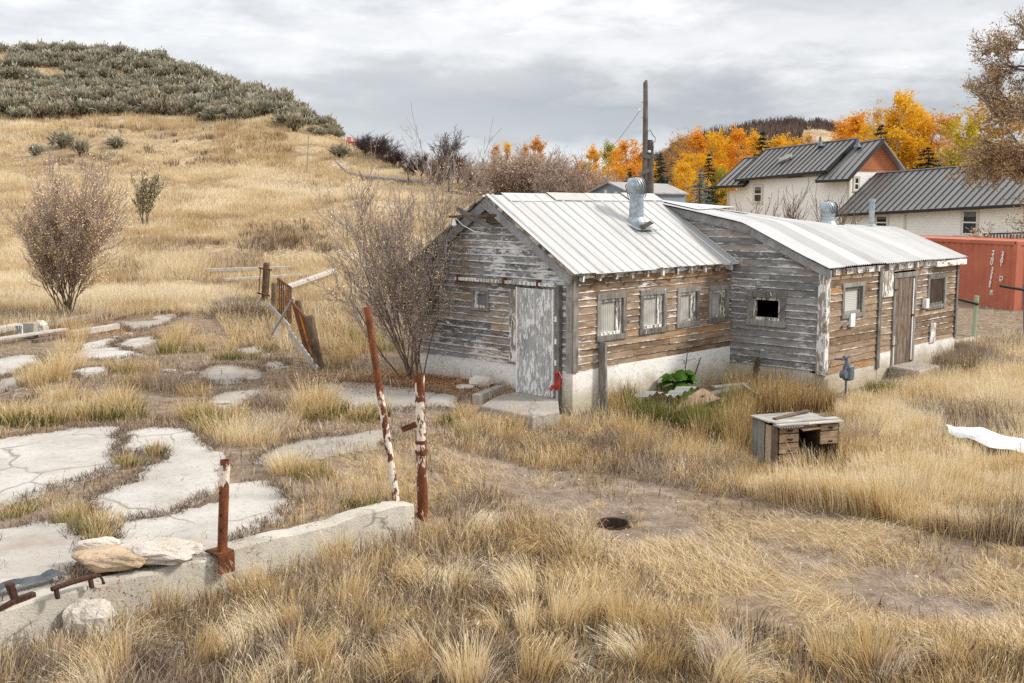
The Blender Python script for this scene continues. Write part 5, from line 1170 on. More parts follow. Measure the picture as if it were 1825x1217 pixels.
# ------------------------------------------------------------------ leaning fence at the terrace edge
FA = G(578, 655); FB = G(466, 545); FD = nrm((FB - FA) * (1, 1, 0)); FN = np.array([-FD[1], FD[0], 0])
def fp(px, py, o=0.0): return onplane(px, py, FA + FN * o, FN)
def fence():
    for (bx, by, tx, ty, w, lb) in ((574, 657, 551, 562, .21, 'thick leaning grey fence post nearest the bare bush'), (541, 585, 531, 535, .20, 'rounded fence post behind the leaning steel pole'), (487, 560, 489, 503, .20, 'split brown fence post beside the tall rusted railing'), (470, 545, 475, 468, .24, 'farthest grey fence post with a bent railing frame')):
        m = MB(); a = G(bx, by); b = gy(tx, ty, a[1] - .1); a[2] -= .3
        m.tube([a, a * .5 + b * .5, b - (b - a) * .03, b], [w * .52, w * .48, w * .46, w * .38], 10, tint=random.random()); tag(m.build('fence_post', M_POST, None, origin=(a[0], a[1], .3)), lb, 'fence post', 'old fence posts at the terrace edge')
    def panel(tl, tr, bl, br, nb, label, rust, YL, YR):
        P = [gy(*tl, YL), gy(*tr, YR), gy(*bl, YL), gy(*br, YR)]; root = thing('rusted_railing', label, 'railing', (P[3] + P[2]) / 2, 0, 'rusted railing panels along the fence')
        for a, b in ((0, 1), (2, 3)):
            m = MB(); m.beam(P[a], P[b], .05, .05, (0, 0, 1)); m.build('rail', M_RUST, root)
        for k in range(nb):
            f = (k + .15) / (nb - .7); a, b = P[0] * (1 - f) + P[1] * f, P[2] * (1 - f) + P[3] * f; m = MB(); w = .125 if nb > 3 else .05
            m.beam(a, b, w, .03, FN, .5); m.build('upright', M_RUST if (k * 7 + nb) % 4 else rust, root)
    M_YEL = material('yellow_rust_paint', lambda t: t.mix(t.ramp(t.noise(t.scale(t.co('Object'), (1, 1, .35)), 11, 6, .7), [(.40, 0), (.52, 1)]), (0.055, 0.02, 0.012), (0.50, 0.20, 0.012)), .8)
    panel((520, 538), (545, 567), (540, 610), (570, 652), 7, 'rusted yellow-streaked railing panel leaning on the nearest thick post', M_YEL, 25.9, 24.4)
    panel((494.6, 496), (518.6, 513), (495, 552), (519, 580), 8, 'tall dark rusted railing panel at the middle of the fence', M_YEL, 32.6, 31.2)
    panel((462, 477), (483, 481), (459, 522), (480, 527), 2, 'bent empty rusted railing frame on the farthest fence post', M_YEL, 38.6, 37.6)
    for (p0, p1, w, lb, o) in (((479, 543), (517, 583), .15, 'white plank slanting below the tall rusted railing', (32.2, 30.6)), ((516, 592), (567, 661), .22, 'peeling white plank at the foot of the leaning fence', (26.0, 23.9)), ((460, 537), (472, 549), .18, 'short white plank end by the farthest fence post', (38, 37))):
        a, b = gy(*p0, o[0]), gy(*p1, o[1]); m = MB(); m.beam(a, b, .04, w * .8, (0, 0, 1), .7); tag(m.build('fallen_plank', M_GREYW, None, origin=b, bevel=.006), lb, 'plank', 'fallen planks by the fence')
    m = MB(); a = G(472, 616); b = gy(522.5, 531, a[1] - .6); m.tube([a, b], .032, 10); tag(m.build('steel_pole', M_STEEL, None, origin=a), 'thin grey steel pole leaning against the rusted fence', 'pole')
    m = MB(); a = G(496, 610); m.beam(a, a + (-.06, .12, .42), .17, .03, (0, 1, 0), .9); tag(m.build('fallen_plank', M_GREYW, None, origin=a), 'short upright white board stub beside the steel pole', 'plank', 'fallen planks by the fence')
fence()
def plank(p, q, w, h, lift, mat, label, group, name='old_plank'):
    a, b = G(*p) + (0, 0, lift), G(*q) + (0, 0, lift); m = MB(); mid = [a, a * .5 + b * .5 + (0, 0, .01), b]
    m.beam(a, b, w, h, (0, 0, 1), random.random()); return tag(m.build(name, mat, None, origin=a, bevel=.008), label, 'plank', group)
GP = 'old planks lying along the terrace'
plank((-20, 600), (34, 588), .28, .16, .12, M_GREYW, 'white-painted beam ending beside the grey concrete block', GP)
plank((80, 584), (194, 564), .18, .16, .10, M_GREYW, 'grey weathered plank behind the rounded white rock', GP)
plank((-20, 618), (116, 597), .24, .06, .16, M_GREYW, 'wide white plank in front of the concrete block', GP)
plank((60, 612), (125, 600), .20, .10, .05, M_BROWNW, 'brown plank tucked beneath the wide white plank', GP)
plank((128, 601), (210, 587), .16, .16, .09, M_GREYW, 'grey split plank with a pale upper face beside flaked slabs', GP)
plank((143, 592), (168, 586), .36, .03, .05, M_GREYW, 'short flat white board lying between two planks', GP)
m = MB(); p = G(55, 603); m.beam(p + (-.15, .02, .22), p + (.16, -.02, .22), .22, .40); tag(m.build('concrete_block', M_SLAB2, None, origin=p, bevel=.012), 'square grey concrete block standing between white planks', 'block')
m = MB(); p = G(38, 601); m.beam(p + (-.09, 0, .18), p + (.09, 0, .18), .25, .30); tag(m.build('wooden_block', M_PWOOD, None, origin=p, bevel=.01), 'small white wooden end block left of the concrete block', 'block')
lump('pale_stone', 71, 596, (.22, .2, .22), M_ROCK, 'rounded white rock leaning on the grey concrete block', 'stone', 21)
GB = 'weathered boards lying at the foot of the hill'
def rail_(p, q, w, h, lift, label): return plank(p, q, w, h, lift, M_GREYW, label, GB, 'weathered_board')
rail_((330, 492), (530, 486), .22, .14, .25, 'longest silver board lying level in hillside grass'); rail_((398, 508), (548, 498), .2, .12, .22, 'second silver board just below the longest one'); rail_((500, 534), (596, 497), .24, .14, .38, 'silver board tilted upwards behind the rusted railing'); rail_((536, 494), (595, 482), .2, .1, .1, 'broken brown-ended board by the bare bush')
# leaning weathered board against the eaves wall, boards and sheets in the weeds
def Wl(x, y, z): return W2(x, y, z)
m = MB(); m.beam(Wl(.74, -.16, -.3), Wl(.74, -.10, 1.32), .17, .06, RV, .4); tag(m.build('grey_board', M_TRIM, None, origin=Wl(.74, -.16, 0), bevel=.008), 'upright grey board leaning by the brown eaves wall', 'board')
m = MB(); m.beam(Wl(4.1, -2.4, .0) + (0, 0, 0), Wl(4.15, -2.9, .0), .02, .02); 
def debris():
    a, b = gz(1142, 705, .34), gz(1236, 692, .36); m = MB(); n = 30; vs = []; nv = nrm(np.cross(b - a, (0, 0, 1)))
    for i in range(n + 1):
        c = a + (b - a) * i / n
        for k in range(2): vs.append(c - nv * (k * .42 - .2) + (0, 0, .03 * sin(i * 1.6) - k * .05 + .06 * sin(i * .3)))
    m.add(vs, [(2 * i, 2 * i + 1, 2 * i + 3, 2 * i + 2) for i in range(n)]); tag(m.build('corrugated_sheet', M_ROOF2, None, origin=a), 'pale bent corrugated sheet propped in the weeds below the eaves wall', 'metal sheet')
    P = [gz(1196, 735, .12), gz(1252, 692, .40), gz(1286, 707, .36), gz(1243, 733, .10)]
    n = 8; m = MB(); vs = []
    for i in range(n + 1):
        for j in range(n + 1):
            u, v = i / n, j / n; p = (P[0] * (1 - u) + P[3] * u) * (1 - v) + (P[1] * (1 - u) + P[2] * u) * v; vs.append(p + (0, 0, .05 * sin(v * 3 + u) + .012 * sin(7 * u)))
    fs = [(i * (n + 1) + j, (i + 1) * (n + 1) + j, (i + 1) * (n + 1) + j + 1, i * (n + 1) + j + 1) for i in range(n) for j in range(n) if (i, j) not in ((3, 5), (0, 3))]
    m.add(vs, fs); b_ = len(m.V); m.add([tuple(np.array(v) - (0, 0, .012)) for v in vs], [tuple(reversed(f)) for f in fs]); tag(m.build('hardboard_sheet', M_HARD, None, origin=P[0]), 'brown hardboard sheet with holes propped in the weeds', 'board')
    for i, (p, q, w, z0, z1, lb) in enumerate((((1262, 703), (1318, 690), .2, .28, .3, 'grey plank lying behind the hardboard sheet'), ((1270, 690), (1330, 684), .16, .32, .33, 'thin dark plank nearest the foundation behind the hardboard'), ((1322, 683), (1352, 706), .2, .45, .2, 'short plank slanting down beside the green-brown weeds'))):
        m = MB(); m.beam(gz(*p, z0), gz(*q, z1), w, .04, (0, 0, 1), .2 + .3 * i); tag(m.build('scrap_plank', M_TRIM, None, origin=gz(*p, z0), bevel=.005), lb, 'plank', 'scrap planks in the weeds')
    m = MB(); m.beam(Wl(5.1, -.72, .05), Wl(5.22, -.75, .62), .24, .03, LV, .3); tag(m.build('grey_board', M_BROWNW, None, origin=Wl(5.1, -.7, 0)), 'short brown board leaning on the white foundation below the black window', 'board')
debris()
def hydrant():
    p = gz(992, 744, -.02); root = thing('yard_hydrant', 'red-handled yard hydrant on a thin grey pipe by the door', 'hydrant', p)
    m = MB(); m.tube([p + (0, 0, -.2), p + (0, 0, .55)], .022, 10); m.build('pipe', M_STEEL, root)
    m = MB(); m.tube([p + (0, 0, .52), p + (0, 0, .60), p + (0, 0, .70), p + (0, 0, .84), p + (0, 0, .87)], [.034, .05, .038, .045, .03], 12); m.tube([p + (0, 0, .60), p + (-.08, -.03, .59), p + (-.12, -.04, .52)], [.035, .03, .032], 10); m.build('head', M_RED, root)
    m = MB(); m.tube([p + (-.02, 0, .86), p + (.03, -.02, .86), p + (.09, -.05, .74), p + (.085, -.05, .60)], [.016, .016, .018, .022], 8); m.build('handle', M_RED, root)
hydrant()
def meter():
    p = Wl(5.55, -2.62, 0.0); root = thing('gas_meter', 'blue-grey gas meter on a pipe at the corner of the long shed', 'gas meter', p)
    m = MB(); m.tube([p + (0, 0, -.2), p + (0, 0, .42)], .022, 10); m.build('riser_pipe', M_METER, root)
    m = MB(); m.box(-.02, .20, -.09, .09, .30, .62); V = np.array(m.V); m.V = [tuple(p + RV * v[0] + LV * v[1] + (0, 0, v[2])) for v in V]; m.build('meter_body', M_METER, root, bevel=.035)
    m = MB(); m.tube([p - RV * .10 + (0, 0, .42), p - RV * .05 + (0, 0, .50), p + (0, 0, .62)], [.03, .03, .03], 10); m.tube([p - RV * .08 - LV * .05 + (0, 0, .44), p - RV * .08 + LV * .07 + (0, 0, .44)], [.085, .085], 16); m.build('regulator', M_METER, root)
    m = MB(); m.tube([p + (0, 0, .62), p + (0, 0, .78), p - RV * .03 + (0, 0, .80)], [.045, .03, .03], 10); m.tube([p - RV * .12 + (0, 0, .80), p + RV * .09 + (0, 0, .80)], .035, 10); m.tube([p + RV * .06 + (0, 0, .72), p + RV * .06 + LV * .3 + (0, 0, .72)], .018, 8); m.build('inlet_pipe', M_METER, root)
meter()
# desk
def desk():
    o = gz(1384, 840); ex = nrm((1.05, .35, 0)); ey = nrm((-.35, 1.05, 0)); rz = atan2(ex[1], ex[0])
    root = thing('wooden_desk', 'broken wooden desk with drawers and plank top rotting in tall grass', 'desk', o, rz)
    W_, D_, H_ = 1.06, .74, .72
    def B(nm, x0, x1, y0, y1, z0, z1, mat, par=root, bev=.004, tint=None): m = MB(); m.box(x0, x1, y0, y1, z0, z1, random.random() if tint is None else tint); return m.build(nm, mat, par, local=True, bevel=bev)
    for k, (y0, y1, mat) in enumerate(((0, .16, M_BROWNW), (.17, .34, M_TANW), (.36, .52, M_TRIM), (.53, .73, M_TRIM))): B('side_board', -.012 + .012 * (k % 2), .012 + .01 * (k % 2), y0, y1, -.1, H_ - .05 - .02 * (k == 1), mat)
    B('side_board', W_ - .02, W_, 0, D_, -.1, H_ - .06, M_BROWNW); B('back_board', 0, W_, D_ - .02, D_, -.05, H_ - .06, M_BROWNW); B('inner_board', .36, .38, .02, D_, -.05, H_ - .07, M_DARKW); B('inner_board', W_ - .36, W_ - .34, .02, D_, .0, H_ - .07, M_DARKW)
    for k, (z0, z1) in enumerate(((.565, .655), (.43, .55), (.26, .415), (.06, .245))):
        d_ = B('drawer', .03, .35, -.012 - .008 * (k % 2), .02, z0, z1, M_TANW); m = MB(); m.tube([(.15, -.03, z0 + .05), (.17, -.055, z0 + .045), (.21, -.055, z0 + .045), (.23, -.03, z0 + .05)], .012, 8); m.build('handle', M_DARK, d_, local=True)
    for k, (z0, z1) in enumerate(((.565, .655), (.36, .55))):
        d_ = B('drawer', W_ - .33, W_ - .03, -.012, .02, z0, z1, M_TANW); m = MB(); m.tube([(W_ - .2, -.03, z0 + .05), (W_ - .19, -.055, z0 + .045), (W_ - .16, -.055, z0 + .045), (W_ - .15, -.03, z0 + .05)], .012, 8); m.build('handle', M_DARK, d_, local=True)
    m = MB(); m.hexa([(.37, -.10, .60), (W_ - .36, -.06, .61), (W_ - .36, .25, .66), (.37, .25, .66), (.37, -.10, .615), (W_ - .36, -.06, .625), (W_ - .36, .25, .675), (.37, .25, .675)], .6); m.build('centre_drawer_panel', M_TANW, root, local=True)
    m = MB()
    for k, (y0, y1, x0, x1, z, ang) in enumerate(((-.08, .02, -.03, 1.08, .70, .0), (.03, .17, -.02, 1.10, .715, .01), (.18, .38, -.05, .92, .71, -.01), (.38, .56, -.04, .98, .705, .0), (.56, .76, -.03, .98, .70, .01))):
        m = MB(); m.hexa([(x0, y0, z - .012), (x1, y0 + ang, z - .012), (x1, y1 + ang, z - .012), (x0, y1, z - .012), (x0, y0, z + .012), (x1, y0 + ang, z + .014), (x1, y1 + ang, z + .014), (x0, y1, z + .012)], random.random()); m.build('top_plank', M_GREYW, root, local=True, bevel=.004)
    m = MB(); m.hexa([(.1, .22, .725), (.95, .60, .735), (.95, .72, .735), (.1, .32, .725), (.1, .22, .745), (.95, .60, .755), (.95, .72, .755), (.1, .32, .745)], .3); m.build('loose_plank', M_BROWNW, root, local=True, bevel=.004)
    m = MB(); vs = []; n = 40
    for i in range(n + 1):
        x = -.02 + .40 * i / n; vs += [(x, -.10, .672 + .010 * sin(i * 1.5)), (x, .1, .682 + .010 * sin(i * 1.5))]
    m.add(vs, [(2 * i, 2 * i + 2, 2 * i + 3, 2 * i + 1) for i in range(n)]); m.build('corrugated_strip', M_ROOF2, root, local=True)
desk()
# crumpled white sheet in the meadow
def tarp():
    P = [gz(1678, 757, .30), gz(1712, 760, .36), gz(1756, 768, .34), gz(1860, 789, .24)]; Q_ = [gz(1690, 770, .30), gz(1716, 783, .26), gz(1762, 800, .24), gz(1860, 812, .2)]; n = 36; vs = []
    for i in range(n + 1):
        f = i / n * 3; k = min(int(f), 2); g = f - k; a, b = P[k] * (1 - g) + P[k + 1] * g, Q_[k] * (1 - g) + Q_[k + 1] * g
        for j in range(7):
            v = j / 6; p = a * (1 - v) + b * v; p = p + np.array([0, -.1 * sin(pi * v), .06 * sin(pi * v) + .13 * (vnoise(p[0], p[1], .36, 4) - .5) + .02 * (vnoise(p[0], p[1], .12, 5) - .5)]); vs.append(p)
    m = MB(); m.add(vs, [(7 * i + j, 7 * i + j + 1, 7 * i + j + 8, 7 * i + j + 7) for i in range(n) for j in range(6)]); tag(m.build('white_sheet', M_TARP, None, origin=Q_[0]), 'crumpled white sheet lying in the golden meadow', 'sheet')
tarp()
def pipe_gate():
    b = gz(1734, 607); h = gy(1740, 527, b[1])[2]
    for (px0, py0, px1, py1, a0, a1, lb) in ((1734, 607, 1741, 527, (1694, 529), (1743, 542), 'pale green steel post holding a black bar beside the long shed'), (1829, 606, 1827, 505, (1782, 509), (1840, 519), 'pale steel post with a black bar at the right of the container')):
        b = gz(px0, py0); root = thing('gate_post', lb, 'post', b); m = MB(); m.tube([b - (0, 0, .3), gy(px1, py1, b[1])], .062, 14); m.build('post', M_GREENP if px0 < 1800 else M_METER, root)
        m = MB(); m.tube([gy(*a0, b[1] - .12), gy(*a1, b[1] - .08)], .042, 10); m.build('black_bar', M_BLACK, root)
pipe_gate()
m = MB(); p = gz(1722, 608, .0); m.prism([tuple(gz(x, y, .12)[:2]) for x, y in ((1697, 612), (1755, 606), (1748, 598), (1700, 600))][::-1], -.2, .12); tag(m.build('concrete_apron', M_WALLC, None, origin=p), 'white-edged concrete apron past the far corner of the long shed', 'slab')
# two red lawn chairs on the crest, fallen log, thin stake
def hill_items():
    def chair(px, py, lb, rz):
        p = G(px, py); root = thing('lawn_chair', lb, 'chair', p, rz, 'red lawn chairs on the hillside'); root.scale = (.62, .62, .62)
        M_RC = M_RED; s = 1.0
        def B(nm, pts): m = MB(); m.hexa(pts); m.build(nm, M_RC, root, local=True)
        B('seat', [(-.32, -.35, .38), (.32, -.35, .38), (.30, .25, .26), (-.30, .25, .26), (-.32, -.35, .41), (.32, -.35, .41), (.30, .25, .29), (-.30, .25, .29)])
        B('backrest', [(-.28, .2, .26), (.28, .2, .26), (.28, .23, .26), (-.28, .23, .26), (-.34, .55, 1.15), (.34, .55, 1.15), (.34, .58, 1.15), (-.34, .58, 1.15)])
        for k in (-1, 1):
            m = MB(); m.box(k * .42 - .07, k * .42 + .07, -.45, .4, .58, .61); m.build('armrest', M_RC, root, local=True)
            m = MB(); m.box(k * .42 - .02, k * .42 + .02, -.42, -.30, -.1, .58); m.build('leg', M_RC, root, local=True)
            m = MB(); m.box(k * .42 - .02, k * .42 + .02, .25, .37, -.1, .58); m.build('leg', M_RC, root, local=True)
    chair(625, 259, 'red lawn chair nearest the sagebrush on the hillside', .6); chair(637, 262, 'red lawn chair nearest the bare purple thicket', .9)
    pts = [G(*q) + (0, 0, .45) for q in ((598, 306), (620, 314), (660, 322), (700, 326), (745, 330), (790, 333))]; root = thing('fallen_log', 'long grey fallen dead tree trunk lying across the hillside', 'log', pts[0])
    m = MB(); pts[0] += (0, 0, .5); pts = [p - (0, 0, .18) for p in pts]; m.tube(pts, [.07, .11, .13, .12, .15, .09], 10); m.build('trunk', M_TWIGP, root)
    for a, b, r_ in (((647, 322), (640, 304), .06), ((700, 322), (664, 338), .08), ((728, 327), (727, 302), .06), ((700, 322), (706, 316), .09)):
        p0 = G(*((a[0], a[1] + 4))); Yc = p0[1]; m = MB(); m.tube([gy(*a, Yc), gy(*b, Yc - (3 if b[1] > a[1] else 0))], [r_, r_ * .5], 8); m.build('limb', M_TWIG if b[1] < a[1] else M_TWIGP, root)
    p = G(547, 308); m = MB(); m.tube([p, gy(550, 241, p[1])], [.05, .03], 8); tag(m.build('thin_stake', M_TWIGP, None, origin=p), 'thin bare stake standing on the golden hillside', 'stake')
hill_items()
# ------------------------------------------------------------------ trees and shrubs
def grow(rg, p, d, L, r, lvl, mx, segs, tips, wob=.22, up=.10, nseg=4, kids=(2, 3), spread=.7, shrink=.66, taper=.62, start=.3, allp=None):
    d = nrm(d); p = np.array(p, float); ds = L / nseg
    for i in range(nseg):
        r1 = r * (1 - (1 - taper) * (i + 1) / nseg) if lvl < mx else r * (1 - .85 * (i + 1) / nseg)
        r0 = r * (1 - (1 - taper) * i / nseg) if lvl < mx else r * (1 - .85 * i / nseg)
        d = nrm(d + rg.normal(0, wob, 3) * .55 + np.array([0, 0, up])); q = p + d * ds
        segs.append((*p, *q, max(r0, .003), max(r1, .002))); p = q
        if allp is not None and lvl >= mx - 1: allp.append(q)
        if lvl < mx and (i + 1) / nseg > start:
            for _ in range(rg.integers(kids[0], kids[1] + 1)):
                a = rg.normal(0, 1, 3); a -= d * (a @ d); a = nrm(a); s = spread * rg.uniform(.6, 1.25)
                grow(rg, p, nrm(d * cos(s) + a * sin(s)), L * shrink * rg.uniform(.7, 1.15), max(r1 * .62, .004), lvl + 1, mx, segs, tips, wob, up, max(2, nseg - 1), kids, spread, shrink, taper, .0, allp)
    tips.append(p)

# ---- bare multi-stemmed shrubs close to the camera
M_SHRUBT = material('mauve_twig_bark', _barkmat((0.25, 0.195, 0.165), (0.45, 0.385, 0.35)), 0.9, 0, 0.1)
def shrub(name, label, base, stems, H, lean, seed, mat, leafcol, nleaf, leafsize, rad=.02, mx=3, spread=.55, kids=(1, 2), wmin=.004, tipsmat=None, bias=0.0):
    rg = np.random.default_rng(seed); base = np.array(base, float); root = thing(name, label, 'shrub', base); segs = []; tips = []; allp = []
    for i in range(stems):
        az = rg.uniform(0, 2 * pi); ln = abs(rg.normal(0, lean)); d = np.array([cos(az) * sin(ln) - bias * rg.uniform(0, 1.4), sin(az) * sin(ln) * .8, cos(ln)])
        h = H * rg.uniform(.5, .75) * (1.0 - .25 * ln)
        grow(rg, base + (rg.normal(0, .12), rg.normal(0, .12), -.1), d, h, rad * rg.uniform(.7, 1.3), 0, mx, segs, tips, .20, .07, 6, kids, spread, .52, .5, .22, allp)
    S = np.array(segs); S[:, 6:] = np.maximum(S[:, 6:], wmin); big = S[:, 6] > .010
    V, Q = seg_prisms(S[big], 5); np_mesh('stems', V, Q, None, mat, root)
    V, Q = seg_prisms(S[~big], 3); np_mesh('twigs', V, Q, None, tipsmat or mat, root)
    if nleaf:
        P = np.array(allp); P = P[rg.integers(0, len(P), nleaf)] + rg.normal(0, .05, (nleaf, 3)) - (0, 0, .03)
        V, Q = leaf_quads(P, leafsize, rg); lo = np_mesh('leaves', V, Q, None, M_LEAF, root, tint=np.repeat(rg.uniform(0, 1, nleaf), 4)); lo.color = (*leafcol, 1)
    return root
bp = onland(-2.05, 22.75)
shrub('bare_shrub', 'large bare many-stemmed shrub with a few tan leaves at the gable corner', bp, 15, 3.9, .50, 5, M_BROWNT, (.74, .54, .32), 9500, .018, .018, 3, .38, (1, 2), .0042, M_SHRUBT, .32)
bp2 = G(118, 562)
shrub('leafy_shrub', 'half-bare orange-tan shrub behind the long white planks', bp2, 24, 4.3, .30, 6, M_BROWNT, (.80, .58, .33), 26000, .027, .02, 3, .42, (1, 2), .0055, M_SHRUBT)
p_ = G(262, 402); shrub('dry_shrub', 'lone upright olive-brown shrub standing on the golden slope', p_, 6, 2.9, .22, 8, M_TWIG, (.52, .46, .29), 1900, .07, .035, 2, .35, (1, 2), .012)
for i, (x, y, h, lb) in enumerate(((1395, 394, 1.6, 'sparse dry stems behind the long roof below the small window'), (1345, 384, 1.9, 'sparse dry stems with orange leaves left of the cream house window'), (1480, 398, 1.5, 'thin pale stems rising behind the long roof near the round vent'))):
    b = gy(x, 420, 42); b[2] = float(zland(b[0], b[1])); shrub('dry_weed', lb, b, 8, 3.2 + h * .3, .18, 60 + i, M_BROWNT, (.45, .25, .10), 160 if i < 2 else 12, .05, .012, 2, .35, (1, 2), .008)

# ---- burdock, weeds
def burdock():
    b = gz(1210, 712, .0); root = thing('burdock_plant', 'bright green broad-leaved burdock plant by the white foundation', 'plant', b); rg = np.random.default_rng(3)
    for k in range(26):
        az = rg.uniform(0, 2 * pi); ln = rg.uniform(.15, .34); h = rg.uniform(.25, .62); c = b + (cos(az) * ln, sin(az) * ln, h); w = rg.uniform(.10, .17); n = 10
        o = np.array([cos(az), sin(az), 0]); tt = np.array([-sin(az), cos(az), 0]); vs = [c + (0, 0, .03)]
        for j in range(n):
            a = 2 * pi * j / n; rr = w * (1 + .12 * rg.normal()); vs.append(c + o * cos(a) * rr * 1.2 + tt * sin(a) * rr + (0, 0, -.35 * rr * (1 + cos(a)) + .05 * sin(3 * a) * rr * 4 * .3))
        m = np.array(vs); lo = np_mesh('leaf', m, None, [(0, 1 + j, 1 + (j + 1) % n) for j in range(n)], M_LEAF, root, tint=np.full(len(m), rg.uniform(.3, .9))); lo.color = (.05, .11, .018, 1)
    S = [(*b, *(b + (rg.uniform(-.3, .3), rg.uniform(-.2, .2), .5)), .012, .008) for k in range(12)] + [(*(b + (.1, .1, .3)), *(b + (.18, .1, 1.05)), .014, .008), (*(b + (.25, .0, .3)), *(b + (.42, 0, .85)), .016, .012)]
    V, Q = seg_prisms(np.array(S), 5); np_mesh('stems', V, Q, None, M_PURP, root)
burdock()

# ---- sagebrush on the hill: individuals
def sage_proto(seed, n=420):
    rg = np.random.default_rng(seed); cl = []
    for k in range(16):
        a = rg.uniform(0, 2 * pi); r_ = rg.uniform(0, .5); cl.append((cos(a) * r_, sin(a) * r_, .55 + .42 * (1 - r_) * rg.uniform(.5, 1.1)))
    cl = np.array(cl); i = rg.integers(0, len(cl), n); P = cl[i] + rg.normal(0, .17, (n, 3)); P[:, 2] = np.abs(P[:, 2] - .1) * .95
    d = nrm3(P - (0, 0, -.1) + rg.normal(0, .25, P.shape)); s = rg.uniform(.10, .20, n)[:, None]; w = nrm3(np.cross(d, rg.normal(size=(n, 3)))) * s * .38
    V = np.stack([P - w, P + w, P + d * s * 1.5 + w * .5, P + d * s * 1.5 - w * .5], 1).reshape(-1, 3)
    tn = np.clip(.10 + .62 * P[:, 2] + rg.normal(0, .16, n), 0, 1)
    S = np.array([(0, 0, -.1, *(c_ * .5 - (0, 0, .1)), .045, .03) for c_ in cl] + [(*(c_ * .5 - (0, 0, .1)), *c_, .03, .015) for c_ in cl]); V2, Q2 = seg_prisms(S, 3)
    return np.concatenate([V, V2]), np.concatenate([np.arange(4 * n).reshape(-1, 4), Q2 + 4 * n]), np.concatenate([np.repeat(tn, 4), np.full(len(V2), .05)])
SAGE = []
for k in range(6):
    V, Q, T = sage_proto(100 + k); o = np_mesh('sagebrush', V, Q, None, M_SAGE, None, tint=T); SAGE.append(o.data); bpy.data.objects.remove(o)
def put_sage(x, y, s, seed, label='grey-green sagebrush bush on the upper hillside', group='sagebrush covering the upper hillside'):
    rg = np.random.default_rng(seed); o = bpy.data.objects.new('sagebrush', SAGE[seed % 6]); COL.objects.link(o)
    o.location = (x, y, float(zland(x, y)) - .12 * s); o.rotation_euler = (0, 0, rg.uniform(0, 6.28)); o.scale = (s * rg.uniform(.9, 1.3), s * rg.uniform(.9, 1.3), s * rg.uniform(.8, 1.25)); tag(o, label, 'bush', group); return o
SAGEZONE = [(-40, 215), (90, 212), (230, 205), (330, 212), (450, 222), (530, 237), (600, 247), (640, 256), (640, 246), (600, 215), (450, 140), (300, 90), (150, 60), (-40, 70)]
def sagebrush():
    rg = np.random.default_rng(77); pts = []; tries = 0
    N = 60000; Yv = np.exp(rg.uniform(np.log(88), np.log(150), N)); Xv = Yv * rg.uniform(-.52, -.12, N); Z = zland(Xv, Yv); px, py = proj(np.stack([Xv, Yv, Z], 1)); ok = inpoly(px, py, SAGEZONE) & (py > 60)
    Xv, Yv, px, py = Xv[ok], Yv[ok], px[ok], py[ok]; grid = {}
    big = []
    for x, y in zip(Xv, Yv):
        if len(big) >= 1500: break
        r = .78 + .5 * vnoise(np.array([x]), np.array([y]), 7, 9)[0]; key = (int(x // 2), int(y // 2)); bad = False
        for a in (-1, 0, 1):
            for b in (-1, 0, 1):
                for (u, v) in grid.get((key[0] + a, key[1] + b), []):
                    if (u - x) ** 2 + (v - y) ** 2 < r * r: bad = True; break
        if bad or vnoise(np.array([x]), np.array([y]), 4.0, 31)[0] < .24: continue
        grid.setdefault(key, []).append((x, y)); big.append((x, y))
    big.sort(key=lambda q: q[1])
    for k, (x, y) in enumerate(big[:285]): put_sage(x, y, rg.uniform(.6, 1.35), k)
    rest = big[285:]; Vs = []; Qs = []; Ts = []; n0 = 0
    for k, (x, y) in enumerate(rest):
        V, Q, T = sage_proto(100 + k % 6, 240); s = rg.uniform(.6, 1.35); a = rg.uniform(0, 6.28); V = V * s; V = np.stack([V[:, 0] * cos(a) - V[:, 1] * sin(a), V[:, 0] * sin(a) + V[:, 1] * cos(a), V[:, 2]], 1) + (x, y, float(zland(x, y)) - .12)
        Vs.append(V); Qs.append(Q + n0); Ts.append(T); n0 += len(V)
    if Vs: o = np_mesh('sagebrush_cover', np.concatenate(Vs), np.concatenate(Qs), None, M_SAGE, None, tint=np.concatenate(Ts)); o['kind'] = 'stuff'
sagebrush()
for k, (x, y, s, lb) in enumerate(((113, 264, 1.25, 'lone dark sagebrush on the slope, leftmost of three'), (145, 279, .9, 'small pale green sagebrush on the slope beside the lone dark one'), (206, 266, .85, 'small dark sagebrush on the slope right of the pale green one'), (606, 282, 1.05, 'round dark sagebrush just below the red lawn chairs'), (64, 277, .7, 'low brown bush at the left end of the slope'))):
    p = G(x, y); put_sage(p[0], p[1], s, 300 + k, lb, None)

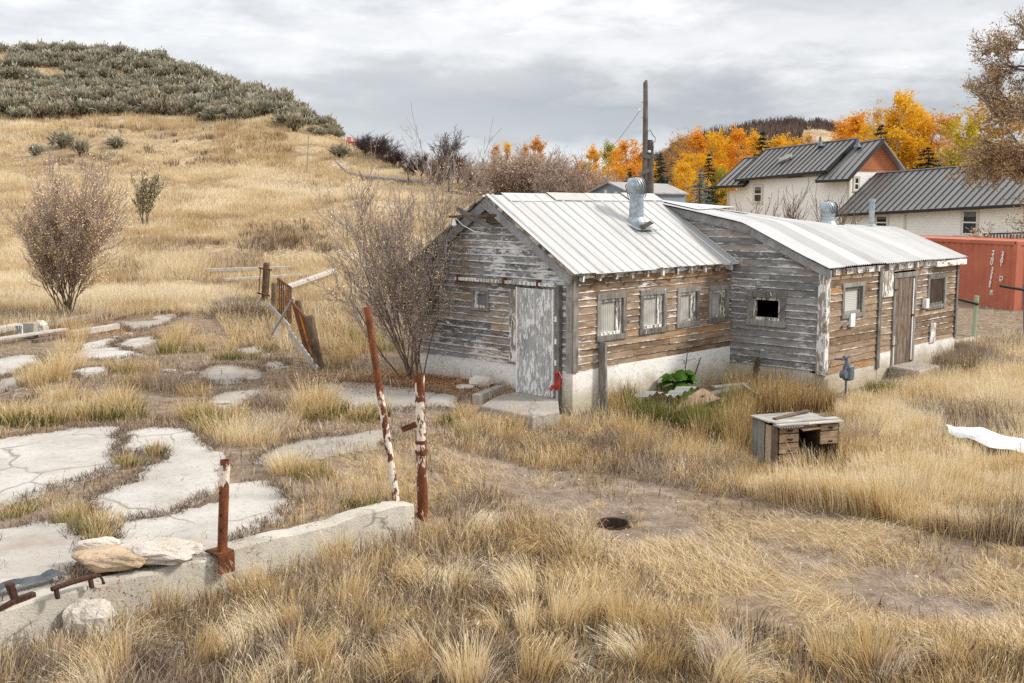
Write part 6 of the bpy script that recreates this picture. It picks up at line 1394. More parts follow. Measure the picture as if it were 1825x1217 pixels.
# ---- background trees
def bare_tree_proto(seed, H, mx=4, spread=.5, kids=(1, 2), rad=.12, w=.022, trunk=.3, wob=.2):
    rg = np.random.default_rng(seed); segs = []; tips = []; allp = []
    grow(rg, (0, 0, -.3), (rg.normal(0, .05), rg.normal(0, .05), 1), H * .62, rad, 0, mx, segs, tips, wob, .06, 6, kids, spread, .58, .45, trunk, allp)
    S = np.array(segs); zz = S[:, [2, 5]].max(); S[:, :6] *= H / zz; S[:, 6:] = np.maximum(S[:, 6:], w * np.where(S[:, 6:] < .03, 1, 1)); return S, np.array(allp) * H / zz
def thicket_proto(seed, H, Wd, stems=22, w=.02, mx=3):
    rg = np.random.default_rng(seed); segs = []; tips = []; allp = []
    for k in range(stems):
        az = rg.uniform(0, 2 * pi); ln = abs(rg.normal(0, .32)); d = (cos(az) * sin(ln), sin(az) * sin(ln), cos(ln)); b = (cos(az) * Wd * .16 * rg.random(), sin(az) * Wd * .16 * rg.random(), -.2)
        grow(rg, b, d, H * rg.uniform(.4, .62), .05, 0, mx, segs, tips, .2, .08, 5, (1, 2), .5, .6, .5, .2, allp)
    S = np.array(segs); P = np.array(allp); k = H / np.percentile(P[:, 2], 99.9); S[:, 2] *= k; S[:, 5] *= k; P[:, 2] *= k; S[:, 6:] = np.maximum(S[:, 6:], w); return S, P
def tree_from(name, S, bark, n=4, leaves=None, leafmat=None, nl=0, ls=.1, seed=0, cloud=None):
    V, Q = seg_prisms(S, n); t0 = bpy.data.objects.new(name, None); COL.objects.link(t0); FRAME[t0.name] = (np.zeros(3), 0.0)
    big = S[:, 6] > .045
    if big.any(): V, Q = seg_prisms(S[big], 6); np_mesh('trunk', V, Q, None, bark, t0)
    V, Q = seg_prisms(S[~big], 3); np_mesh('branches', V, Q, None, bark, t0)
    rg = np.random.default_rng(seed)
    if nl:
        P = cloud; P = P[rg.integers(0, len(P), nl)] + rg.normal(0, ls * 1.6, (nl, 3)); V, Q = leaf_quads(P, ls, rg)
        np_mesh('crown', V, Q, None, leafmat, t0, tint=np.repeat(np.clip(rg.normal(.62, .25, nl), 0, 1), 4))
    return t0
def aspen_proto(seed, H=10.0, Wd=3.0, dens=1.0, z0=.18):
    rg = np.random.default_rng(seed); segs = []; x = y = 0.0; pz = -.3; n = 12
    P = [np.array((0, 0, -.3))]
    for i in range(n): P.append(P[-1] + np.array((rg.normal(0, .07), rg.normal(0, .07), H * .98 / n)))
    for i in range(n): segs.append((*P[i], *P[i + 1], .13 * (1 - i / n * .85), .13 * (1 - (i + 1) / n * .85)))
    cl = []
    for k in range(64):
        f = rg.uniform(z0, .99); c0 = P[int(f * n)]; az = rg.uniform(0, 2 * pi)
        R = Wd * .5 * (sin(pi * min(1, (f - z0) / (1 - z0) * .82 + .13)) ** .7) * rg.uniform(.35, 1.1); e = c0 + np.array((cos(az) * R, sin(az) * R, .55 * R + rg.normal(0, .15)))
        m = c0 * .5 + e * .5 + (0, 0, -.1); segs += [(*c0, *m, .035, .026), (*m, *e, .026, .015)]
        for j in range(5): cl.append(m * (1 - j / 4) + e * (j / 4) + rg.normal(0, .12, 3))
        for j in range(3): cl.append(e + rg.normal(0, .3, 3))
    S = np.array(segs); S[:, 6:] = np.maximum(S[:, 6:], .012); keep = rg.random(len(cl)) < .8
    return tree_from('aspen_tree', S, M_ASPB, 4, None, M_ASPEN, int(4200 * dens), .105, seed, np.array(cl)[keep])
def conifer_proto(seed, H=9.0, Wd=4.6):
    rg = np.random.default_rng(seed); t0 = bpy.data.objects.new('spruce_tree', None); COL.objects.link(t0); FRAME[t0.name] = (np.zeros(3), 0.0)
    m = MB(); m.tube([(0, 0, -.3), (0, 0, H * .5), (0, 0, H)], [.16, .09, .02], 7); m.build('trunk', M_PURP, t0)
    P = []; D = []; 
    for k in range(46):
        f = (k + rg.random()) / 46; z = H * (.04 + .95 * f); R = Wd * .5 * (1 - f) ** .62 * rg.uniform(.75, 1.15) + .06
        for b in range(int(5 + 6 * (1 - f))):
            az = rg.uniform(0, 2 * pi); n = int(4 + R * 9)
            for j in range(n):
                q = (j + .3) / n; P.append((cos(az) * R * q, sin(az) * R * q, z - R * .30 * q + .18 * R * q * q + rg.normal(0, .03))); D.append((cos(az) + rg.normal(0, .5), sin(az) + rg.normal(0, .5), rg.normal(-.05, .35)))
    P = np.array(P); D = nrm3(np.array(D)); N = len(P); s = rg.uniform(.13, .26, N)[:, None]; w = nrm3(np.cross(D, rg.normal(size=(N, 3)))) * s * .28
    V = np.stack([P - w, P + w, P + D * s + w * .3, P + D * s - w * .3], 1).reshape(-1, 3)
    np_mesh('crown', V, np.arange(4 * N).reshape(-1, 4), None, M_LEAF, t0, tint=np.repeat(np.clip(rg.normal(.5, .25, N), 0, 1), 4)); return t0
def place(proto, px, ptop, Y, H0, label, cat, group, col=None, W=1.0, rz=None, first=[set()]):
    pt = gy(px, ptop, Y); x = pt[0]; z = float(zland(x, Y)); s = max(.1, (pt[2] - z) / H0)
    o = copy_tree(proto); o.location = (x, Y, z); o.rotation_euler = (0, 0, random.uniform(0, 6.28) if rz is None else rz); o.scale = (s * W, s * W, s); tag(o, label, cat, group)
    if col:
        for ch in o.children: ch.color = (*col, 1)
    return o
def drop(o):
    for c in list(o.children): drop(c)
    bpy.data.objects.remove(o)
ASP = [aspen_proto(200 + i, 10.0, w_, d_, z_) for i, (w_, d_, z_) in enumerate(((3.3, 1.25, .12), (4.0, 1.45, .10), (2.8, 1.0, .22), (3.4, .42, .3)))]
CON = [conifer_proto(300), conifer_proto(301, 9.0, 5.4)]
YEL, ORG, GRN, DOR, PAL, YG = (.86, .50, .010), (.86, .38, .015), (.26, .30, .03), (.66, .30, .06), (.58, .36, .14), (.54, .47, .02)
GA = 'autumn aspens behind the sheds and house'
T = [ # px, top, Y, proto, col, width, label
 (884, 256, 118, 2, DOR, .75, 'rusty orange aspen rising behind the brown bare thicket, leftmost of the autumn trees'),
 (904, 250, 124, 0, YEL, .62, 'yellow aspen behind the brown thicket with a tiny dark spruce in front'),
 (936, 254, 120, 2, DOR, .55, 'sparse orange aspen top over the middle of the brown thicket'),
 (963, 241, 116, 0, DOR, .8, 'taller rusty orange aspen at the right side of the brown thicket'),
 (1063, 256, 110, 0, YEL, .72, 'yellow aspen beside the green-yellow aspen left of the utility pole'),
 (1046, 284, 106, 1, YG, .5, 'low green-yellow aspen at the foot of the overhead wire'),
 (1084, 249, 116, 2, GRN, .8, 'olive green aspen between two golden aspens left of the utility pole'),
 (1100, 258, 112, 1, YEL, .7, 'golden aspen just right of the olive green aspen'),
 (1118, 243, 106, 1, ORG, .85, 'tallest orange aspen left of the utility pole'),
 (1136, 265, 110, 0, ORG, .7, 'orange aspen directly behind the utility pole'),
 (1164, 283, 104, 2, YEL, .6, 'thin yellow aspen between the stub post and the dark spruce'),
 (1222, 285, 84, 1, YEL, 1.05, 'bright yellow aspen in front of the dark thicket, left of the blue spruce'),
 (1236, 268, 100, 1, YEL, .9, 'yellow aspen above the blue spruce'),
 (1252, 224, 108, 0, ORG, .8, 'tall orange aspen nearest the bare white trunks'),
 (1272, 227, 104, 1, YEL, .8, 'tall golden aspen in the middle of the grove left of the house'),
 (1282, 296, 98, 1, GRN, 1.0, 'green broad-crowned aspen at the left corner of the cream house'),
 (1298, 236, 110, 0, ORG, .8, 'orange aspen behind the upper left end of the house roof'),
 (1318, 221, 106, 1, ORG, .85, 'brightest orange aspen above the house roof'),
 (1354, 228, 112, 0, YEL, .75, 'golden aspen behind the dark spruce over the house roof'),
 (1381, 236, 108, 0, YEL, .8, 'golden aspen right of the spruce over the house roof'),
 (1402, 241, 112, 2, ORG, .7, 'slender orange aspen over the middle of the house roof'),
 (1420, 240, 108, 0, YEL, .7, 'golden aspen over the house ridge before the gap of hillside'),
 (1504, 206, 110, 2, ORG, .8, 'orange aspen left of the tallest one over the house roof peak'),
 (1527, 192, 106, 0, ORG, .85, 'tall orange aspen right behind the house roof peak'),
 (1588, 190, 100, 0, YEL, .85, 'golden aspen on the left flank of the tallest aspen'),
 (1607, 153, 98, 1, YEL, .85, 'tallest golden aspen with olive tip behind the orange gable'),
 (1634, 184, 100, 1, YEL, .8, 'golden aspen on the right flank of the tallest aspen'),
 (1656, 190, 104, 0, ORG, .75, 'orange aspen right of the golden ones behind the wing roof'),
 (1682, 192, 100, 3, DOR, 1.0, 'thin orange-brown aspen with pale bare trunks behind the wing roof'),
 (1700, 208, 104, 3, DOR, .9, 'thin brown aspen beside the yellow-green tree'),
 (1722, 203, 92, 1, YG, .9, 'yellow-green aspen just left of the big brown tree'),
 (1785, 165, 96, 1, PAL, 1.3, 'dull yellow aspen partly hidden behind the big brown tree'),
]
for px, tp, Y, k, c, w, lb in T: place(ASP[k], px, tp - 3, Y, 10.0, lb, 'tree', GA, c, w * 1.22)
DKG, BLU = (.030, .050, .032), (.15, .20, .21)
for px, tp, Y, k, c, w, lb in ((1178, 273, 98, 1, DKG, .85, 'dark green spruce right of the utility pole'), (1264, 272, 96, 0, DKG, .7, 'dark spruce top showing behind the blue spruce'), (1248, 300, 70, 0, BLU, 1.05, 'pale blue spruce standing beyond the sagging roof'),
        (1359, 232, 96, 0, DKG, .75, 'dark narrow spruce behind the house roof among golden aspens'), (1571, 222, 94, 1, DKG, .8, 'dark spruce directly behind the orange gable'), (904, 268, 105, 0, DKG, .5, 'tiny dark spruce in front of the yellow aspen'),
        (1655, 262, 92, 1, DKG, 1.3, 'dark spruce low behind the wing roof'), (1698, 268, 94, 1, DKG, 1.2, 'dark spruce behind the wing roof beneath the yellow-green aspen'), (1122, 298, 100, 0, DKG, .8, 'small dark spruce just left of the round roof vent'), (1193, 318, 92, 0, BLU, .6, 'small bluish spruce beside the grey metal shed roof')):
    place(CON[k], px, tp, Y, 9.0, lb, 'tree', 'spruces behind the sheds and house', c, w)
THK = []; M_THK = material('tan_thicket_bark', _barkmat((0.24, 0.18, 0.145), (0.46, 0.37, 0.31)), 0.9, 0, 0.1)
for i, (mat, st) in enumerate(((M_THK, 20), (M_THK, 21), (M_PURP, 18))):
    S, P = thicket_proto(400 + i, 6.0, 5.0, st, .016); t0 = tree_from('bare_thicket', S, mat, 3, None, M_LEAF, 6500 if i == 0 else (4200 if i == 1 else 900), .075, i, P); THK.append(t0)
S, P = bare_tree_proto(420, 8.0, 4, .55, (1, 2), .14, .018, .25); BT = tree_from('bare_tree', S, M_TWIG, 3)
S, P = bare_tree_proto(421, 8.0, 3, .5, (2, 3), .10, .02, .2); BT2 = tree_from('bare_tree', S, M_PURP, 3, None, M_LEAF, 500, .08, 3, P)
GT = 'leafless thickets behind the gabled shed'
BR, TN, OR_, DP = (.44, .31, .22), (.56, .41, .28), (.72, .38, .15), (.20, .12, .10)
for px, tp, Y, k, c, w, lb in ((655, 228, 88, 2, DP, 1.6, 'dark purple thicket on the hill crest nearest the red lawn chairs'), (682, 230, 86, 2, DP, 1.6, 'dark purple thicket in the middle of the hill crest'), (708, 254, 84, 2, DP, 1.7, 'dark purple thicket at the lower end of the hill crest'), (732, 272, 82, 2, DP, 1.6, 'low dark thicket left of the short dark trunk'),
        (778, 268, 78, 0, BR, 1.2, 'reddish bare thicket left of the tall bare tree'), (815, 266, 80, 0, BR, 1.1, 'reddish bare thicket right of the tall bare tree'), (840, 288, 76, 1, BR, .8, 'grey bare thicket just above the shed gable'), (862, 276, 78, 1, BR, .7, 'tall grey bare thicket nearest the rusty orange aspen'), (905, 272, 74, 0, BR, 1.1, 'brown thicket below the yellow aspen'), (930, 256, 72, 0, TN, 1.1, 'tallest brown thicket behind the shed roof'), (962, 262, 72, 1, TN, 1.1, 'grey-brown thicket behind the middle of the shed roof'),
        (985, 282, 70, 1, BR, 1.1, 'grey thicket beside the orange-topped thicket'), (1014, 268, 74, 0, OR_, .9, 'orange-topped thicket left of the overhead wire'), (1040, 298, 70, 0, TN, 1.2, 'tan thicket beside the low lean-to roof'), (1068, 296, 74, 0, TN, 1.0, 'tan thicket above the grey metal shed gable'), (1092, 308, 76, 1, BR, .8, 'low grey thicket behind the grey metal shed roof')):
    place(THK[k], px, tp + (4 if k < 2 else 8), Y, 6.0, lb, 'thicket', GT, c, w)
place(BT, 800, 218, 76, 8.0, 'tall leafless tree on the skyline above the shed gable', 'tree', None, None, 1.05)
place(BT2, 752, 268, 79, 8.0, 'short dark bare tree with a stout trunk beside the fallen log', 'tree', None, DP, 1.1)
for k, (px, tp, lb) in enumerate(((1205, 236, 'leafless pale-trunked aspen nearest the dark spruce'), (1216, 228, 'leafless pale-trunked aspen between two others left of the golden grove'), (1226, 236, 'leafless pale-trunked aspen touching the golden grove'), (1190, 256, 'short leafless pale aspen above the dark spruce'), (1445, 226, 'leafless pale aspen over the house ridge'), (1562, 180, 'leafless pale aspen left of the tallest golden aspen'), (1690, 200, 'leafless pale aspen over the wing roof'), (1540, 206, 'leafless pale aspen behind the roof peak'))):
    place(ASP[3], px, tp, 112, 10.0, lb, 'tree', 'leafless aspens in the autumn grove', PAL, .6)

# ---- big ragged brown tree at the right edge
def big_tree():
    rg = np.random.default_rng(17); Y = 47.0; b = onland(gy(1866, 400, Y)[0], Y); root = thing('brown_tree', 'big ragged tree with clinging brown leaves behind the shipping container', 'tree', b); segs = []; tips = []; allp = []
    zt = gy(1800, 62, Y)[2] - b[2]
    trunk = [b + (0, 0, -.4), b + (-.1, 0, 2.0), b + (.05, 0, 4.0), b + (-.25, .1, 6.0), b + (-.75, .1, 8.2), b + (-1.1, 0, zt * .95)]
    for i in range(5): segs.append((*trunk[i], *trunk[i + 1], .26 - .045 * i, .26 - .045 * (i + 1)))
    for k in range(44):
        f = rg.uniform(.16, 1.0) ** 1.15; i = min(int(f * 5), 4); p = trunk[i] * (1 - (f * 5 - i)) + trunk[i + 1] * (f * 5 - i); az = rg.uniform(0, 2 * pi); dn = .45 - .95 * f if f < .6 else .2
        d = np.array([cos(az), sin(az), -dn * .6 + .25]); L = (2.45 - 1.1 * f) * rg.uniform(.75, 1.2); grow(rg, p, d, L, .085 * (1.2 - f * .6), 1, 4, segs, tips, .26, -.02 if f < .55 else .06, 5, (1, 2), .65, .62, .5, .2, allp)
    grow(rg, trunk[-1], (-.2, 0, 1), .9, .05, 2, 4, segs, tips, .25, .05, 4, (2, 3), .6, .7, .5, 0, allp)
    S = np.array(segs); S[:, 6:] = np.maximum(S[:, 6:], .009); big = S[:, 6] > .035
    V, Q = seg_prisms(S[big], 7); np_mesh('trunk', V, Q, None, M_TWIG, root); V, Q = seg_prisms(S[~big], 3); np_mesh('branches', V, Q, None, M_BROWNT, root)
    P = np.array(allp); low = P[:, 2] < b[2] + 6.0; keep = low | (rg.random(len(P)) < .35); P = P[keep]; n = 60000; P = P[rg.integers(0, len(P), n)] + rg.normal(0, .12, (n, 3)) - (0, 0, .06); V, Q = leaf_quads(P, .055, rg)
    o = np_mesh('leaves', V, Q, None, M_LEAF, root, tint=np.repeat(rg.uniform(0, 1, n), 4)); o.color = (.44, .315, .185, 1)
big_tree()
for o in ASP + CON + THK + [BT, BT2]: drop(o)

# ---- oak brush on the far hill: one mass
def brush():
    rg = np.random.default_rng(9); N = 70000; Yv = rg.uniform(165, 270, N); Xv = Yv * rg.uniform(.07, .52, N); keep = vnoise(Xv, Yv, 12, 3) > np.where((Xv / Yv > .255) & (Yv > 215), .62, .22); Xv, Yv = Xv[keep], Yv[keep]; N = len(Xv)
    Z = zland(Xv, Yv); h = rg.uniform(.8, 2.3, N) * (.6 + .8 * vnoise(Xv, Yv, 9, 5)); V = []; 
    a = rg.uniform(0, 2 * pi, N); w = rg.uniform(.06, .2, N); ln = rg.normal(0, .5, (N, 2))
    B = np.stack([Xv, Yv, Z - .2], 1); o = np.stack([np.cos(a) * w, np.sin(a) * w, np.zeros(N)], 1); tp = B + np.stack([ln[:, 0], ln[:, 1], h], 1)
    V = np.stack([B - o, B + o, tp + o * .25, tp - o * .25], 1).reshape(-1, 3); tn = np.repeat(np.clip(rg.normal(.4, .2, N) + (vnoise(Xv, Yv, 14, 8) - .5) * .5, 0, 1), 4)
    ob = np_mesh('oak_brush', V, np.arange(4 * N).reshape(-1, 4), None, M_BRUSH, None, tint=tn); ob['kind'] = 'stuff'
M_BRUSH = leafmat('oak_brush_twigs', lambda t: t.ramp(t.attr('tint'), [(0, (.07, .052, .048)), (.4, (.15, .11, .098)), (.7, (.23, .165, .125)), (1, (.34, .22, .14))]), .1)
brush()
# ------------------------------------------------------------------ grasses
GR = {}
def put(name, P, h, w, az, bend, lean, tint):
    """P (n,3); lean 0..1 along az; bend (n,2) shared push of the tip in heights"""
    GR.setdefault(name, []).append((P, h, w, az, bend, lean, tint))
def sample(rg, n, poly=None, u=(-.56, .56), Y=(7.5, 45), dens=None):
    Yv = np.exp(rg.uniform(np.log(Y[0]), np.log(Y[1]), n)); Xv = Yv * rg.uniform(u[0], u[1], n)
    if poly is not None:
        Z = zland(Xv, Yv, False); px, py = proj(np.stack([Xv, Yv, Z], 1)); k = inpoly(px, py, poly); Xv, Yv = Xv[k], Yv[k]
    return clean(rg, Xv, Yv)
def clean(rg, X, Y, slabs=True):
    q = np.stack([X, Y, np.zeros_like(X)], 1) - A0; r_, l_ = q @ RV, q @ LV
    bad = ((r_ > -.06) & (r_ < 5.3) & (l_ > -.06) & (l_ < 4.3)) | ((r_ > 5.2) & (r_ < 11.8) & (l_ > -2.3) & (l_ < 7.0))
    Z = zland(X, Y); px, py = proj(np.stack([X, Y, Z + .04], 1))
    if slabs:
        for pts, k, lb in SLABS:
            bad |= inpoly(px, py, pts) & (rg.random(len(X)) > .025)
    bad |= inpoly(px, py, [(926, 692), (994, 709), (997, 733), (948, 742), (856, 723), (880, 708)]) | inpoly(px, py, [(1583, 652), (1639, 662), (1675, 651), (1626, 643)])
    s = (X - P0[0]) * WD[0] + (Y - P0[1]) * WD[1]; o = (X - P0[0]) * WN[0] + (Y - P0[1]) * WN[1]; bad |= (o > -.04) & (o < .24) & (s < np.linalg.norm((P1 - P0)[:2]))
    bad |= (np.hypot(X - PITC[0], Y - PITC[1]) < .26)
    dk = to_frame(np.stack([X, Y, Z], 1), FRAME['wooden_desk']); bad |= (dk[:, 0] > -.03) & (dk[:, 0] < 1.1) & (dk[:, 1] > -.05) & (dk[:, 1] < .78) & ~((dk[:, 0] > .4) & (dk[:, 0] < .7) & (dk[:, 1] < .3))
    k = ~bad; return np.stack([X[k], Y[k], Z[k] - .01], 1), px[k], py[k]
def fill(rg, name, P, h, w, lean, tint, ts=.12, hv=.35, bsc=.9, bend=.25):
    n = len(P); 
    if not n: return
    X, Y = P[:, 0], P[:, 1]; b = np.stack([vnoise(X, Y, bsc, 61) - .5, vnoise(X, Y, bsc, 62) - .5], 1) * 2 * bend
    cl = vnoise(X, Y, .35, 63); cl2 = vnoise(X, Y, 1.6, 64)
    hh = h * np.clip(rg.normal(1, hv, n), .25, 2) * (.55 + .55 * cl + .35 * cl2)
    tt = tint + rg.normal(0, ts, n) + (cl - .5) * .28 + (cl2 - .5) * .25
    put(name, P, hh, w * rg.uniform(.7, 1.4, n), rg.uniform(0, 2 * pi, n), b, np.abs(rg.normal(0, lean, n)), np.clip(tt, 0, 1))
def tuft(rg, name, c, n, h, r, tint, lean=.3, bend=(0, 0), w=.007, ts=.10):
    a = rg.uniform(0, 2 * pi, n); rr = r * np.sqrt(rg.random(n)); X, Y = c[0] + np.cos(a) * rr, c[1] + np.sin(a) * rr
    P = np.stack([X, Y, zland(X, Y) - .02], 1); lf = lean * (.3 + rr / r * .9) * rg.uniform(.5, 1.3, n)
    put(name, P, h * rg.uniform(.55, 1.15, n), w * rg.uniform(.7, 1.3, n), a + rg.normal(0, .5, n), np.repeat(np.array([bend], float), n, 0) * rg.uniform(.6, 1.2, (n, 1)), lf, np.clip(tint + rg.normal(0, ts, n), 0, 1))
rg = np.random.default_rng(21)
FORE = [(-40, 1160), (120, 1120), (260, 1066), (420, 1015), (600, 968), (745, 935), (800, 885), (870, 880), (940, 905), (1040, 975), (1180, 1055), (1330, 1115), (1500, 1140), (1700, 1140), (1870, 1180), (1870, 1260), (-40, 1260)]
MEAD = [(1240, 800), (1300, 790), (1340, 830), (1500, 830), (1490, 740), (1560, 712), (1640, 690), (1690, 625), (1870, 600), (1870, 985), (1700, 958), (1500, 915), (1380, 895), (1290, 870)]
MID = [(795, 790), (860, 745), (1000, 760), (1080, 745), (1100, 735), (1200, 760), (1300, 790), (1340, 850), (1320, 890), (1200, 870), (1100, 850), (960, 835)]
WEEDS = [(1085, 705), (1140, 722), (1190, 742), (1290, 712), (1350, 695), (1450, 705), (1490, 735), (1340, 745), (1335, 815), (1290, 800), (1190, 765), (1085, 748)]
# foreground tangle
P, px, py = sample(rg, 165000, FORE, (-.5, .5), (7.2, 15)); k = vnoise(P[:, 0], P[:, 1], .8, 5) + rg.random(len(P)) * .8 > .62; P = P[k]; wd_ = (P[:, 0] - P0[0]) * -WN[0] + (P[:, 1] - P0[1]) * -WN[1]; P = P[(wd_ > .55) | (rg.random(len(P)) < .18) | (P[:, 1] > 16)]
sel = fbm(P[:, 0], P[:, 1], 1.3, 40); P = P[rg.random(len(P)) < np.clip((fbm(P[:, 0], P[:, 1], 1.1, 49, 3) - .30) * 3.2, .12, 1)]; sel = fbm(P[:, 0], P[:, 1], 1.3, 40) 
qx, qy = proj(P); a = sel + rg.normal(0, .08, len(P)) + np.clip((qx - 700) / 2500, -.12, .2) > .50
fill(rg, 'dry_grass', P[a], .22, .0058, .68, .60, .24, .5, .5, .6); fill(rg, 'brown_weeds', P[~a], .21, .0056, .9, .58, .26, .5, .4, .55)
P, px, py = sample(rg, 60000, FORE, (-.5, .5), (7.2, 15)); fill(rg, 'brown_weeds', P, .16, .006, .8, .30, .16, .4, .5, .3)
for i in range(34):
    x, y = rg.uniform(-.48, .48), rg.uniform(8.6, 14.5); c = np.array([x * y, y]); q, w = proj(np.array([c[0], c[1], 0]))
    if not inpoly(np.array([q]), np.array([w]), FORE)[0]: continue
    an = rg.uniform(0, 2 * pi); bd = rg.uniform(.1, .75); tuft(rg, 'dry_grass', c, int(rg.uniform(90, 240)), rg.uniform(.2, .46), rg.uniform(.06, .2), rg.uniform(.5, .95), .42, (cos(an) * bd, sin(an) * bd), .006, .09)
for (x, y, n, h, bx, by, tn) in ((935, 1060, 420, .62, -.45, .35, .88), (1010, 1110, 380, .6, .25, .2, .76), (1060, 1100, 300, .6, .2, .1, .72), (830, 1217, 420, .55, -.05, .1, .85), (1290, 1217, 450, .6, .6, .05, .84), (1120, 1130, 360, .62, .05, .1, .66), (1040, 990, 220, .45, .5, -.1, .7), (680, 1130, 220, .5, .2, .0, .6), (1240, 1130, 320, .5, .1, .05, .55), (1560, 1190, 420, .5, .02, .05, .58), (1480, 1180, 300, .48, .0, .05, .66), (600, 1010, 260, .5, -.1, .1, .6), (450, 1060, 240, .48, -.25, .1, .62), (300, 1090, 200, .45, .1, .1, .6), (770, 960, 160, .4, .1, 0, .6), (1700, 1180, 240, .45, .1, 0, .6), (540, 1180, 300, .5, .3, .1, .72), (200, 1200, 280, .5, -.3, .1, .64), (960, 1200, 300, .5, .2, .0, .58), (700, 1210, 240, .45, -.2, .1, .7), (620, 1080, 240, .5, .0, .2, .56), (370, 1170, 260, .5, .3, .0, .6)):
    p = gz(x, y, -.08); tuft(rg, 'dry_grass', p, int(n * .6), h * .92, .15, tn, .36, (bx * 1.5, by * 1.5), .0062, .11)
for i in range(150):      # combed, bent-over swathes
    x, y = rg.uniform(-.48, .48), rg.uniform(8.4, 14.0); c = np.array([x * y, y]); q, w = proj(np.array([c[0], c[1], -.05]))
    if not inpoly(np.array([q]), np.array([w]), FORE)[0] or (c - P0[:2]) @ -WN[:2] < .45: continue
    an = rg.uniform(0, 2 * pi); bd = rg.uniform(.6, 1.25); tuft(rg, 'dry_grass' if rg.random() < .7 else 'brown_weeds', c, int(rg.uniform(60, 200)), rg.uniform(.30, .62), rg.uniform(.07, .22), rg.uniform(.45, .98), .25, (cos(an) * bd, sin(an) * bd), .0056, .11)
# tall grey seeded stems in front of the low wall
for i in range(210):
    f = rg.random(); p = P0 + WD * (f * 5.2 - .4) - WN * rg.uniform(.10, .9); tuft(rg, 'brown_weeds' if rg.random() < .55 else 'dry_grass', p, 12, rg.uniform(.18, .40), .09, rg.uniform(.4, .85), .28, (rg.normal(0, .15), 0), .0058, .14)
# golden meadow
P, px, py = sample(rg, 560000, MEAD, (.14, .53), (13, 36)); tall = np.clip((px - 1250) / 160, .35, 1); k = rg.random(len(P)) < .72; P, px, py, tall = P[k], px[k], py[k], tall[k]
DKX = [(1325, 850), (1390, 885), (1510, 875), (1530, 820), (1500, 800), (1380, 820)]
k = ~inpoly(px, py, DKX) | (rg.random(len(px)) < .22); P, px, py, tall = P[k], px[k], py[k], tall[k]
TPX = [(1672, 778), (1690, 752), (1730, 752), (1860, 775), (1860, 845), (1760, 850), (1690, 820)]
k = ~inpoly(px, py, TPX) | (rg.random(len(px)) < .30); P, px, py, tall = P[k], px[k], py[k], tall[k]
dk = vnoise(P[:, 0], P[:, 1], 1.7, 91); gold = dk + rg.normal(0, .12, len(P)) > .34
for g, nm, tn in ((gold, 'dry_grass', .80), (~gold, 'brown_weeds', .58)):
    q = P[g]; n = len(q); h = .34 * tall[g] * np.clip(rg.normal(1, .25, n), .3, 1.7) * (.30 + .75 * vnoise(q[:, 0], q[:, 1], .9, 66) + .55 * vnoise(q[:, 0], q[:, 1], .33, 76))
    b = np.stack([vnoise(q[:, 0], q[:, 1], 1.2, 67) - .45, vnoise(q[:, 0], q[:, 1], 1.2, 68) - .5], 1) * .5
    put(nm, q, h, .0095 * rg.uniform(.7, 1.4, n), rg.uniform(0, 2 * pi, n), b, np.abs(rg.normal(0, .20, n)), np.clip(tn + rg.normal(0, .13, n) + (vnoise(q[:, 0], q[:, 1], .5, 69) - .5) * .35 + (vnoise(q[:, 0], q[:, 1], 2.4, 70) - .5) * .25, 0, 1))
P, px, py = sample(rg, 70000, MID, (-.07, .25), (14, 24)); 
a = fbm(P[:, 0], P[:, 1], 1.1, 44) + rg.normal(0, .1, len(P)) > .5
fill(rg, 'dry_grass', P[a], .20, .0075, .6, .62, .18, .4, .6, .4); fill(rg, 'brown_weeds', P[~a], .19, .007, .9, .62, .18, .4, .5, .35)
# green-brown growth below the foundation, around the desk
P, px, py = sample(rg, 90000, WEEDS, (.06, .31), (15, 24)); gr = np.clip(1.25 - np.abs(px - 1210) / 130, .05, .85) + rg.normal(0, .18, len(P))
low_ = (px > 1285) & (py < 722); kp = ~low_ | (rg.random(len(px)) < .30); P, px, py, gr = P[kp], px[kp], py[kp], gr[kp]; g = gr > .55; dbz = inpoly(px, py, [(1128, 690), (1302, 684), (1304, 716), (1262, 752), (1190, 756), (1130, 735)]) & (rg.random(len(px)) < .86); g = g & ~dbz; dg = ~g & ~dbz
fill(rg, 'green_grass', P[g], .38, .0085, .22, .34, .16, .3, .5, .2); fill(rg, 'dry_grass', P[dg], .40, .008, .22, .36, .16, .3, .5, .2)
for i in range(46):
    x, y = rg.uniform(1090, 1500), rg.uniform(700, 830); 
    if (1325 < x < 1510 and y > 735) or (1125 < x < 1305 and 690 < y < 765) or (x > 1290 and y < 725): continue
    p = gz(x, y, 0); tuft(rg, 'dry_grass', p, 70, rg.uniform(.4, .72), .16, rg.uniform(.3, .66), .25, (rg.normal(0, .12), 0), .0078)
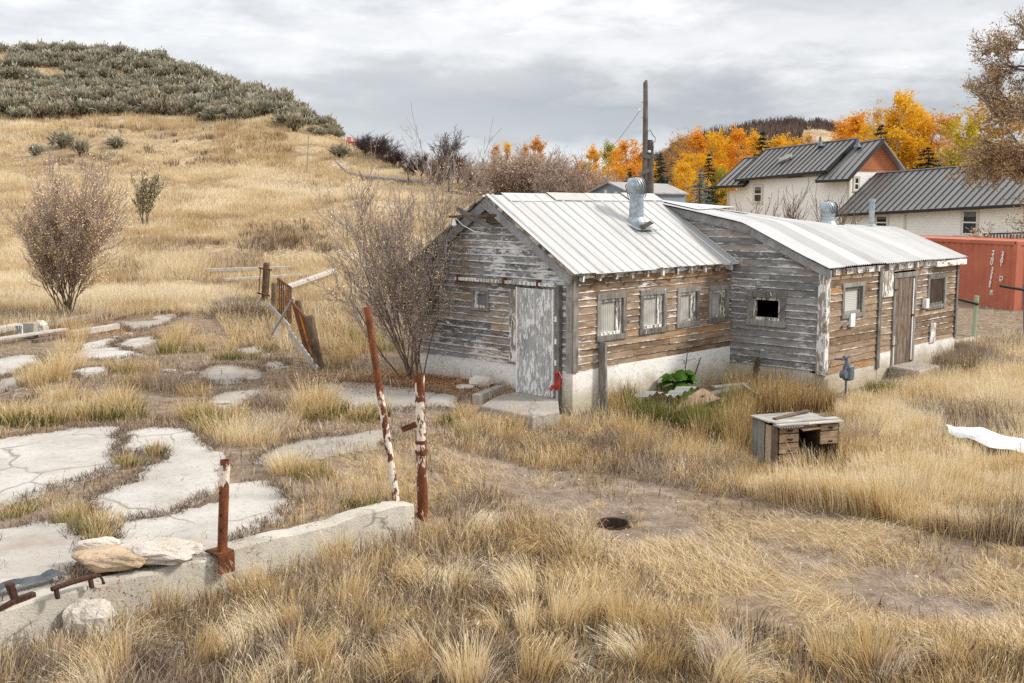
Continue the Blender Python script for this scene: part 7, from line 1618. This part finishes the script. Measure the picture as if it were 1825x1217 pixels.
for (x, y, n, h, nm, tn) in ((1425, 828, 90, .42, 'dry_grass', .5), (1445, 826, 90, .45, 'dry_grass', .45), (1470, 834, 120, .42, 'dry_grass', .5), (1508, 825, 200, .6, 'dry_grass', .45), (1525, 800, 260, .62, 'brown_weeds', .75), (1505, 770, 200, .6, 'dry_grass', .4), (1325, 800, 200, .75, 'dry_grass', .42), (1300, 790, 200, .7, 'dry_grass', .36), (1340, 846, 160, .3, 'dry_grass', .6), (1375, 856, 160, .22, 'dry_grass', .7), (1575, 715, 700, .48, 'green_grass', .42), (1560, 712, 400, .42, 'green_grass', .5), (1595, 708, 300, .4, 'green_grass', .38), (1062, 745, 260, .24, 'green_grass', .25), (1090, 742, 200, .2, 'green_grass', .3), (1240, 680, 200, .4, 'green_grass', .5), (1662, 672, 120, .2, 'green_grass', .2), (1310, 690, 200, .5, 'dry_grass', .7), (1345, 690, 160, .45, 'dry_grass', .7), (1400, 712, 200, .42, 'dry_grass', .5), (1250, 690, 120, .4, 'dry_grass', .6)):
    p = gz(x, y, 0); tuft(rg, nm, p, n, h, .26, tn, .28, (0, 0), .008)
# mats of flattened straw along the track and on open soil
n = 150000; Yv = np.exp(rg.uniform(np.log(8), np.log(22), n)); Xv = Yv * rg.uniform(-.2, .53, n); dpt = near_path(Xv, Yv); k = (dpt < 2.2) & (vnoise(Xv, Yv, .55, 81) * .6 + vnoise(Xv, Yv, 1.6, 82) * .6 + rg.normal(0, .06, n) > .63 + .08 * np.exp(-(dpt / .8) ** 2)); P, px, py = clean(rg, Xv[k], Yv[k]); k = ~inpoly(px, py, FORE); P = P[k]; n = len(P)
pd = PATH[-1] - PATH[1]; pa = atan2(pd[1], pd[0]); put('flattened_straw', P + (0, 0, .012), rg.uniform(.14, .42, n), .0045 * rg.uniform(.7, 1.4, n), pa + rg.normal(0, .55, n) + pi * (rg.random(n) < .5) + (vnoise(P[:, 0], P[:, 1], 1.0, 83) - .5) * 2.5, np.zeros((n, 2)), np.full(n, .985) - np.abs(rg.normal(0, .03, n)), np.clip(.74 + rg.normal(0, .17, n), 0, 1))
# sparse stems on the open soil everywhere near
P, px, py = sample(rg, 120000, None, (-.56, .56), (8, 48)); k = (near_path(P[:, 0], P[:, 1]) > .5) & (fbm(P[:, 0], P[:, 1], 1.5, 47) + rg.normal(0, .07, len(P)) > .47) & ~inpoly(px, py, FORE) & ~inpoly(px, py, MEAD); P = P[k]; P = P[~((P[:, 1] < 17) & (P[:, 0] < np.interp(P[:, 1], XBY, XBX) - .5)) | (rg.random(len(P)) < .3)]
a = rg.random(len(P)) < .6; fill(rg, 'dry_grass', P[a], .13, .009, .6, .50, .16, .4, .6, .3); fill(rg, 'brown_weeds', P[~a], .11, .009, .8, .45, .18, .4, .6, .3)
# terrace tufts, placed where the photograph has them: (px, py, count, height, radius, kind, tint)
TT = [(60, 690, 300, .5, .3, 0, .62), (95, 680, 400, .62, .34, 0, .66), (120, 660, 420, .7, .34, 0, .7), (100, 720, 300, .5, .32, 0, .6), (85, 738, 260, .22, .3, 1, .25), (110, 742, 260, .24, .3, 1, .28), (135, 720, 200, .4, .25, 0, .55), (60, 668, 160, .22, .25, 1, .3), (140, 610, 260, .62, .22, 0, .6), (128, 588, 160, .45, .2, 0, .5), (125, 628, 260, .5, .28, 0, .66),
      (10, 755, 260, .28, .26, 1, .24), (45, 757, 300, .30, .28, 1, .26), (75, 756, 260, .30, .26, 1, .26), (20, 748, 200, .45, .3, 0, .6), (55, 745, 200, .42, .3, 0, .55), (95, 756, 200, .26, .24, 1, .3), (145, 748, 260, .34, .28, 0, .55), (170, 745, 300, .32, .3, 1, .34), (195, 748, 240, .28, .26, 1, .3), (150, 738, 200, .45, .26, 0, .68), (205, 728, 260, .5, .28, 0, .66), (225, 738, 240, .36, .26, 1, .36), (215, 715, 200, .4, .26, 0, .6), (235, 745, 160, .25, .26, 1, .4),
      (315, 615, 320, .62, .3, 0, .62), (300, 630, 220, .4, .3, 1, .42), (325, 600, 200, .6, .22, 0, .68), (365, 615, 200, .4, .3, 0, .6), (345, 628, 160, .24, .3, 1, .34), (410, 640, 260, .26, .34, 1, .34), (440, 640, 220, .24, .3, 1, .36), (410, 625, 200, .5, .2, 0, .6), (425, 602, 160, .4, .25, 0, .55), (480, 625, 160, .25, .3, 1, .4),
      (255, 690, 260, .42, .4, 0, .45), (280, 695, 260, .42, .4, 2, .6), (310, 700, 300, .45, .42, 2, .62), (330, 690, 260, .42, .4, 2, .58), (215, 660, 200, .34, .3, 0, .42), (225, 665, 180, .24, .3, 1, .4), (345, 705, 200, .35, .3, 0, .5), (265, 660, 160, .3, .3, 0, .5), (180, 655, 140, .3, .26, 0, .6),
      (345, 745, 260, .42, .26, 0, .58), (365, 752, 260, .36, .28, 1, .36), (385, 765, 260, .30, .3, 1, .32), (400, 775, 240, .4, .28, 0, .6), (425, 785, 360, .42, .32, 0, .8), (455, 785, 420, .46, .34, 0, .84), (480, 775, 360, .45, .34, 2, .85), (440, 770, 240, .3, .3, 1, .34), (500, 765, 240, .4, .3, 0, .7), (410, 745, 220, .36, .3, 0, .6),
      (560, 735, 340, .7, .26, 0, .66), (580, 740, 300, .6, .26, 0, .6), (545, 745, 220, .5, .26, 0, .6), (598, 742, 260, .35, .24, 1, .34), (570, 748, 200, .28, .26, 1, .34), (520, 735, 200, .35, .34, 2, .6), (490, 730, 220, .35, .36, 2, .55), (470, 725, 180, .34, .3, 2, .58), (655, 748, 420, .24, .24, 1, .14), (672, 742, 300, .28, .22, 1, .2), (640, 750, 200, .18, .22, 1, .18),
      (505, 838, 300, .42, .16, 0, .82), (520, 835, 300, .36, .22, 0, .76), (545, 838, 300, .3, .26, 0, .5), (560, 845, 200, .25, .26, 1, .5), (600, 850, 200, .2, .4, 0, .66), (580, 890, 240, .22, .5, 0, .7), (640, 870, 300, .25, .5, 0, .68), (680, 860, 300, .3, .45, 0, .6), (632, 893, 160, .16, .14, 1, .2), (655, 895, 120, .2, .14, 1, .4), (700, 830, 240, .3, .4, 0, .58), (600, 800, 200, .2, .5, 2, .6),
      (282, 806, 260, .22, .14, 1, .4), (222, 826, 240, .2, .16, 1, .5), (250, 822, 160, .12, .18, 1, .45), (150, 905, 260, .14, .25, 0, .6), (130, 920, 300, .16, .22, 1, .55), (165, 940, 400, .2, .22, 1, .5), (185, 925, 240, .2, .2, 0, .62), (175, 965, 260, .2, .14, 1, .38), (25, 905, 360, .13, .26, 1, .3), (50, 898, 240, .1, .24, 1, .36), (5, 915, 200, .12, .2, 1, .3), (90, 885, 240, .1, .3, 0, .6), (310, 900, 200, .12, .26, 2, .6), (270, 905, 160, .1, .24, 2, .5), (340, 893, 160, .12, .22, 2, .5),
      (800, 745, 200, .2, .2, 1, .2), (815, 740, 200, .24, .2, 1, .24), (830, 735, 160, .42, .16, 0, .6), (850, 752, 260, .4, .22, 0, .6), (875, 745, 200, .35, .2, 0, .62), (905, 755, 240, .4, .24, 0, .58), (920, 740, 160, .45, .18, 0, .55), (960, 762, 240, .32, .26, 0, .55), (985, 760, 200, .3, .2, 2, .6), (835, 762, 200, .3, .2, 1, .5),
      (600, 655, 260, .45, .3, 0, .45), (620, 640, 260, .4, .35, 0, .5), (640, 630, 260, .5, .4, 0, .45), (590, 630, 200, .5, .3, 0, .5), (650, 610, 240, .5, .5, 1, .6), (610, 600, 240, .5, .5, 0, .45), (690, 625, 200, .35, .4, 1, .5)]
NMS = ['dry_grass', 'green_grass', 'brown_weeds']
for (x, y, n, h, r, kd, tn) in TT:
    p = gz(x, y, .33); wv = .0085 if y < 760 else .0065
    if kd == 1: tuft(rg, NMS[1], p, int(n * .85), h * .9, r, tn + .06, .42, (rg.normal(0, .1), 0), wv, .16); tuft(rg, 'dry_grass', p + (rg.normal(0, .08), rg.normal(0, .08), 0), int(n * .4), h * 1.35, r, .62, .42, (rg.normal(0, .12), 0), wv, .16)
    else: tuft(rg, NMS[kd], p, int(n * .9), h * .92, r, tn + .06, .45, (rg.normal(0, .14), rg.normal(0, .05)), wv, .15)
# matted dead stems over the terrace and up to the hill foot
P, px, py = sample(rg, 80000, None, (-.56, .02), (11, 46)); k = (P[:, 0] < np.interp(P[:, 1], XBY, XBX) + .4) & (fbm(P[:, 0], P[:, 1], 2.2, 71, 4) + rg.normal(0, .05, len(P)) > .46); P = P[k]; P = P[(P[:, 1] > 17) | (rg.random(len(P)) < .3)]
a = vnoise(P[:, 0], P[:, 1], 1.4, 72) + rg.normal(0, .15, len(P)) > .45; b_ = (~a) & (rg.random(len(P)) < .55)
fill(rg, 'brown_weeds', P[a], .12, .0095, .9, .50, .2, .5, .5, .35); fill(rg, 'dry_grass', P[b_], .15, .0095, .8, .60, .2, .5, .5, .4)
P, px, py = sample(rg, 90000, [(-60, 540), (300, 480), (620, 470), (620, 640), (420, 620), (380, 560), (180, 575), (-60, 610)], (-.56, -.1), (26, 60)); a = vnoise(P[:, 0], P[:, 1], 2.5, 73) + rg.normal(0, .15, len(P)) > .42
fill(rg, 'hillside_grass', P[a], .26, .014, .5, .62, .18, .5, .8, .3); fill(rg, 'brown_weeds', P[~a], .2, .013, .8, .58, .2, .5, .8, .3)
for i in range(60):
    q = G(rg.normal(430, 22), rg.normal(556, 9)); tuft(rg, 'brown_weeds', q, 90, rg.uniform(.3, .6), .5, rg.uniform(.2, .6), .9, (0, 0), .014, .16)
# pink-grey tumbled weeds
for (x, y, n, h, r) in ((1130, 800, 500, .3, .5), (1170, 815, 500, .34, .5), (1215, 835, 500, .34, .5), (1090, 790, 400, .25, .5), (1200, 795, 400, .35, .4), (870, 880, 420, .16, .35), (845, 895, 300, .15, .3), (1480, 915, 420, .2, .45), (1690, 690, 500, .4, .9), (1720, 670, 500, .4, .9), (1660, 700, 300, .35, .6), (600, 560, 500, .45, 1.2), (560, 560, 400, .4, 1.0), (640, 590, 300, .4, .9), (1790, 880, 260, .3, .5)):
    p = gz(x, y, 0); q = G(x, y); tuft(rg, 'brown_weeds', q, n, h, r, .62, .95, (0, 0), .007, .16)
# hillside straw
HILL = [(-60, 205), (250, 200), (450, 212), (620, 240), (680, 262), (745, 296), (860, 345), (885, 360), (840, 420), (620, 480), (590, 560), (330, 560), (100, 560), (-60, 600)]
P, px, py = sample(rg, 900000, HILL, (-.54, .0), (34, 122)); Y = P[:, 1]
pat = fbm(P[:, 0], P[:, 1] * 1.0, 7, 51, 5) + (vnoise(P[:, 0] * .35, P[:, 1], 2.2, 55) - .5) * .25; px_, py_ = proj(P); fen = inpoly(px_, py_, [(430, 470), (600, 470), (610, 670), (540, 670), (430, 570)]); k = (~fen | (rg.random(len(P)) < .35)) & (pat + rg.normal(0, .05, len(P)) > .485) & (rg.random(len(P)) < .62); P = P[k]; pat = pat[k]; n = len(P); Y = P[:, 1]
tn = .64 + (pat - .5) * 1.8 + rg.normal(0, .10, n) + (vnoise(P[:, 0], P[:, 1], 2.4, 57) - .5) * .35
put('hillside_grass', P, np.clip(rg.normal(.26, .09, n), .06, .6) * (.5 + 1.0 * vnoise(P[:, 0], P[:, 1], 1.6, 58)), np.interp(Y, [34, 120], [.012, .034]) * rg.uniform(.7, 1.4, n), rg.uniform(0, 2 * pi, n), np.zeros((n, 2)), np.abs(rg.normal(0, .35, n)), np.clip(tn, 0, 1))
Ph, qx, qy = sample(rg, 90000, SAGEZONE, (-.52, -.1), (86, 150)); fill(rg, 'hillside_grass', Ph, .3, .034, .4, .62, .15, .4, 2, .2)
for (x, y) in ((1050, 925), (1066, 888), (1136, 905), (1140, 922)): tuft(rg, 'dry_grass', gz(x, y, -.02), 50, .15, .1, .68, .8, (0, 0), .006, .14)
for (x0, x1, y0, y1, m, h, nm, tn) in ((262, 365, 470, 505, 150, .85, 'hillside_grass', .82), (520, 600, 470, 500, 60, .6, 'hillside_grass', .7), (230, 345, 218, 232, 60, .8, 'hillside_grass', .62), (385, 520, 225, 300, 150, .6, 'hillside_grass', .50), (0, 560, 205, 240, 130, .5, 'hillside_grass', .6), (560, 860, 270, 420, 160, .5, 'hillside_grass', .62), (0, 500, 330, 440, 160, .45, 'hillside_grass', .68), (170, 470, 430, 520, 110, .4, 'brown_weeds', .62), (430, 600, 400, 450, 70, .45, 'brown_weeds', .4), (100, 500, 225, 300, 90, .5, 'brown_weeds', .4)):
    for i in range(m):
        q = G(rg.uniform(x0, x1), rg.uniform(y0, y1)); tuft(rg, nm, q, 34, h * rg.uniform(.6, 1.2), rg.uniform(.25, .7), tn + rg.normal(0, .08), .3, (0, 0), .02 + .0001 * q[1], .1)
# dirt, straw bits and weeds creeping over the slab edges
for E_ in SLAB_EDGE:
    n = int(len(E_) * 17); i = rg.integers(0, len(E_), n); f = rg.random((n, 1)); q = E_[i] * (1 - f) + E_[(i + 1) % len(E_)] * f + rg.normal(0, .06, (n, 2)); k = vnoise(q[:, 0], q[:, 1], .5, 88) > .3; q = q[k]; n = len(q)
    put('edge_litter', np.stack([q[:, 0], q[:, 1], zland(q[:, 0], q[:, 1]) + rg.uniform(.03, .06, n)], 1), rg.uniform(.04, .16, n), .006 * rg.uniform(.6, 1.5, n), rg.uniform(0, 2 * pi, n), np.zeros((n, 2)), rg.uniform(.6, .98, n), np.clip(rg.normal(.40, .2, n), 0, 1))
# litter of fallen leaves
n = 9000; X = rg.normal(-1.75, 1.3, n); Y = rg.normal(22.2, .75, n); X2 = rg.normal(-12.2, 1.2, 3500); Y2 = rg.normal(31.3, .8, 3500); X3 = rg.uniform(-7, 10, 1400); Y3 = rg.uniform(9, 24, 1400)
Pl, _, _ = clean(rg, np.concatenate([X, X2, X3]), np.concatenate([Y, Y2, Y3]), False); V, Q = leaf_quads(Pl + np.stack([0 * Pl[:, 0], 0 * Pl[:, 0], rg.uniform(.02, .05, len(Pl))], 1), .024, rg, .85, .6)
o = np_mesh('fallen_leaves', V, Q, None, M_LITTER, None, tint=np.repeat(rg.uniform(.1, 1, len(Pl)), 4)); o['kind'] = 'stuff'
# small stones
n = 6500; Yv = np.exp(rg.uniform(np.log(8.5), np.log(34), n)); Xv = Yv * rg.uniform(-.5, .5, n); kk = (near_path(Xv, Yv) < 1.3) | ((Xv < np.interp(Yv, XBY, XBX)) & (rg.random(n) < .5)); Pl, px, py = clean(rg, Xv[kk], Yv[kk], False)
r_ = np.exp(rg.normal(np.log(.011), .45, len(Pl))); dirs = np.array([(1, 0, 0), (0, 1, 0), (-1, 0, 0), (0, -1, 0), (0, 0, .7), (0, 0, -.7)]); V = Pl[:, None] + dirs[None] * (r_[:, None, None] * rg.uniform(.6, 1.3, (len(Pl), 6, 1))) + np.array([0, 0, .012]); fc = np.array([(0, 1, 4), (1, 2, 4), (2, 3, 4), (3, 0, 4), (1, 0, 5), (2, 1, 5), (3, 2, 5), (0, 3, 5)])
o = np_mesh('gravel', V.reshape(-1, 3), None, (np.arange(len(Pl))[:, None, None] * 6 + fc[None]).reshape(-1, 3), M_ROCK, None); o['kind'] = 'stuff'

def finish():
    mats = {'edge_litter': M_WEED, 'dry_grass': M_DRY, 'brown_weeds': M_WEED, 'green_grass': M_GREEN, 'flattened_straw': M_DRY, 'hillside_grass': M_HAY}
    for nm, L in GR.items():
        P = np.concatenate([l[0] for l in L]); h, w, az = (np.concatenate([l[i] for l in L]) for i in (1, 2, 3)); B = np.concatenate([l[4] for l in L]); ln, tn = (np.concatenate([l[i] for l in L]) for i in (5, 6)); n = len(P)
        off = np.stack([np.cos(az), np.sin(az)], 1) * np.clip(ln, 0, .99)[:, None] + B; m = np.linalg.norm(off, axis=1); off = off / np.maximum(1, m / .985)[:, None]; m = np.minimum(m, .985); vz = np.sqrt(1 - m * m)
        wa = rg.uniform(0, 2 * pi, n); wd = np.stack([np.cos(wa), np.sin(wa) * .6, np.zeros(n)], 1) * w[:, None] * .5
        def at(f): 
            q = P.copy(); q[:, :2] += off * (h * f ** 1.6)[:, None]; q[:, 2] += h * (vz * f + (1 - vz) * np.where(ln > .9, .05, .28) * np.sin(np.minimum(f, 1) * pi)); return q
        b, md, tp = at(np.zeros(n)), at(np.full(n, .55)), at(np.ones(n))
        V = np.stack([b - wd * .8, b + wd * .8, md - wd, md + wd, tp], 1).reshape(-1, 3); i = np.arange(n)[:, None] * 5
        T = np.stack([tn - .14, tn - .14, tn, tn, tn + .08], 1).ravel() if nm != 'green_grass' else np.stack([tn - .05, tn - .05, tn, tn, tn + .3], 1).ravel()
        Qd, Td = i + np.array([[0, 1, 3, 2]]), i + np.array([[2, 3, 4]])
        if nm in ('dry_grass', 'brown_weeds'):      # seed heads
            s_ = np.where((h > .2) & (rg.random(n) < .22) & (P[:, 1] < 30))[0]; c_ = tp[s_]; dr = nrm3(tp[s_] - md[s_]); L_ = (.05 + .05 * rg.random(len(s_)))[:, None]; sw = wd[s_] / np.maximum(w[s_], 1e-6)[:, None] * 2 * rg.uniform(.003, .0065, (len(s_), 1))
            H_ = np.stack([c_ - dr * L_ * .7, c_ - sw - dr * L_ * .2, c_ + dr * L_ * .5 - np.array([0, 0, .012]), c_ + sw - dr * L_ * .2], 1).reshape(-1, 3); Qd = np.concatenate([Qd, len(V) + np.arange(len(s_) * 4).reshape(-1, 4)]); V = np.concatenate([V, H_]); T = np.concatenate([T, np.repeat(tn[s_] + .12, 4)])
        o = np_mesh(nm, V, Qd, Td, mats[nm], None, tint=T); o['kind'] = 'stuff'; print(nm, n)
finish()
